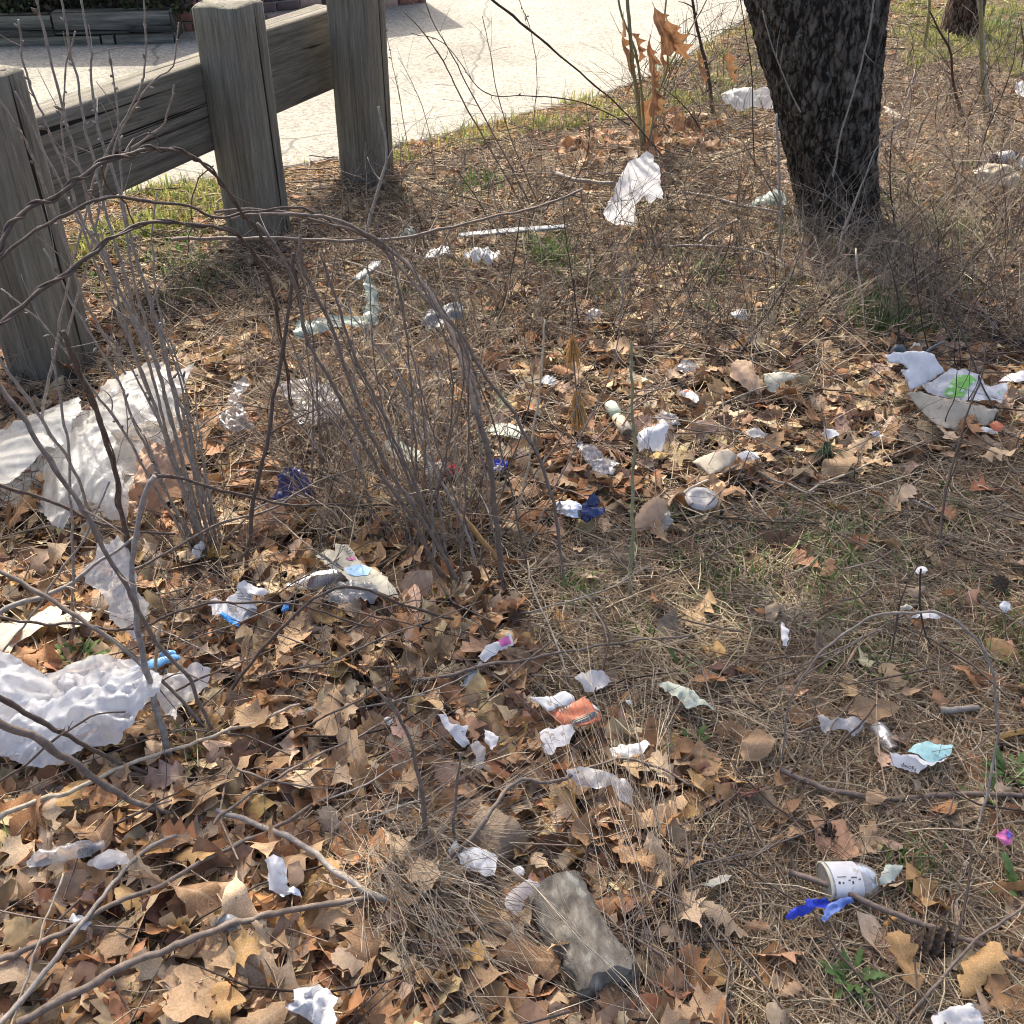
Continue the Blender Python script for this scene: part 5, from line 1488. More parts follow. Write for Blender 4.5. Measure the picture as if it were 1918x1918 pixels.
trash('torn_paper', 'torn white paper strip lying beside a green leaf', 'paper', 'torn white strip by green leaf',
      [(1140, 1408), (1160, 1396), (1185, 1398), (1208, 1388), (1216, 1400), (1205, 1415), (1185, 1418), (1172, 1430), (1155, 1428), (1146, 1420)], 'paper', tilt=16, lift=.045, crumple=.004, folds=3, seed=175, dome=.008, curl=.015, step=.007)
trash('plastic_film', 'crumpled clear and white film under grey stems right of centre front', 'plastic film', 'crumpled film under grey stems',
      [(1058, 1462), (1085, 1452), (1120, 1455), (1140, 1460), (1170, 1468), (1185, 1490), (1182, 1512), (1160, 1505), (1145, 1480), (1120, 1492), (1098, 1485), (1075, 1480)], 'film', tilt=14, lift=.045, crumple=.008, freq=34, folds=4, seed=177, dome=.012, step=.008)
trash('napkin', 'pale greenish white crumpled napkin lying on pine needles', 'napkin', 'pale greenish napkin',
      [(1232, 1286), (1250, 1282), (1272, 1285), (1290, 1292), (1305, 1310), (1325, 1318), (1342, 1322), (1335, 1332), (1310, 1330), (1288, 1338), (1272, 1322), (1255, 1305)], 'newsgreen', tilt=12, lift=.035, crumple=.008, freq=30, folds=4, seed=179, dome=.014, step=.008)
multi('white_packet', 'bright white torn packet lying by the pale log', 'packet', 'bright white torn packet', (885, 1640), [
    ('front_panel', [(858, 1605), (880, 1590), (905, 1594), (932, 1604), (930, 1625), (926, 1640), (905, 1642), (880, 1630), (862, 1620)], 'foam', dict(tilt=20, lift=.055, crumple=.002, folds=2, seed=181, dome=.010, curl=.008, step=.008)),
    ('side_flap', [(840, 1592), (855, 1572), (862, 1590), (875, 1592), (862, 1606), (846, 1608)], 'paper', dict(tilt=40, lift=.06, crumple=.002, folds=2, seed=182, dome=.004, step=.007))])
trash('plastic_ribbon', 'folded white plastic strip lying across the end of the log', 'plastic strip', 'folded white strip',
      [(945, 1690), (955, 1672), (972, 1660), (985, 1652), (1005, 1655), (1012, 1663), (992, 1678), (982, 1688), (978, 1712), (960, 1716), (948, 1705)], 'film', tilt=22, lift=.055, crumple=.004, folds=4, seed=183, dome=.014, step=.007)
trash('paper_scrap', 'tiny white chip between the white packet and the log', 'paper scrap', None,
      [(960, 1626), (972, 1622), (982, 1630), (980, 1642), (968, 1640)], 'paper', tilt=30, lift=.05, crumple=.002, folds=2, seed=184, step=.006)

# ---- right front
trash('plastic_film', 'small crumpled clear film crossed by a dark stick on needles', 'plastic film', 'clear film under dark stick',
      [(1528, 1345), (1540, 1342), (1552, 1355), (1575, 1352), (1592, 1346), (1606, 1352), (1620, 1358), (1608, 1375), (1598, 1385), (1585, 1372), (1562, 1370), (1545, 1375)], 'film', tilt=14, lift=.03, crumple=.006, freq=40, folds=4, seed=191, dome=.012, step=.0065)
A = G(1642, 1360, .03); B = G(1672, 1406, .018)
cp = empty('sample_cup', A); L = np.linalg.norm(B - A)
V, F = lathe([(.016, 0), (.0165, .002), (.0185, L), (.0195, L)], A, B, 26, .85)
link('cup_wall', mk_mesh('cup_wall', V - A, F, M['cup']), cp)
V, F = lathe([(.001, L - .003), (.007, L - .003), (.008, L - .001), (.0185, L - .001)], A, B, 26, .85)
link('cup_bottom', mk_mesh('cup_bottom', V - A, F, M['film']), cp)
tag(cp, 'tiny clear plastic cup lying on its side by the mint packet', 'plastic cup'); LM.append((1655, 1385, 'tiny clear cup'))
pk = multi('mint_packet', 'folded white and mint green packet with black lettering on pine needles', 'packet', 'white and mint packet', (1720, 1445), [
    ('white_panel', [(1664, 1410), (1690, 1414), (1718, 1417), (1735, 1436), (1722, 1444), (1718, 1450), (1690, 1440), (1666, 1434), (1668, 1424)], 'foam', dict(tilt=32, lift=.03, crumple=.001, folds=1, seed=193, dome=.004, curl=.002, step=.006)),
    ('mint_panel', [(1698, 1410), (1712, 1396), (1730, 1392), (1760, 1396), (1784, 1400), (1780, 1416), (1760, 1426), (1745, 1434), (1732, 1428), (1718, 1416)], 'teal', dict(tilt=12, lift=.045, crumple=.003, folds=2, seed=194, dome=.006, curl=.004, step=.007, pivot=(1740, 1438))),
    ('white_seam', [(1690, 1412), (1718, 1415), (1734, 1428), (1748, 1432), (1775, 1420), (1762, 1430), (1742, 1438), (1728, 1434), (1714, 1420)], 'foam', dict(tilt=14, lift=.05, crumple=.001, folds=1, seed=195, dome=.003, step=.006, pivot=(1735, 1442)))])
# lettering along the lower edge of the packet (upside down, as it lies)
cu = bpy.data.curves.new('lettering', 'FONT'); cu.body = 'Nowpo'; cu.size = .011; cu.extrude = .0002
to = bpy.data.objects.new('lettering', cu); COL.objects.link(to)
dg = bpy.context.evaluated_depsgraph_get()
tme = bpy.data.meshes.new_from_object(to.evaluated_get(dg)); bpy.data.objects.remove(to)
tme.materials.clear(); tme.materials.append(M['black'])
t0 = G(1717, 1441, .038); t1 = G(1672, 1428, .038)
lo = link('lettering', tme, pk, t0 - np.array(pk.location))
dx = Vector(t1 - t0).normalized(); nn_ = Vector((0, -math.sin(R(32)), math.cos(R(32))))
dy = nn_.cross(dx).normalized(); nn_ = dx.cross(dy)
from mathutils import Matrix
lo.matrix_local = Matrix.Translation(Vector(t0 - np.array(pk.location)) + nn_ * .009) @ Matrix((dx, dy, nn_)).transposed().to_4x4()
# cup with paper label
A = G(1544, 1650, .044); B = G(1640, 1646, .036)
ct = empty('labelled_cup', A); L = np.linalg.norm(B - A)
V, F = lathe([(.001, .002), (.031, .002), (.033, .001), (.033, .004), (.0315, .006), (.031, L * .4), (.0305, L * .66), (.030, L * .75), (.027, L * .85), (.021, L * .96), (.018, L), (.001, L)], A, B, 34, .66, .012)
link('cup_body', mk_mesh('cup_body', V - A, F, M['cup']), ct)
V, F = lathe([(.0326, .007), (.0330, .008), (.0328, L * .3), (.0326, L * .62), (.0320, L * .625)], A, B, 34, .66, .012)
link('paper_label', mk_mesh('paper_label', V - A, F, M['foam']), ct)
V, F = lathe([(.032, -.001), (.0345, .0), (.0345, .003), (.032, .004)], A, B, 34, .66, .012)
link('rim', mk_mesh('rim', V - A, F, M['news']), ct)
ax = (B - A) / L
for k, (t, a, w, h_) in enumerate([(.012, 62, .004, .005), (.019, 60, .003, .003), (.030, 66, .004, .002), (.036, 62, .003, .005), (.036, 74, .010, .002), (.048, 68, .004, .002), (.012, 76, .016, .0015)]):
    u = np.cross(ax, [0, 0, 1.]); u /= np.linalg.norm(u); v = np.cross(u, ax)
    rad = (math.cos(R(a + 180 - 180)) * -1 * 0 * u)
    d_ = math.cos(R(180 - a)) * (-u if (-u)[1] > 0 else u) + math.sin(R(a)) * v * .66
    c_ = ax * t + d_ * .0345
    tang = np.cross(ax, d_ / np.linalg.norm(d_))
    q = np.array([c_, c_ + ax * w, c_ + ax * w + tang * h_, c_ + tang * h_])
    link('printed_mark', mk_mesh('printed_mark', q, np.array([[0, 1, 2, 3]]), M['ink']), ct)
tag(ct, 'clear plastic cup with a white paper label lying on its side', 'plastic cup'); LM.append((1590, 1645, 'white-labelled cup'))
multi('plastic_ribbon', 'twisted bright cobalt blue plastic film below the labelled cup', 'plastic film', 'twisted cobalt blue film', (1520, 1725), [
    ('dark_end', [(1464, 1722), (1478, 1708), (1498, 1702), (1506, 1688), (1530, 1684), (1550, 1682), (1556, 1690), (1545, 1704), (1525, 1702), (1508, 1716), (1488, 1722), (1470, 1730)], 'blue', dict(tilt=22, lift=.03, crumple=.007, freq=50, folds=4, seed=197, dome=.014, curl=.01, step=.006)),
    ('light_end', [(1540, 1715), (1546, 1698), (1560, 1690), (1575, 1682), (1592, 1680), (1598, 1688), (1582, 1696), (1568, 1708), (1550, 1720), (1540, 1730), (1534, 1722)], 'blueL', dict(tilt=24, lift=.03, crumple=.005, freq=40, folds=3, seed=198, dome=.012, curl=.01, step=.006))])
A = G(1657, 1733, .028); B = G(1688, 1712, .028)
cg = empty('cigarette_butt', A)
V, F = lathe([(.0005, 0), (.0038, .0005), (.004, .002), (.004, .024), (.0005, .0245)], A, B, 14)
link('filter', mk_mesh('filter', V - A, F, M['butt']), cg)
V, F = lathe([(.0038, .0246), (.0039, .03), (.0034, .034), (.0005, .035)], A, B, 14)
link('paper_end', mk_mesh('paper_end', V - A, F, M['filter']), cg)
tag(cg, 'orange cigarette butt under the long stick at lower right', 'cigarette butt'); LM.append((1672, 1722, 'cigarette butt'))
trash('wrapper', 'small crumpled pink and violet wrapper at the right edge', 'wrapper', 'pink and violet wrapper',
      [(1862, 1568), (1872, 1558), (1885, 1552), (1895, 1565), (1890, 1582), (1875, 1586)], 'pink', tilt=30, lift=.03, crumple=.006, freq=60, folds=4, seed=201, dome=.012, step=.005,
      prints=[('violet_print', [(1876, 1562), (1886, 1556), (1890, 1568), (1880, 1574)], M['violet'])])
trash('foam_scrap', 'pale mottled foam tray corner at the bottom right edge', 'foam scrap', 'mottled foam corner',
      [(1740, 1908), (1768, 1892), (1800, 1886), (1822, 1900), (1838, 1925), (1820, 1950), (1750, 1950)], 'paper', tilt=18, lift=.04, crumple=.008, freq=40, folds=4, seed=203, dome=.02, step=.008)
trash('torn_paper', 'grey-green dry leaf-like card right of the labelled cup', 'card', None,
      [(1640, 1650), (1655, 1622), (1690, 1620), (1680, 1640), (1662, 1658), (1645, 1662)], 'newsgreen', tilt=22, lift=.035, crumple=.004, folds=3, seed=205, dome=.008, step=.008)

# ---- left front
multi('crushed_cup', 'crushed clear and grey plastic cups lying in leaves at the lower left', 'plastic cup', 'crushed clear cups', (160, 1615), [
    ('rolled_wall', [(68, 1618), (90, 1602), (130, 1590), (170, 1575), (196, 1574), (198, 1590), (165, 1608), (130, 1620), (95, 1628), (72, 1628)], 'clear', dict(tilt=30, lift=.045, crumple=.006, freq=34, folds=4, seed=211, dome=.03, step=.008)),
    ('torn_wall', [(150, 1618), (180, 1605), (215, 1592), (240, 1600), (250, 1618), (225, 1622), (200, 1632), (185, 1625)], 'film', dict(tilt=30, lift=.045, crumple=.006, freq=34, folds=4, seed=212, dome=.02, step=.008))])
multi('cigarette_pack', 'crushed pale grey cigarette packet standing on end among leaves', 'packet', 'crushed grey packet', (530, 1670), [
    ('front', [(496, 1610), (512, 1600), (530, 1604), (540, 1625), (546, 1660), (528, 1668), (508, 1660), (502, 1640)], 'paper', dict(tilt=55, lift=.04, crumple=.004, freq=26, folds=4, seed=213, dome=.012, step=.008, pivot=(525, 1672))),
    ('side', [(540, 1618), (560, 1612), (568, 1630), (570, 1650), (556, 1662), (546, 1658)], 'kraft', dict(tilt=45, lift=.04, crumple=.003, folds=2, seed=214, dome=.004, step=.008)),
    ('lining', [(522, 1668), (545, 1660), (562, 1668), (566, 1682), (548, 1676), (534, 1684), (526, 1680)], 'foil', dict(tilt=20, lift=.035, crumple=.004, freq=60, folds=3, seed=215, dome=.006, step=.006))])
trash('tissue', 'crumpled pale blue-white tissue at the bottom edge left of centre', 'tissue', 'crumpled tissue',
      [(540, 1888), (560, 1880), (556, 1856), (575, 1850), (600, 1846), (622, 1858), (636, 1870), (630, 1890), (640, 1912), (628, 1935), (600, 1925), (572, 1905)], 'paper', tilt=26, lift=.045, crumple=.014, freq=34, folds=6, seed=217, dome=.03, curl=.02, step=.008)
trash('rag', 'dark grey flat rag lump lying among leaves at lower left', 'rag', None,
      [(394, 1732), (412, 1724), (440, 1720), (456, 1728), (452, 1745), (430, 1752), (405, 1748)], 'greypl', tilt=18, lift=.04, crumple=.008, freq=34, folds=4, seed=219, dome=.02, step=.008)

# ================================================================== logs, cones, stones
def near(px, py):
    best = min(LM, key=lambda q: (q[0] - px) ** 2 + ((q[1] - py) * 1.3) ** 2)
    dx, dy = px - best[0], (py - best[1]) * 1.3
    if abs(dx) >= abs(dy): w = 'left of' if dx < 0 else 'right of'
    else: w = 'behind' if dy < 0 else 'in front of'
    return w, best[2], math.hypot(dx, dy)
ORD = ['', 'second', 'third', 'fourth', 'fifth', 'sixth', 'seventh', 'eighth', 'ninth', 'tenth', 'eleventh', 'twelfth', 'thirteenth', 'fourteenth', 'fifteenth', 'sixteenth', 'seventeenth', 'eighteenth', 'nineteenth', 'twentieth']
def uniq(label):
    if label not in LABELS: return label
    for q in ORD[1:]:
        l = f'{q} {label}'
        if l not in LABELS: return l
    return label

A = G(1040, 1665, .045); B = G(1135, 1845, .045)
lg = empty('log', (A + B) / 2); LO = (A + B) / 2
L = np.linalg.norm(B - A); axv = (B - A) / L
prof_ = [(.0, -.004)] ; n_ = 44
kk = 48
u = np.cross(axv, [0, 0, 1.]); u /= np.linalg.norm(u); v = np.cross(u, axv)
rings = []
for q in range(n_):
    t = q / (n_ - 1); ring = []
    for j in range(kk):
        a = j / kk * 2 * math.pi
        r = .046 + .004 * math.sin(t * 5 + a) + .006 * (1 - 2 * abs(noise.noise(Vector((math.cos(a) * 3, math.sin(a) * 3, t * 4))))) + .003 * noise.noise(Vector((math.cos(a) * 9, math.sin(a) * 9, t * 14)))
        end = 0
        if t > .9: end = (t - .9) * .12 * noise.noise(Vector((a * 2, 5, 1)))
        ring.append(A + axv * (t * L + end) + r * (math.cos(a) * u + math.sin(a) * v * .72) - LO)
    rings.append(ring)
V, F = loft(rings, kk)
link('bark', mk_mesh('bark', V, F, M['logbark']), lg)
for q, nm in ((0, 'broken_end'), (n_ - 1, 'broken_end')):
    ring = V[q * kk:(q + 1) * kk]; c = ring.mean(0)
    inner = c + (ring - c) * .5 + axv * (.008 if q else -.008)
    VV = np.concatenate([ring * .999 + c * .001, inner, c[None]])
    FF = [np.array([[j, (j + 1) % kk, kk + (j + 1) % kk, kk + j] for j in range(kk)]), np.array([[kk + j, kk + (j + 1) % kk, 2 * kk] for j in range(kk)])]
    link(nm, mk_mesh(nm, VV, FF, M['logbark']), lg)
tag(lg, 'short grey rotting log with pale lichen at its near end', 'log'); LM.append((1080, 1760, 'grey lichened log'))

def stone(px, py, s, label, flat=.55, mat='stone', name='stone'):
    c = G(px, py, s * .25); k, n = 20, 12
    rings = []
    for q in range(n):
        ph = math.pi * q / (n - 1); ring = []
        for j in range(k):
            a = 2 * math.pi * j / k
            d = Vector((math.sin(ph) * math.cos(a), math.sin(ph) * math.sin(a), math.cos(ph)))
            r = s * (1 + .25 * noise.noise(d * 1.6 + Vector((px, py, 0))) + .08 * noise.noise(d * 5))
            ring.append((d.x * r * 1.25, d.y * r, d.z * r * flat))
        rings.append(ring)
    V, F = loft(rings, k)
    tag(link(name, mk_mesh(name, V, F, M[mat]), None, c), label, name)
stone(592, 1352, .036, 'mossy grey-green stone among leaves right of the big white bag')
stone(1010, 1045, .012, 'small pale pebble at the foot of the canes')

def pine_cone(px, py, s, az, label):
    c = G(px, py, s * .5 + .012)
    o = empty('pine_cone', c)
    d = np.array([math.cos(az), math.sin(az), .15]); d /= np.linalg.norm(d)
    V, F = lathe([(.001, -s), (s * .3, -s * .8), (s * .42, -s * .2), (s * .3, s * .5), (s * .05, s)], np.zeros(3), d, 14)
    link('core', mk_mesh('core', V, F, M['cone']), o)
    u = np.cross(d, [0, 0, 1.]); u /= np.linalg.norm(u); v = np.cross(u, d)
    tri = np.array([[0, -.22, 0], [.55, -.30, .06], [.85, 0, .28], [.55, .30, .06], [0, .22, 0], [.5, 0, .16]])
    FF = np.array([[0, 1, 5], [1, 2, 5], [2, 3, 5], [3, 4, 5], [4, 0, 5]])
    sm = mk_mesh('scale', tri * s * .62, FF, M['cone'], smooth=False)
    n = 46
    for q in range(n):
        t = -0.85 + 1.75 * q / n; a = q * 2.39996
        rad = math.cos(a) * u + math.sin(a) * v
        r = s * .42 * math.sqrt(max(.05, 1 - (t * .9) ** 2)) * .8
        sc = link('scale', sm, o)
        out = Vector(rad * .85 + d * .35).normalized(); side = Vector(np.cross(d, rad)).normalized(); up = out.cross(side).normalized()
        k = .55 + .6 * math.sqrt(max(.02, 1 - (t * .85) ** 2))
        sc.matrix_local = Matrix.Translation(Vector(rad * r + d * t * s)) @ Matrix((out * k, side * k, up * k)).transposed().to_4x4()
    tag(o, label, 'pine cone'); LM.append((px, py, label.split(' lying')[0]))
pine_cone(1738, 1772, .034, .4, 'brown pine cone lying under the long stick at lower right')
pine_cone(1872, 1102, .026, 1.2, 'dark pine cone lying in needles by the right edge')
pine_cone(1560, 1568, .024, 2.2, 'weathered pine cone lying in litter behind the labelled cup')

# ================================================================== stems
SEED = [100]
def stem_pts(px, mode, lift=.03, n=None):
    """px list; mode 'g': lies on the ground at lift(s); (Y0,Y1): stands between these distances (None = ground point)"""
    pts = np.array(px, float)
    m = n or max(10, int(np.linalg.norm(np.diff(pts, axis=0), axis=1).sum() / 16))
    S = spline(pts, m)
    f = np.concatenate([[0], np.cumsum(np.linalg.norm(np.diff(S, axis=0), axis=1))]); f /= f[-1]
    out = []
    if mode == 'g':
        li = np.interp(f, np.linspace(0, 1, len(np.atleast_1d(lift))), np.atleast_1d(lift))
        out = [G(S[q, 0], S[q, 1], li[q]) for q in range(m)]
    else:
        Y = list(mode)
        if Y[0] is None: Y[0] = G(*pts[0])[1]
        if Y[-1] is None: Y[-1] = G(*pts[-1])[1]
        Yi = np.interp(f, np.linspace(0, 1, len(Y)), Y)
        out = [at(S[q, 0], S[q, 1], Yi[q]) for q in range(m)]
    P = np.array(out)
    SEED[0] += 1
    s = SEED[0]
    amp = .0022
    w = np.array([[noise.noise(Vector((q * .45, s, k * 7.7))) + .5 * noise.noise(Vector((q * 1.3, s + 40, k * 3.1))) + 1.4 * noise.noise(Vector((q * .16, s + 80, k * 5.3))) for k in range(3)] for q in range(m)])
    w[0] *= .2
    P = P + w * amp * 1.9
    lowz = np.full(m, .022); lowz[:2] = -.02; lowz[-1] = -.01
    P[:, 2] = np.maximum(P[:, 2], H(P[:, 0], P[:, 1]) + lowz)
    return P
def stem(name, label, cat, px, mode, r0, r1, mat, lift=.03, nodes=True, group=None, side=0, sidelen=.08, buds=0, wrap=None, k=7, leader=None):
    P = stem_pts(px, mode, lift)
    rnd = np.random.default_rng(SEED[0])
    r = np.linspace(r0, r1, len(P))
    if nodes:
        r = r * (1 + .22 * (rnd.random(len(P)) < .14))
    o0 = P[0]
    mb = MB().tube(P - o0, r, k)
    o = link(name, mb.mesh(name, M[mat]), None, o0)
    tag(o, uniq(label), cat, group)
    T = np.gradient(P, axis=0); T /= np.linalg.norm(T, axis=1)[:, None]
    for q in range(side):
        i = int(rnd.uniform(.25, .97) * (len(P) - 1))
        d = T[i] * .7 + rnd.normal(0, .55, 3); d[2] += .15; d /= np.linalg.norm(d)
        L = sidelen * rnd.uniform(.5, 1.5)
        s = np.linspace(0, 1, 6)[:, None]
        Q = P[i] - o0 + d * s * L + rnd.normal(0, .2, 3) * s * s * L
        link('side_twig', MB().tube(Q, np.linspace(r[i] * .55, max(r[i] * .25, .0006), 6), 5).mesh('side_twig', M[mat]), o)
    if buds:
        for q in range(buds):
            i = int(rnd.uniform(.45, 1.0) * (len(P) - 1))
            d = T[i] + rnd.normal(0, .8, 3); d /= np.linalg.norm(d)
            A_ = P[i] - o0; s = rnd.uniform(.004, .008)
            mbb = MB().tube(np.array([A_, A_ + d * s * .8, A_ + d * s * 1.6, A_ + d * s * 2.4]), [.0007, s * .35, s * .42, .0005], 6)
            link('seed_pod', mbb.mesh('seed_pod', M['greystalk'] if rnd.random() < .5 else M['cane']), o)
    if wrap:
        m = len(P); a = np.cumsum(.25 + 1.5 * np.array([max(0, .5 + noise.noise(Vector((q * .07, 3.3, 1)))) for q in range(m * 3)])); a *= wrap[0] * 2 * math.pi / a[-1]
        Pi = np.stack([np.interp(np.linspace(0, 1, m * 3), np.linspace(0, 1, m), P[:, c]) for c in range(3)], -1)
        Ti = np.gradient(Pi, axis=0); Ti /= np.linalg.norm(Ti, axis=1)[:, None]
        uu = np.cross(Ti, [0, 1., 0.2]); uu /= np.linalg.norm(uu, axis=1)[:, None]; vv = np.cross(Ti, uu)
        rr_ = ((r0 + wrap[1]) * .75 * (1 + .9 * np.array([abs(noise.noise(Vector((q * .05, 8.8, 2)))) for q in range(m * 3)])))[:, None]
        Q = Pi + rr_ * (np.cos(a)[:, None] * uu + np.sin(a)[:, None] * vv) - o0
        link('twining_strand', MB().tube(Q, np.linspace(wrap[1], wrap[1] * .6, len(Q)), 6).mesh('twining_strand', M[mat]), o)
    return o

# dry weed stalks at left: a fan from one crown at the foot of the stalks
YB = float(G(385, 1045)[1])
W_ = 'grey dry weed stalk '
stem('weed_stalk', W_ + 'leaning far left across the milky sheet to the top edge', 'weed stalk', [(392, 1045), (335, 900), (268, 700), (208, 520), (152, 330), (112, 180), (62, -20)], (None, YB - .1), .0042, .0018, 'greystalk', side=4, buds=10, group='dry weed stalks')
stem('weed_stalk', W_ + 'crossing the rail left of the second post', 'weed stalk', [(384, 1045), (345, 880), (300, 710), (250, 570), (205, 420), (168, 280), (140, 130), (112, -20)], (None, YB + .02), .0045, .0018, 'greystalk', side=4, buds=12, group='dry weed stalks')
stem('weed_stalk', W_ + 'with thick base rising behind the tan paper bag', 'weed stalk', [(400, 1040), (355, 860), (322, 720), (290, 600), (250, 460), (215, 330), (180, 220), (165, 90), (150, -15)], (None, YB + .08), .005, .0018, 'greystalk', side=4, buds=8, group='dry weed stalks')
stem('weed_stalk', W_ + 'ending in a knobbly tip in front of the rail', 'weed stalk', [(378, 1040), (318, 830), (282, 690), (245, 590), (190, 470), (150, 400), (110, 290), (75, 215), (50, 130), (35, 40)], (None, YB - .15), .004, .0016, 'greystalk', side=5, buds=14, group='dry weed stalks')
stem('weed_stalk', W_ + 'bending right over the rail to a bare tip', 'weed stalk', [(60, 900), (95, 700), (130, 520), (168, 380), (200, 287), (240, 213), (263, 157), (277, 67), (265, -20)], (None, YB + .15), .004, .0016, 'greystalk', side=2, buds=8, group='dry weed stalks')
stem('weed_stalk', W_ + 'with hooked tip reaching over the middle of the rail', 'weed stalk', [(120, 640), (170, 470), (205, 300), (245, 220), (290, 150), (318, 130), (330, 95), (333, 40)], (2.35, 2.2), .0032, .0014, 'greystalk', side=1, buds=6, group='dry weed stalks')
stem('weed_stalk', W_ + 'short, tipped up beside the second post', 'weed stalk', [(210, 300), (285, 250), (308, 230), (318, 195), (327, 160)], (2.3, 2.2), .0028, .0018, 'greystalk', buds=5, group='dry weed stalks')
stem('weed_stalk', W_ + 'crossing steeply in front of the left post', 'weed stalk', [(235, 700), (160, 560), (85, 360), (40, 250), (0, 190), (-30, 140)], (2.2, 2.0), .0035, .002, 'greystalk', side=2, buds=4, group='dry weed stalks')
stem('weed_stalk', W_ + 'parallel to the left post near its right face', 'weed stalk', [(300, 690), (240, 580), (190, 480), (160, 420), (128, 330), (118, 230), (125, 130), (140, 60)], (2.3, 2.15), .0033, .0015, 'greystalk', side=3, buds=8, group='dry weed stalks')
stem('weed_stalk', W_ + 'arching from the left edge over the milky sheet', 'weed stalk', [(-20, 640), (60, 760), (120, 850), (160, 930), (205, 1040)], (1.9, None), .0035, .0035, 'greystalk', group='dry weed stalks')
stem('weed_stalk', 'thick pale forked stalk standing right of the torn hanging bag', 'weed stalk', [(322, 1445), (300, 1350), (270, 1240), (252, 1120), (250, 1040), (262, 960), (285, 893)], (None, 1.45), .0065, .004, 'greystalk', side=1, group='dry weed stalks')
stem('weed_stalk', 'thin grey stalk standing straight in front of the milky sheet', 'weed stalk', [(138, 1215), (137, 1080), (134, 950), (128, 850), (112, 740), (95, 650)], (None, 1.6), .003, .0022, 'greystalk', group='dry weed stalks')
stem('weed_stalk', 'pale straight stalk left of the light blue tray', 'weed stalk', [(296, 1330), (294, 1240), (298, 1165)], (None, 1.4), .0035, .003, 'palestalk', group='dry weed stalks')
stem('weed_stalk', 'thin stalk crossing from yellowed newspaper toward the hanging bag', 'weed stalk', [(0, 1228), (60, 1150), (110, 1080), (160, 1000), (205, 900)], (1.55, 1.6), .0025, .0018, 'greystalk', group='dry weed stalks')
for q, (bx, by, pts, dY) in enumerate([
    (405, 1030, [(370, 880), (345, 740), (310, 640), (270, 540)], .05), (412, 1035, [(385, 900), (360, 780), (335, 690), (305, 600)], .12),
    (398, 1048, [(350, 930), (310, 820), (262, 720), (212, 640)], -.08), (380, 1050, [(300, 900), (240, 760), (190, 660), (130, 560), (85, 470)], -.05),
    (420, 1035, [(395, 930), (375, 830), (365, 740)], .2), (370, 1048, [(330, 960), (285, 850), (245, 780)], -.12), (390, 1030, [(340, 850), (295, 690), (255, 540), (232, 400), (222, 250), (205, 90)], .1), (382, 1040, [(322, 860), (262, 690), (200, 540), (140, 400), (85, 290), (30, 170)], -.02), (408, 1040, [(372, 890), (330, 730), (300, 600), (285, 470), (290, 360)], .16), (375, 1052, [(300, 930), (225, 800), (150, 700), (70, 600), (0, 540)], -.2)]):
    stem('weed_stalk', f'slender grey stalk of the fan, {["first","second","third","fourth","fifth","sixth","seventh","eighth","ninth","tenth"][q]} behind the tan paper bag', 'weed stalk', [(bx, by)] + pts, (None, YB + dY), .0038, .0016, 'greystalk', side=4, buds=7, group='dry weed stalks')

# twisted vines arching over the left
stem('vine', 'twisted brown vine arching over the rail from the left edge', 'vine', [(-40, 520), (0, 455), (40, 405), (100, 365), (165, 320), (240, 288), (320, 280), (370, 300), (420, 350), (470, 425), (540, 500), (562, 570), (575, 650)], (1.55, 1.75, 2.0, 2.3), .0038, .0024, 'vine', wrap=(11, .0026), side=3, sidelen=.06)
stem('vine', 'second twisted vine arching below the first across the left post', 'vine', [(-40, 640), (40, 570), (110, 515), (180, 465), (240, 428), (320, 416), (400, 425), (450, 445), (490, 500), (520, 590), (535, 680), (545, 760)], (1.5, 1.8, 2.2), .0036, .0024, 'vine', wrap=(6, .0022), side=2)
stem('vine', 'thin vine bow crossing between the two twisted vines', 'vine', [(-20, 510), (60, 440), (140, 390), (220, 370), (300, 375), (360, 390), (410, 410), (470, 395), (540, 390), (600, 405), (640, 430)], (1.6, 2.2), .003, .0026, 'vine')
stem('vine', 'curling tendril hanging from the twisted vine before the rail', 'vine', [(190, 310), (200, 350), (235, 380), (250, 420), (285, 440), (310, 440), (350, 425)], (1.8, 2.0), .0018, .0012, 'vine')
stem('vine', 'looped tendril hanging below the second post edge', 'vine', [(400, 310), (378, 330), (365, 355), (360, 390), (362, 430), (372, 450), (385, 440), (375, 420), (355, 435), (350, 480)], (2.1, 2.1), .0014, .0011, 'vine')
stem('vine', 'curled tendril rising above the top of the twisted vine', 'vine', [(240, 290), (250, 262), (285, 248), (300, 270), (270, 285), (215, 282), (225, 270)], (1.85, 1.9), .0016, .0011, 'vine')
# canes of the central thicket
Yc = float(G(890, 1095)[1])
C_ = 'brown bramble cane '
stem('bramble_cane', C_ + 'thickest of the thicket, arching from its foot over to the left', 'bramble cane', [(940, 1098), (932, 990), (920, 890), (892, 770), (858, 650), (815, 565), (765, 500), (700, 448), (630, 415), (560, 402), (490, 400), (430, 412)], (None, Yc, 2.2, 2.1), .0065, .0034, 'cane', side=3)
stem('bramble_cane', C_ + 'twisted alongside the thickest arching cane', 'bramble cane', [(905, 770), (872, 670), (838, 602), (785, 545), (735, 485), (665, 430), (600, 412), (520, 396), (450, 392), (400, 398)], (Yc + .02, 2.2, 2.12), .0045, .003, 'cane')
stem('bramble_cane', C_ + 'bowing right toward the silver snack bag', 'bramble cane', [(1056, 1108), (1048, 1010), (1030, 920), (1000, 845), (955, 765), (905, 700), (872, 640), (830, 590)], (None, Yc + .15), .0042, .0032, 'cane', side=2)
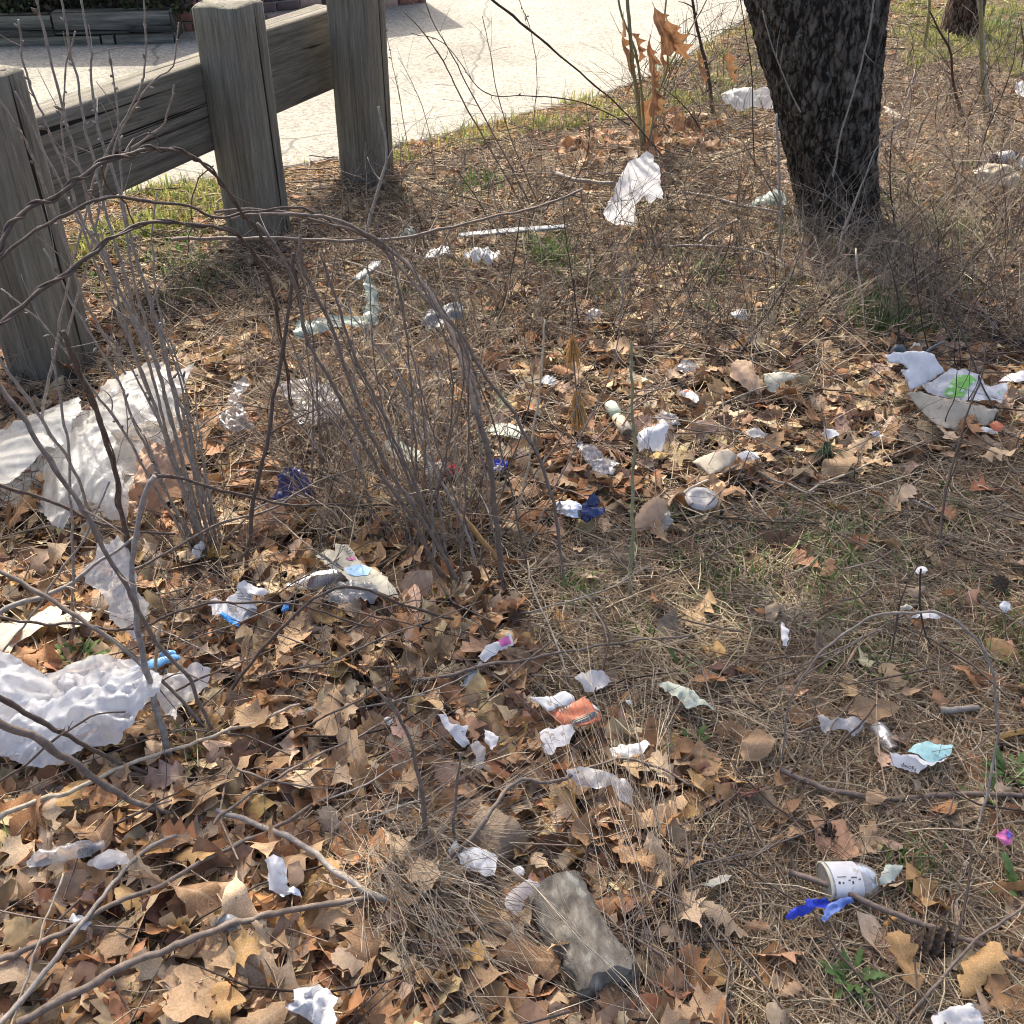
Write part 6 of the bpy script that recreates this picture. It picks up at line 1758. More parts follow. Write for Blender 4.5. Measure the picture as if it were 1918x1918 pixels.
stem('bramble_cane', C_ + 'leaning left from the thicket past the indigo wrapper', 'bramble cane', [(872, 1115), (785, 965), (720, 865), (672, 760), (635, 650), (600, 570), (572, 510), (560, 440)], (None, Yc - .05), .0045, .003, 'cane', side=2)
stem('bramble_cane', C_ + 'leaning left, second beside the indigo wrapper', 'bramble cane', [(845, 1105), (768, 970), (705, 870), (650, 770), (580, 640), (556, 540), (520, 470), (480, 420)], (None, Yc), .0045, .0028, 'cane', side=2)
stem('bramble_cane', C_ + 'with a bend above the pale green printed card', 'bramble cane', [(862, 1112), (800, 960), (752, 850), (700, 740), (655, 640), (625, 545), (600, 470)], (None, Yc + .05), .004, .0026, 'cane', side=2)
stem('bramble_cane', C_ + 'dark and upright behind the barcode carton', 'bramble cane', [(458, 1090), (470, 980), (490, 870), (512, 760), (530, 650), (542, 560), (550, 470)], (None, 2.0), .0048, .0034, 'vine', side=2)
stem('bramble_cane', 'dark wrapped cane rising from the torn hanging bag', 'bramble cane', [(258, 1145), (245, 1060), (228, 960), (205, 850), (178, 760), (146, 690), (118, 620)], (None, 1.6), .0055, .0042, 'vine', wrap=(3, .002))
stem('bramble_cane', 'long dark cane running down right from the milky sheet', 'bramble cane', [(-10, 715), (60, 805), (110, 885), (160, 965), (205, 1045), (250, 1125), (292, 1200), (345, 1262), (385, 1345), (402, 1400)], (1.45, 1.35, None), .0042, .0034, 'cane', side=3)
stem('bramble_cane', 'orange jointed cane stub leaning in the thicket foot', 'bramble cane', [(950, 1075), (918, 1030), (890, 995), (866, 963)], (None, Yc + .1), .0075, .006, 'bamboo')
stem('bramble_cane', C_ + 'short, left of the orange jointed stub', 'bramble cane', [(895, 1085), (880, 1010), (850, 950), (818, 885), (795, 840)], (None, Yc + .15), .004, .003, 'greystalk')
rndc = random.Random(4)
TH = [((812, 1085), (690, 640)), ((830, 1100), (720, 560)), ((855, 1098), (690, 700)), ((880, 1105), (780, 700)), ((900, 1100), (830, 760)), ((790, 1060), (620, 700)), ((820, 1075), (640, 560)), ((760, 1010), (560, 640)),
      ((780, 1030), (700, 470)), ((840, 1040), (860, 620)), ((700, 960), (720, 420)), ((905, 1060), (985, 640)), ((930, 1070), (1050, 690)), ((610, 1000), (700, 640)), ((680, 900), (480, 740)), ((560, 960), (590, 560)), ((850, 1090), (610, 480)), ((865, 1100), (740, 520)), ((885, 1095), (820, 560)), ((800, 1070), (560, 700)), ((775, 1050), (650, 430)), ((915, 1090), (900, 560)), ((835, 1080), (770, 600)), ((740, 1000), (520, 520)), ((895, 1110), (690, 470)), ((945, 1090), (1090, 560)), ((660, 930), (640, 480)), ((720, 1040), (480, 660))]
for q, (a, b) in enumerate(TH):
    a = (a[0] + rndc.gauss(-15, 48), a[1] + rndc.gauss(-15, 26)); b = (b[0] + rndc.gauss(0, 45), b[1] + rndc.gauss(0, 40))
    bw = rndc.gauss(18, 26)
    m1 = (a[0] * .65 + b[0] * .35 + bw * .8, a[1] * .65 + b[1] * .35 + rndc.uniform(-14, 14))
    m2 = (a[0] * .3 + b[0] * .7 + bw, a[1] * .3 + b[1] * .7 + rndc.uniform(-20, 14))
    w, ph, _ = near(*m2)
    stem('bramble_cane', f'thin {["brown","grey brown","greyish"][q % 3]} cane of the thicket passing {w} the {ph}', 'bramble cane', [a, m1, m2, b], (None, float(G(*a)[1]) + rndc.uniform(-.05, .25)), rndc.uniform(.0019, .0038), .0012, ['cane', 'greystalk', 'cane'][q % 3], side=5, sidelen=.13, group='thin canes of the thicket')

# more thin twigs laced through the left and the middle
LT = [((40, 1290), (330, 1190)), ((0, 1010), (300, 900)), ((330, 1210), (640, 1090)), ((420, 1180), (700, 1010)), ((300, 1120), (560, 1180)), ((430, 880), (760, 930)), ((350, 760), (640, 820)), ((330, 690), (600, 770)),
      ((420, 1010), (620, 930)), ((520, 1110), (860, 1190)), ((600, 1250), (900, 1130)), ((640, 1330), (930, 1240)), ((500, 1390), (760, 1260)), ((420, 1430), (640, 1480)), ((640, 1560), (890, 1430)), ((60, 860), (240, 700)),
      ((460, 700), (740, 640)), ((740, 700), (1060, 760)), ((690, 600), (1010, 520)), ((1000, 900), (1180, 1010)), ((960, 1150), (1220, 1060)), ((1100, 840), (1320, 700)), ((1290, 560), (1480, 700)), ((1340, 760), (1620, 640)), ((1620, 560), (1880, 470)), ((980, 560), (1300, 470)), ((100, 1130), (420, 1240)), ((240, 1330), (520, 1210)), ((470, 1270), (760, 1180)), ((300, 850), (520, 700)), ((540, 860), (700, 700)), ((600, 980), (840, 880)), ((680, 1100), (480, 940)), ((880, 1240), (1080, 1400)), ((1060, 1180), (900, 1330)), ((560, 1520), (820, 1390)), ((180, 1560), (420, 1440)), ((420, 600), (700, 560)), ((620, 480), (900, 560)), ((860, 380), (1180, 460)), ((1120, 620), (1420, 560)), ((1200, 780), (1500, 860)), ((1380, 480), (1560, 560)), ((1660, 330), (1900, 270)), ((1660, 480), (1880, 620)), ((1240, 1080), (1500, 980)), ((1420, 1290), (1660, 1180)), ((700, 780), (960, 700))]
for q, (a, b) in enumerate(LT):
    mpt = ((a[0] + b[0]) / 2 + rndc.uniform(-20, 20), (a[1] + b[1]) / 2 + rndc.uniform(-30, 12))
    w, ph, _ = near(*mpt)
    hi = rndc.uniform(.05, .16)
    stem('dead_twig', f'{["dark thin","brown bent","slender grey"][q % 3]} twig slung {w} the {ph}', 'twig', [a, mpt, b], 'g', rndc.uniform(.0017, .003), .0011, ['vine', 'cane', 'greystalk'][q % 3], lift=[.03, hi, .05], side=4, sidelen=.07, group='thin twigs laced through the litter')
# BRUSH: standing dead stems beyond, around sapling and trunk
ZB = [((1240, 1440), (120, 260), 13), ((1660, 1915), (130, 420), 18), ((760, 1130), (330, 520), 10), ((1480, 1680), (380, 520), 7), ((1250, 1500), (520, 700), 7), ((1560, 1900), (600, 760), 8)]
for (xa, xb), (ya, yb), cnt in ZB:
    for q in range(cnt):
        a = (rndc.uniform(xa, xb), rndc.uniform(ya, yb))
        k_ = .5 + .5 * a[1] / 400
        t_ = (a[0] + rndc.gauss(0, 70), a[1] - rndc.uniform(60, 190) * k_)
        mpt = ((a[0] + t_[0]) / 2 + rndc.uniform(-25, 25), (a[1] + t_[1]) / 2)
        Y0 = float(G(*a)[1])
        w, ph, _ = near(*mpt)
        cl = ['dark', 'brown', 'pale grey'][q % 3]
        stem('dead_twig', f'{cl} standing dead stem {w} the {ph}', 'stem', [a, mpt, t_], (None, Y0 + rndc.uniform(-.12, .12)), rndc.uniform(.0022, .0045) * (.6 + Y0 / 8), .0012, ['darktwig', 'cane', 'greystalk'][q % 3], side=4, sidelen=.14, buds=(5 if q % 3 == 2 else 0), group='standing dead stems in the brush')
# horizontal and leaning dark branches, middle
for lab, px, md, r0, r1, mt, sd in [
    ('long dark branch slung level across the middle beyond the canes', [(320, 450), (480, 445), (640, 452), (740, 448), (850, 425), (940, 402), (1010, 388), (1090, 355)], (2.6, 3.6), .005, .004, 'cane', 3),
    ('dark cane slanting from the top edge down to the oak sapling', [(905, -12), (1007, 67), (1073, 127), (1140, 180), (1190, 232), (1240, 290)], (3.8, 4.6), .0045, .0025, 'darktwig', 3),
    ('brown stalk of a leaning bundle before the road, nearest the post', [(985, 400), (935, 310), (900, 250), (868, 190), (830, 112), (790, 55), (755, 18)], (None, 4.1), .004, .002, 'cane', 4),
    ('brown stalk of a leaning bundle before the road, middle one', [(1000, 395), (950, 300), (915, 235), (880, 165), (848, 105), (815, 50), (790, -15)], (None, 4.0), .0035, .0016, 'cane', 4),
    ('brown stalk of a leaning bundle before the road, rightmost', [(1010, 390), (972, 300), (945, 220), (925, 150), (915, 80), (905, 30)], (None, 4.1), .003, .0012, 'cane', 5),
    ('thin seeded stalk standing straight before the sunny road', [(985, 330), (1000, 230), (1005, 130), (992, 50), (965, -15)], (None, 4.4), .0026, .0012, 'greystalk', 8),
    ('thin seeded stalk right of the third post before the road', [(770, 300), (757, 240), (745, 160), (725, 70), (715, -10)], (None, 4.6), .0022, .0010, 'greystalk', 8),
    ('bowed brown stem over the road right of the seeded stalk', [(1180, 235), (1085, 190), (980, 178), (905, 172), (830, 80), (770, 60)], (4.5, 4.0), .0028, .0012, 'darktwig', 3),
    ('fine bare stem before the road between post and bundle', [(815, 330), (800, 230), (770, 150), (745, 105)], (None, 4.5), .002, .0009, 'greystalk', 5),
    ('grey forked branch leaning at the right face of the third post', [(680, 460), (700, 380), (720, 320), (724, 280), (715, 230), (710, 200)], (3.6, 3.7), .0055, .004, 'greystalk', 2),
    ('pale thin stalk standing in leaves right of the thicket', [(962, 1000), (980, 920), (1000, 800), (1015, 690), (1022, 600)], (None, 2.3), .0032, .002, 'palestalk', 1),
    ('straight thin green-barked sapling in the middle of the clearing', [(1182, 1130), (1184, 1020), (1185, 900), (1187, 790), (1184, 700), (1180, 640)], (None, 2.0), .0046, .0028, 'greenstem', 3),
    ('dark thin stem right of the leaning stalk bundle', [(1090, 640), (1075, 540), (1060, 450), (1055, 380)], (None, 3.3), .0026, .0014, 'darktwig', 3),
    ('dark leaning stem between dusty grey bag and foam', [(920, 660), (945, 560), (965, 470), (975, 400)], (None, 3.2), .003, .0015, 'darktwig', 2),
    ('pale curved straw hooked over left of the dry needle spray', [(1000, 640), (1010, 570), (1018, 525), (1010, 508), (995, 515)], (None, 3.0), .002, .0014, 'palestalk', 0),
    ('dark twig leaning beside the left face of the trunk', [(1415, 320), (1410, 230), (1408, 140), (1395, 50), (1385, -10)], (None, 4.4), .003, .0018, 'darktwig', 3),
    ('upright grey stick standing left of the trunk foot', [(1464, 495), (1462, 400), (1458, 300), (1455, 215)], (None, 3.95), .0055, .004, 'greystalk', 1),
    ('dark leaning sapling behind the grey bag left of the trunk', [(1335, 215), (1328, 150), (1312, 80), (1300, 20), (1296, -20)], (None, 6.0), .011, .006, 'darktwig', 4),
    ('white dry stick poking up right of the trunk foot', [(1625, 640), (1618, 570), (1606, 500), (1602, 465)], (None, 3.3), .0045, .0028, 'palestalk', 0),
    ('pale vine crossing the trunk diagonally to its right side', [(1560, 330), (1578, 240), (1605, 150), (1625, 70), (1640, -10)], (4.02, 4.0), .004, .003, 'greystalk', 2),
    ('thin vine rising right of the trunk foot toward the weeds', [(1560, 520), (1585, 420), (1620, 330), (1645, 275), (1700, 220)], (None, 3.9), .0036, .002, 'greystalk', 3),
    ('thin grey vine running down the left edge of the trunk', [(1500, 210), (1470, 150), (1445, 80), (1430, 20)], (4.05, 4.0), .003, .002, 'greystalk', 2),
    ('dark thin sapling in sunny grass left of the far trunk', [(1728, 100), (1738, 50), (1742, -20)], (None, 7.5), .012, .010, 'greenstem', 2),
    ('green straight sapling at the far right before the grass', [(1844, 230), (1840, 130), (1838, 60), (1838, -20)], (None, 5.7), .012, .009, 'greenstem', 1),
    ('bent grey-green sapling between far trunk and right edge', [(1862, 235), (1848, 160), (1842, 100), (1838, 50), (1830, -20)], (None, 6.2), .009, .006, 'greystalk', 2),
    ('dark leaning branch in the weeds right of the trunk', [(1800, 215), (1785, 150), (1782, 100), (1760, 60), (1740, 20)], (None, 5.5), .009, .004, 'darktwig', 4),
    ('arched pale straw at the right edge above the brown bottle', [(1890, 310), (1895, 250), (1900, 232), (1925, 245), (1940, 280)], (None, 4.9), .003, .002, 'palestalk', 0),
    ('pale bent stick in the weeds left of the brown bottle', [(1740, 420), (1770, 380), (1790, 350), (1805, 335)], (None, 4.0), .0045, .003, 'palestalk', 0),
    ('dark thin cane slanting across the torn box', [(1698, 735), (1730, 778), (1752, 810), (1790, 870), (1812, 915)], (2.9, None), .003, .0024, 'darktwig', 2),
    ('dark thin cane right of the torn box running down to the needles', [(1770, 560), (1800, 620), (1840, 720), (1870, 790), (1893, 845)], (2.9, None), .003, .0022, 'darktwig', 2),
    ('dark stem leaning from the torn box down to needles', [(1758, 1070), (1765, 960), (1790, 850), (1815, 765), (1838, 700), (1850, 640)], (None, 2.5), .0032, .0022, 'darktwig', 2),
    ('black stick leaning on the torn box lid', [(1695, 690), (1720, 672), (1745, 652), (1768, 640)], (2.75, 2.85), .0045, .0035, 'slate', 0),
    ('thin dark stem fanning up before the green print, left one', [(1762, 830), (1772, 780), (1790, 735), (1795, 690)], (None, 2.6), .002, .001, 'darktwig', 1),
    ('thin dark stem fanning up before the green print, right one', [(1800, 800), (1812, 755), (1830, 720), (1838, 690)], (None, 2.6), .002, .001, 'darktwig', 1),
    ]:
    stem('weed_stalk' if 'stalk' in lab or 'straw' in lab else 'woody_stem', lab, 'stem', px, md, r0, r1, M and mt, side=sd, sidelen=.10, buds=(6 if 'seeded' in lab else 0))

# right foreground: the thin arch and sticks
stem('woody_stem', 'thin twig bent into a wide arch over the needles at right', 'stem', [(1462, 1440), (1466, 1385), (1490, 1290), (1545, 1215), (1620, 1168), (1700, 1148), (1770, 1152), (1825, 1190), (1858, 1250), (1868, 1310), (1862, 1420), (1835, 1530), (1805, 1630), (1785, 1700), (1778, 1815)], (None, 1.3, 1.3, 1.28, 1.22, 1.12, None), .0018, .0027, 'greystalk', side=3)
stem('woody_stem', 'stem joining the wide arch from behind near the pine cone', 'stem', [(1750, 1045), (1758, 1075), (1790, 1125), (1812, 1150), (1845, 1140), (1880, 1148)], (None, 1.7), .003, .0022, 'cane', side=1)
stem('woody_stem', 'thin upright twig under the left of the wide arch', 'stem', [(1660, 1265), (1675, 1190), (1690, 1120), (1715, 1062)], (None, 1.72), .0024, .0014, 'darktwig', side=2)
stem('woody_stem', 'thin dark twig descending under the right of the wide arch', 'stem', [(1725, 1065), (1722, 1130), (1740, 1200), (1790, 1240), (1815, 1285)], (1.7, 1.55), .0022, .0016, 'darktwig', side=2)
def stick(label, px, r0, r1, mt, lift=.03, side=0):
    stem('fallen_stick', label, 'stick', px, 'g', r0, r1, mt, lift=lift, side=side, sidelen=.05)
stick('grey stick lying level from the foot of the wide arch to the right edge', [(1462, 1442), (1510, 1465), (1570, 1485), (1680, 1492), (1780, 1488), (1860, 1486), (1960, 1492)], .0055, .0045, 'cane', [.04, .03, .03])
stick('long brown stick slanting past the cobalt film to the right edge', [(1478, 1632), (1540, 1655), (1620, 1690), (1720, 1728), (1810, 1765), (1940, 1812)], .0052, .0042, 'cane', [.04, .045, .04])
stick('dark stick crossing the small clear film on the needles', [(1495, 1375), (1540, 1358), (1590, 1345), (1650, 1310)], .003, .002, 'cane', .035)
stick('pale forked stick in front of the beige cardboard', [(1280, 925), (1320, 905), (1360, 882), (1390, 868)], .0042, .003, 'palestalk', .045)
stick('pale stick running from the pine sprig to the right leaves', [(1515, 922), (1580, 890), (1650, 860), (1735, 822)], .003, .0022, 'palestalk', .04)
stick('pale stick forming a V with another before the pine sprig', [(1420, 882), (1465, 905), (1515, 925)], .0032, .0026, 'palestalk', .035)
stick('weathered stick half buried beyond the napkin on needles', [(1655, 922), (1700, 938), (1760, 960)], .004, .003, 'greystalk', .02)
stick('short thick grey stick lying on needles above the mint packet', [(1762, 1332), (1795, 1330), (1832, 1326)], .0075, .006, 'greystalk', .03)
stick('thin stick slanting out of needles beside the mint packet', [(1560, 1410), (1590, 1380), (1625, 1345), (1640, 1320)], .002, .0016, 'darktwig', .05)
stick('grey stick at the lower right slanting into the needles', [(1700, 1905), (1760, 1840), (1830, 1760), (1918, 1690)], .003, .002, 'cane', [.03, .05, .06])
stick('dark cane lying across the far needles at upper right', [(1480, 560), (1560, 600), (1640, 650), (1700, 690)], .003, .002, 'darktwig', .06)
stick('pale bare branch lying beyond the bag on the sapling', [(1035, 322), (1070, 335), (1120, 342), (1150, 345)], .011, .008, 'greystalk', .05)
stick('grey branch lying left of the trunk on brown needles', [(1280, 360), (1330, 368), (1400, 388), (1480, 400)], .008, .006, 'greystalk', .04)
stick('pale branch lying level below the bag on the sapling', [(1240, 460), (1320, 462), (1420, 470), (1480, 500)], .005, .004, 'greystalk', .05)
stick('grey branch bit with a fork left of the pale branch', [(1310, 455), (1345, 430), (1380, 412)], .007, .005, 'greystalk', .05)
# left and bottom canes
stick('pale cane slanting up right across the lower left leaves', [(-30, 1545), (80, 1498), (170, 1462), (260, 1425), (340, 1400), (430, 1370), (560, 1322)], .0048, .0026, 'palestalk', [.08, .06, .05])
stem('bramble_cane', 'thick purple-brown cane running down over the big white bag', 'bramble cane', [(-30, 1335), (50, 1375), (120, 1420), (190, 1468), (260, 1508), (320, 1525), (400, 1545)], (1.12, 1.15, None), .0068, .005, 'cane', side=1)
stem('bramble_cane', 'thorny dark cane above it across the big white bag', 'bramble cane', [(-30, 1290), (50, 1335), (130, 1380), (220, 1425), (290, 1452), (335, 1460)], (1.2, 1.25), .005, .0035, 'vine', side=2, sidelen=.02)
stem('bramble_cane', 'thin budded twig crossing the big white bag upward to the right', 'bramble cane', [(-20, 1475), (60, 1420), (140, 1360), (190, 1340), (235, 1332)], (1.15, 1.25), .0026, .0014, 'vine', side=6, sidelen=.012)
stem('bramble_cane', 'dark cane from the left edge past the yellowed newspaper to the tray', 'bramble cane', [(-30, 1055), (60, 1100), (150, 1160), (215, 1200), (280, 1255), (340, 1310), (400, 1390)], (1.5, 1.4, None), .0045, .0032, 'cane', side=3)
stem('bramble_cane', 'level dark cane crossing the torn hanging bag', 'bramble cane', [(-30, 1155), (60, 1165), (140, 1168), (210, 1180), (280, 1168), (350, 1140), (430, 1128), (540, 1132), (620, 1155), (700, 1175)], (1.55, 1.6), .0032, .0022, 'vine', side=3)
stem('bramble_cane', 'grey cane curving from the left edge under the hanging bag', 'bramble cane', [(-30, 1165), (40, 1130), (100, 1110), (170, 1060), (250, 1010)], (1.5, 1.7), .006, .003, 'greystalk', side=1)
stem('bramble_cane', 'dark cane crossing the milky sheet from the left edge', 'bramble cane', [(-30, 905), (40, 925), (110, 945), (170, 975), (240, 990), (330, 1000)], (1.7, 1.85), .0042, .0028, 'vine', side=2)
stem('bramble_cane', 'brown cane crossing from tan paper bag toward the thicket', 'bramble cane', [(282, 890), (340, 895), (400, 915), (470, 930), (540, 945), (640, 945), (850, 946)], (1.8, 2.1), .0036, .0026, 'vine', side=3)
stem('bramble_cane', 'long brown cane sweeping up right past the indigo wrapper', 'bramble cane', [(205, 1085), (300, 1040), (400, 985), (500, 955), (600, 900), (720, 860)], (1.7, 2.1), .0034, .002, 'cane', side=3)
stem('bramble_cane', 'dark cane crossing the printed leaflet', 'bramble cane', [(430, 1300), (540, 1160), (620, 1105), (690, 1105), (760, 1135), (850, 1160)], (1.45, 1.65), .0038, .0026, 'vine', side=3)
stick('long dark stick along the bottom left corner', [(30, 1918), (130, 1862), (250, 1808), (380, 1752), (500, 1715), (600, 1698), (700, 1682)], .0062, .0045, 'cane', [.07, .07, .06])
stick('dark stick crossing leaves behind the long bottom left stick', [(-20, 1805), (90, 1760), (200, 1700), (300, 1655), (420, 1590), (520, 1545), (640, 1475)], .0048, .003, 'cane', [.06, .06, .05])
stick('forked grey stick rising from the bottom left corner', [(0, 1918), (60, 1850), (130, 1760), (200, 1670), (260, 1600), (330, 1560)], .0045, .003, 'greystalk', [.08, .07, .05])
stick('pale straw leaning from the bottom left corner', [(20, 1925), (45, 1850), (80, 1740), (115, 1640)], .002, .0014, 'palestalk', [.04, .1, .12])
stick('pale stick lying from the crushed cups toward the dead grass clump', [(405, 1518), (480, 1542), (560, 1580), (640, 1640), (720, 1690)], .0045, .006, 'greystalk', [.05, .06, .07])
stick('thin cane from the big white bag across leaves to centre', [(400, 1545), (480, 1480), (560, 1430), (660, 1385), (760, 1330)], .003, .002, 'cane', [.05, .07, .06])
stick('dark stick crossing under the white and purple leaflet', [(770, 1275), (850, 1265), (920, 1245), (1040, 1225), (1180, 1200), (1300, 1190)], .004, .002, 'cane', [.05, .06, .05])
stick('short dark stick bundle left of the orange-red carton', [(770, 1272), (820, 1270), (870, 1262)], .005, .004, 'vine', .04)
stick('arching twig standing over the bright white packet', [(838, 1612), (880, 1575), (920, 1520), (945, 1482), (980, 1460), (1020, 1464), (1065, 1455)], .0042, .003, 'cane', [.06, .12, .10])
stick('curved dark twig from the crumpled film to the right leaves', [(1060, 1455), (1130, 1425), (1180, 1420), (1240, 1440), (1300, 1475)], .003, .0022, 'cane', [.09, .07, .05])
stem('woody_stem', 'greenish upright stub standing before the split curled paper', 'stem', [(802, 1610), (795, 1520), (782, 1440), (765, 1380), (735, 1320), (700, 1290)], (None, 1.15), .0045, .0022, 'cane', side=3)
stem('woody_stem', 'thin straight twig left of the bright white packet', 'stem', [(855, 1640), (850, 1560), (856, 1480), (862, 1410)], (None, 1.15), .0032, .0018, 'cane', side=2)
stem('weed_stalk', 'pale stalk slanting across the front from thicket foot to orange carton', 'stem', [(1075, 1300), (1040, 1200), (1000, 1110), (985, 1050)], (None, 1.75), .0024, .0016, 'palestalk', side=1)

# ================================================================== dead grass clumps
def grass_clump(name, label, base, tips, n, hgt, rad, g, mats, droop=.5):
    o0 = G(*base)
    Q = []; nseg = 9
    for q in range(n):
        b = G(base[0] + g.normal(0, rad[0]), base[1] + g.normal(0, rad[1]))
        t = tips[g.integers(0, len(tips))]
        e = G(t[0] + g.normal(0, t[2]), t[1] + g.normal(0, t[3]))
        s = np.linspace(0, g.uniform(.5, 1.08), nseg)[:, None]
        h = hgt * g.uniform(.2, 1.0)
        P = b + (e - b) * s + np.array([0, 0, 1.]) * (4 * h * s * (1.12 - s)) * .9
        P = P + np.cumsum(g.normal(0, .008, (nseg, 3)), 0) + s * s * g.normal(0, .05, 3)
        P[:, 2] = np.maximum(P[:, 2], .02)
        Q.append(P)
    Q = np.array(Q)
    r = g.uniform(.0004, .0010, n)[:, None] * np.linspace(1, .5, nseg)[None]
    V, F = tubes(Q, r, 4)
    pal = np.array([(.34, .28, .21), (.27, .22, .17), (.17, .135, .11), (.46, .39, .29)])
    C = np.repeat(pal[g.choice(4, n)] * g.uniform(.75, 1.2, (n, 1)), nseg * 4, 0)
    ob = empty(name, o0)
    p = link('dry_stems', mk_mesh('dry_stems', V - o0, F, M['stem'], col=C), ob); p['kind'] = 'stuff'
    # forked fine tips
    k = n; idx = g.integers(0, n, k); B = Q[idx, 5]; D = Q[idx, 8] - Q[idx, 5] + g.normal(0, .02, (k, 3))
    s4 = np.linspace(0, 1, 4)
    V2, F2 = tubes(B[:, None] + D[:, None] * s4[None, :, None] * g.uniform(.6, 1.3, (k, 1, 1)), np.full((k, 4), .0006), 3)
    p = link('fine_tips', mk_mesh('fine_tips', V2 - o0, F2, M['stem'], col=np.repeat(C[::nseg * 4][idx], 12, 0)), ob); p['kind'] = 'stuff'
    tag(ob, label, 'dead grass'); LM.append((base[0], base[1], ' '.join(label.split()[:4])))
gg = np.random.default_rng(77)
grass_clump('dead_grass_clump', 'grey-tan flattened grass clump sweeping across the bottom centre', (700, 1600), [(960, 1900, 90, 60), (1060, 1840, 70, 60), (850, 1900, 70, 40), (1000, 1740, 70, 60), (800, 1820, 50, 70), (1120, 1900, 60, 60), (900, 1640, 60, 70), (760, 1480, 60, 60), (1000, 1560, 60, 60)], 430, .08, (75, 80), gg, None)
grass_clump('dead_grass_clump', 'fine grey stems leaning up from the bottom edge over the log', (1245, 1960), [(1120, 1380, 60, 90), (1180, 1500, 80, 90), (1060, 1330, 60, 80), (1270, 1560, 70, 60), (1000, 1600, 50, 60)], 46, .10, (60, 35), gg, None)
grass_clump('dead_grass_clump', 'thin brown stems rising from behind the log to the orange carton', (1200, 1640), [(1080, 1320, 30, 50), (1020, 1240, 40, 50), (1150, 1440, 30, 50)], 26, .12, (30, 30), gg, None)
grass_clump('dead_grass_clump', 'dark upright twig tuft in front of the crushed paper cup', (1205, 875), [(1200, 800, 18, 12), (1222, 815, 12, 12)], 34, .05, (10, 8), gg, None)
grass_clump('dead_grass_clump', 'pale straw tuft lying right of the thicket foot', (1110, 1050), [(1180, 1075, 25, 15), (1060, 1090, 25, 12)], 40, .02, (10, 8), gg, None)
grass_clump('dead_grass_clump', 'pale straw tuft on needles around the white strip', (1440, 1170), [(1560, 1180, 40, 20), (1500, 1230, 50, 20), (1400, 1120, 40, 20)], 60, .015, (30, 15), gg, None)

# ================================================================== green plants
def tuft(px, py, n, hlo, hhi, label, spread=.03, pal=None, w=.0022):
    c = G(px, py); P = c + np.stack([g.normal(0, spread, n), g.normal(0, spread, n), np.zeros(n)], -1)
    P[:, 2] = H(P[:, 0], P[:, 1])
    V, F, C = blades(P, g, hlo, hhi, pal or [(.10, .20, .045), (.16, .25, .07), (.075, .15, .035)], w, .7)
    o = link('grass_tuft', mk_mesh('grass_tuft', V - c, F, M['grass'], col=C), None, c)
    p = link('blades', o.data, None); bpy.data.objects.remove(o); o = empty('grass_tuft', c); p.parent = o; p['kind'] = 'stuff'
    tag(o, label, 'grass', 'green grass tufts')
for a in [(1090, 1112, 60, .03, .07, 'bright green grass tuft at the right foot of the thicket'), (1028, 490, 140, .05, .14, 'tall green grass tuft beyond the canes in mid ground', .05),
          (1640, 600, 150, .06, .16, 'dense dark green tuft below the trunk at right', .06), (905, 350, 90, .05, .11, 'green grass patch right of the third post', .06),
          (1480, 440, 60, .04, .1, 'green blades at the left foot of the trunk', .06), (1330, 520, 60, .04, .09, 'low green tuft left of the trunk in mid ground', .05),
          (1800, 450, 130, .04, .1, 'broad green weeds right of the trunk foot', .12), (1600, 1030, 130, .03, .10, 'sparse green blades among needles right of the sapling', .10, None, .0013),
          (1480, 1090, 130, .03, .10, 'thin green blades in needles left of centre right', .12, None, .0013), (1880, 1200, 110, .04, .09, 'green blades near the pine cone at the right edge', .08, None, .0013),
          (1700, 1640, 90, .03, .06, 'short green grass right of the labelled cup', .03), (830, 1150, 24, .03, .06, 'few green blades in leaves below the thicket', .02),
          (360, 1420, 16, .04, .08, 'few green blades beside the big white bag', .02), (5, 1600, 40, .04, .1, 'green grass cut by the left edge', .03), (250, 1860, 16, .03, .07, 'few green blades near the bottom left stick', .02),
          (970, 930, 14, .03, .06, 'small green blades beside the silver snack bag', .02), (1870, 60, 160, .08, .2, 'tall yellow-green grass behind the far right sapling', .15), (320, 470, 120, .03, .08, 'yellow-green grass at the foot of the second post', .12)]:
    tuft(*a)
def weed(px, py, n, L, label, jag=True):
    c = G(px, py, .012); o = empty('dandelion', c)
    X, Y, F = template('rounded' if jag else 'oval', 2, 3)
    for q in range(n):
        a = np.array([q * 2.4 + random.uniform(-.3, .3)])
        l = np.array([L * random.uniform(.6, 1.1)])
        P = bend_leaves(X, Y * .42, l, np.array([1.6]), np.array([random.uniform(-1.2, -.4)]), np.array([random.uniform(-.4, .4)]), np.array([.02]), g)
        P[..., 0] += l[0] * .5
        P = rotate(P, np.array([0.]), np.array([-random.uniform(.35, .9)]), a)[0]
        uvv = np.stack([X, Y], -1)
        link('leaf', mk_mesh('leaf', P, F, M['weed'], uv=uvv), o)
    tag(o, label, 'weed plant'); LM.append((px, py, ' '.join(label.split()[:3])))
weed(150, 1245, 34, .07, 'leafy green dandelion plant behind the big white bag')
weed(1595, 1840, 26, .055, 'spreading green dandelion plant at the lower right')
weed(1890, 1455, 26, .06, 'green toothed weed near the right edge')
weed(1915, 1685, 9, .075, 'dark green weed cut by the right edge')
weed(1300, 1398, 4, .06, 'small upright green weed right of the torn strip', False)
weed(1228, 1412, 3, .055, 'single green leaf sprig touching the torn white strip', False)
weed(1840, 1500, 4, .05, 'small round-leaved green weed below the right stick', False)
weed(1275, 1250, 4, .05, 'small green sprout in needles behind the napkin', False)

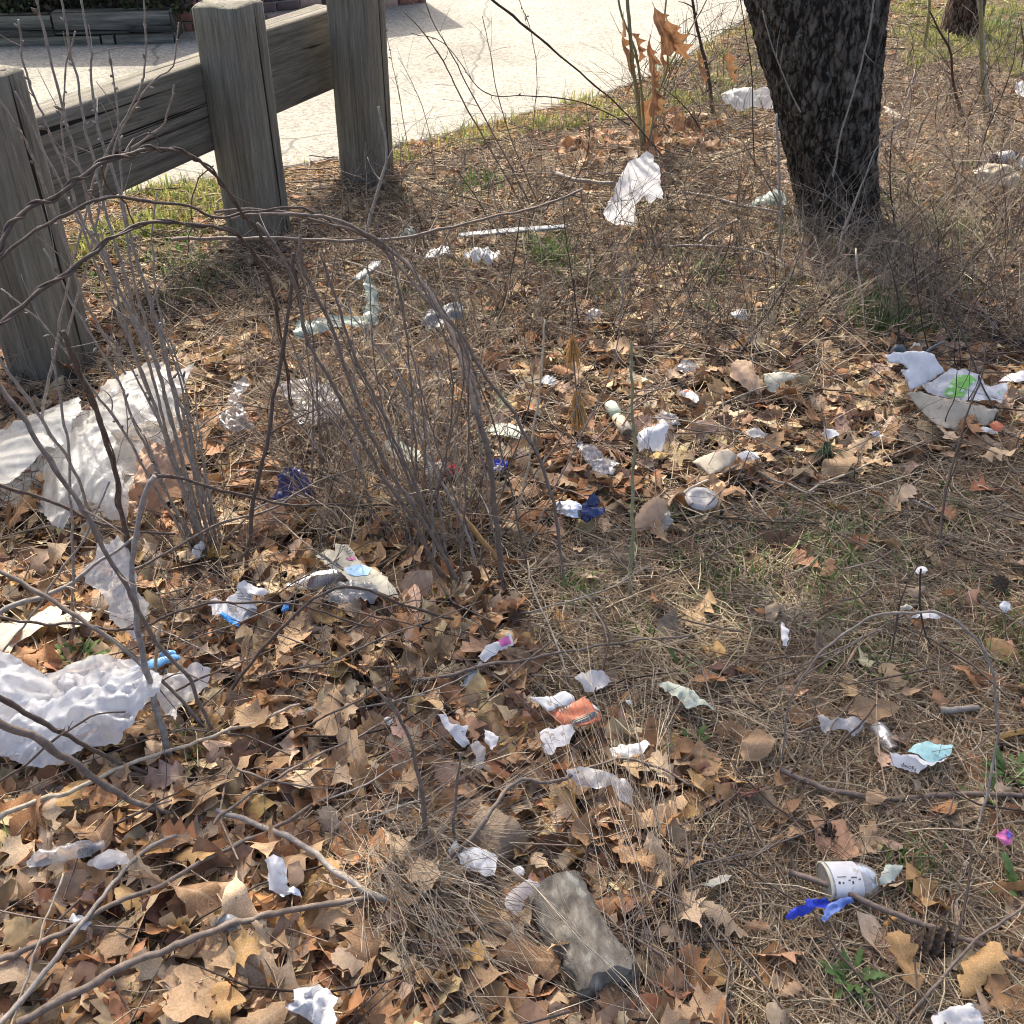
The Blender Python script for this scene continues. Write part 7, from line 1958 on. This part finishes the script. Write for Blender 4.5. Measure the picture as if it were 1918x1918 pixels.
# pine sprig and dry needle sprays
def spray(px, py, n, L, d, label, mat, lift, spread=.35, name='needle_spray', hang=0):
    c = G(px, py, lift); o = empty(name, c)
    d = np.array(d, float); d /= np.linalg.norm(d)
    dirs = d + g.normal(0, spread, (n, 3)); dirs /= np.linalg.norm(dirs, axis=1)[:, None]
    s = np.linspace(0, 1, 5); l = L * g.uniform(.7, 1.1, n)
    Q = g.normal(0, .003, (n, 1, 3)) + dirs[:, None] * (s[None, :, None] * l[:, None, None]); Q[..., 2] -= hang * (s ** 2)[None] * l[:, None]
    V, F = tubes(Q, np.full((n, 5), .0009) * np.array([1, 1, 1, .9, .4]), 3)
    p = link('needles', mk_mesh('needles', V, F, M[mat]), o); p['kind'] = 'stuff'
    tw = np.array([-d * .10 + [0, 0, .01], -d * .05, [0, 0, 0], d * .02])
    link('twig', MB().tube(tw, .0022, 6).mesh('twig', M['cane']), o)
    tag(o, label, 'needle spray'); LM.append((px, py, ' '.join(label.split()[:3])))
spray(1548, 830, 70, .085, (-.1, -.8, -.12), 'dark green pine sprig lying on pale leaves', 'pine', .06, .42)
p_ = spray(1080, 735, 150, .11, (.12, -.25, -1.0), 'orange dry needle spray hanging from a bent twig', 'needle_dry', .17, .16)
p_ = spray(1072, 632, 90, .095, (.0, -.25, -1.0), 'smaller orange needle spray hanging above the first', 'needle_dry', .19, .22)

# oak sapling with clinging brown leaves
sp_b = G(1205, 292)
sp = empty('oak_sapling', sp_b)
YS = float(sp_b[1])
def sp_stem(px, Y1, r0, r1):
    P = stem_pts(px, (YS, Y1)) - sp_b
    link('stem', MB().tube(P, np.linspace(r0, r1, len(P)), 8).mesh('stem', M['greenstem']), sp)
sp_stem([(1205, 295), (1195, 200), (1183, 100), (1176, 0), (1174, -30)], YS - .05, .011, .008)
sp_stem([(1208, 292), (1202, 180), (1185, 80), (1165, 30), (1155, -20)], YS, .007, .005)
sp_stem([(1212, 290), (1232, 180), (1250, 120), (1245, 40), (1250, -20)], YS + .1, .007, .004)
sp_stem([(1214, 288), (1226, 200), (1245, 140), (1290, 60), (1330, -10)], YS + .15, .006, .003)
Xl, Yl, Fl = template('pointed', 2, 5)
for q, (px, py, L, rx, ry, rz, cl) in enumerate([(1168, 85, .30, .3, 1.35, .2, 'russet'), (1195, 85, .19, 1.0, 1.0, .6, 'russet'), (1240, 55, .26, .5, 1.1, -.5, 'russet'), (1262, 75, .26, -.4, 1.0, .4, 'russet'), (1215, 110, .24, .7, 1.2, 1.0, 'russet'), (1212, 210, .2, .7, 1.1, 2.0, 'russet'),
        (1222, 150, .36, .2, 1.4, 0, 'russet'), (1240, 110, .22, .8, 1.2, .9, 'russet'), (1310, 120, .2, .4, 1.2, .2, 'russet'), (1365, 125, .2, .2, 1.2, .7, 'russet'), (1228, 190, .24, .5, .9, 1.2, 'brown')]):
    P = bend_leaves(Xl, Yl, np.array([L]), np.array([random.uniform(2, 5)]), np.array([random.uniform(-1, 1)]), np.array([.6]), np.array([.05]), g)
    P = rotate(P, np.array([rx]), np.array([ry]), np.array([rz]))[0]
    o = link('leaf', mk_mesh('leaf', P, Fl, M['leaf_' + cl], uv=np.stack([Xl, Yl], -1)), sp, at(px, py, YS + random.uniform(-.05, .1)) - sp_b)
tag(sp, 'young oak sapling holding curled brown leaves beside the white rag bag', 'sapling'); LM.append((1205, 200, 'oak sapling'))

# dark shrub in the planter across the road
sh = np.array([-3.15, 8.27, .18]); so = empty('shrub', sh)
g5 = np.random.default_rng(9)
n = 90
d = g5.normal(0, 1, (n, 3)); d[:, 2] = np.abs(d[:, 2]) + .3; d /= np.linalg.norm(d, axis=1)[:, None]
base = np.stack([g5.uniform(-.75, .75, n), g5.normal(0, .03, n), np.zeros(n)], -1)
s = np.linspace(0, 1, 5)
d[:, 1] *= .45
Q = base[:, None] + d[:, None] * (s[None, :, None] * g5.uniform(.2, .55, n)[:, None, None])
V, F = tubes(Q, np.full((n, 5), .004), 4)
p = link('stem', mk_mesh('stem', V, F, M['darktwig']), so); p['kind'] = 'stuff'
m_ = 2600
pt = Q.reshape(-1, 3)[g5.integers(0, n * 5, m_)] + g5.normal(0, .05, (m_, 3)); pt[:, 2] = np.maximum(pt[:, 2], .03)
X, Y, F = template('oval', 1, 3)
Vl = bend_leaves(X, Y, g5.uniform(.03, .06, m_), g5.normal(0, 2, m_), g5.normal(0, 1, m_), g5.normal(0, .5, m_), np.full(m_, .02), g5)
Vl = rotate(Vl, g5.uniform(0, 6.28, m_), g5.uniform(0, 6.28, m_), g5.uniform(0, 6.28, m_)) + pt[:, None]
C = np.array([(.035, .06, .022), (.06, .05, .03), (.10, .12, .05), (.03, .03, .02)])[g5.choice(4, m_)]
p = link('foliage', mk_mesh('foliage', Vl.reshape(-1, 3), (F[None] + (np.arange(m_) * len(X))[:, None, None]).reshape(-1, 4), M['grass'], col=np.repeat(C, len(X), 0)), so); p['kind'] = 'stuff'
tag(so, 'dark low shrub growing in the timber planter across the road', 'shrub')

# ================================================================== fallen leaves picked out one by one
var = []
gl = np.random.default_rng(303)
for q in range(18):
    kind = ['pointed', 'pointed', 'rounded', 'pointed', 'rounded', 'oval'][q % 6]
    X, Y, F = template(kind, 3, 5)
    curl = [1.0, 2.4, -2.0, 4.4, 1.7, -3.4][gl.integers(0, 6)]; bnd = gl.normal(0, 1.0)
    P = bend_leaves(X, Y, np.array([1.0]), np.array([curl]), np.array([bnd]), np.array([gl.normal(0, 1.0)]), np.array([gl.uniform(.04, .11)]), gl)[0]
    P[:, 2] -= np.median(P[:, 2])
    shape = 'curled' if abs(curl) > 3 else ('arched' if abs(bnd) > 1.0 else 'spread')
    var.append((mk_mesh('fallen_leaf', P, F, M['leaf_tan'], uv=np.stack([X, Y], -1)), kind, shape))
spots = []
HAND = [(1330, 1270, .13, 'russet'), (545, 1060, .16, 'tan'), (680, 1025, .11, 'golden'), (905, 1165, .11, 'russet'), (850, 930, .10, 'tan'), (925, 830, .12, 'pale beige'), (1420, 1395, .15, 'tan'), (1640, 1330, .14, 'tan'),
        (1810, 1268, .12, 'russet'), (1055, 1545, .16, 'golden'), (1290, 1700, .16, 'pale beige'), (1350, 1715, .13, 'pale beige'), (1300, 1840, .15, 'russet'), (1290, 1900, .17, 'tan'), (1830, 1820, .15, 'golden'), (1700, 1805, .13, 'golden'),
        (1560, 1500, .12, 'tan'), (1480, 1560, .13, 'tan'), (1400, 1480, .09, 'maroon'), (1360, 1480, .08, 'maroon'), (1245, 1445, .11, 'pale beige'), (930, 1580, .17, 'grey brown'), (810, 1560, .16, 'golden'), (860, 1530, .15, 'tan'),
        (590, 1690, .17, 'golden'), (420, 1820, .2, 'tan'), (520, 1850, .2, 'grey brown'), (130, 1590, .14, 'tan'), (380, 1490, .15, 'tan'), (450, 1340, .14, 'tan'), (1240, 1000, .08, 'tan'), (1080, 700, .10, 'tan'), (820, 660, .14, 'tan'), (780, 700, .12, 'pale beige'),
        (1290, 240, .24, 'russet'), (1310, 262, .2, 'russet'), (1275, 270, .2, 'tan'), (1225, 240, .2, 'brown'), (1160, 270, .2, 'russet'), (1120, 290, .2, 'dark brown'), (1075, 300, .2, 'russet'), (1300, 215, .2, 'pale beige'), (1090, 290, .2, 'russet'), (1265, 245, .22, 'golden'), (1265, 225, .18, 'russet'), (1060, 280, .18, 'russet'), (1100, 265, .18, 'brown'), (1130, 250, .16, 'russet'), (1190, 250, .14, 'pale beige'), (1250, 265, .16, 'tan'), (70, 1255, .15, 'russet'), (40, 960, .15, 'russet'), (1380, 870, .09, 'tan'), (1575, 870, .13, 'tan'), (1600, 840, .12, 'pale beige'), (1820, 800, .13, 'russet')]
for h in HAND: spots.append(h)
def area_pts(zone, n, lo, hi, pr):
    zx = np.array(zone); c = 0
    while c < n:
        x, y = gl.uniform(max(0, zx[:, 0].min()), min(1918, zx[:, 0].max())), gl.uniform(zx[:, 1].min(), min(1935, zx[:, 1].max()))
        if not inside(zone, np.array(x), np.array(y)): continue
        w = 1.0 if y < 1100 else (1100 - 380) / (y + 400 - 380 - 20)
        spots.append((x, y, gl.uniform(lo, hi), str(gl.choice(['tan', 'pale beige', 'russet', 'brown', 'grey brown', 'dark brown', 'golden'], p=pr)))); c += 1
PR = [.33, .14, .15, .16, .10, .05, .07]
area_pts(Z_NEAR, 146, .085, .16, PR)
area_pts(Z_MID, 56, .08, .14, PR)
area_pts([(1040, 270), (1150, 235), (1250, 215), (1330, 225), (1330, 290), (1200, 310), (1060, 315)], 26, .16, .24, [.12, .08, .5, .2, .02, .06, .02])
area_pts(Z_NEEDLE, 16, .045, .075, PR)
rows = []
for (x, y, L, cl) in spots:
    if x > 1150 and y > 1200: L *= .78
    me, kind, shape = var[gl.integers(0, len(var))]
    p = G(x, y, .034 + gl.uniform(0, .018) if y > 640 else .03)
    o = link('fallen_leaf', me, None, p)
    st_ = 2.2 if (y < 320 and L > .15) else 1.0
    if st_ > 1: p = p + np.array([0, 0, .05])
    o.rotation_euler = (st_ * gl.normal(0, .32) + (math.pi if gl.random() < .45 else 0), gl.normal(0, .35), gl.uniform(0, 6.28))
    o.scale = (L, L * gl.uniform(.85, 1.1), L)
    o.material_slots[0].link = 'OBJECT'; o.material_slots[0].material = M['leaf_' + cl]
    w, ph, dist = near(x, y)
    kn = {'pointed': 'pointed oak leaf', 'rounded': 'lobed oak leaf', 'oval': 'oval leaf'}[kind]
    rows.append([f'{shape} {cl} {kn}', w, ph, dist, o])
groups = {}
for r_ in rows: groups.setdefault((r_[0], r_[1], r_[2]), []).append(r_)
for (a, w, ph), rs in groups.items():
    rs.sort(key=lambda q: q[3])
    for k, r_ in enumerate(rs):
        lab = f'{a} {w} the {ph}' if k == 0 else f'{a} {w} the {ph}, {ORD[k]} nearest'
        tag(r_[4], uniq(lab), 'leaf', 'fallen leaves lying on the litter')
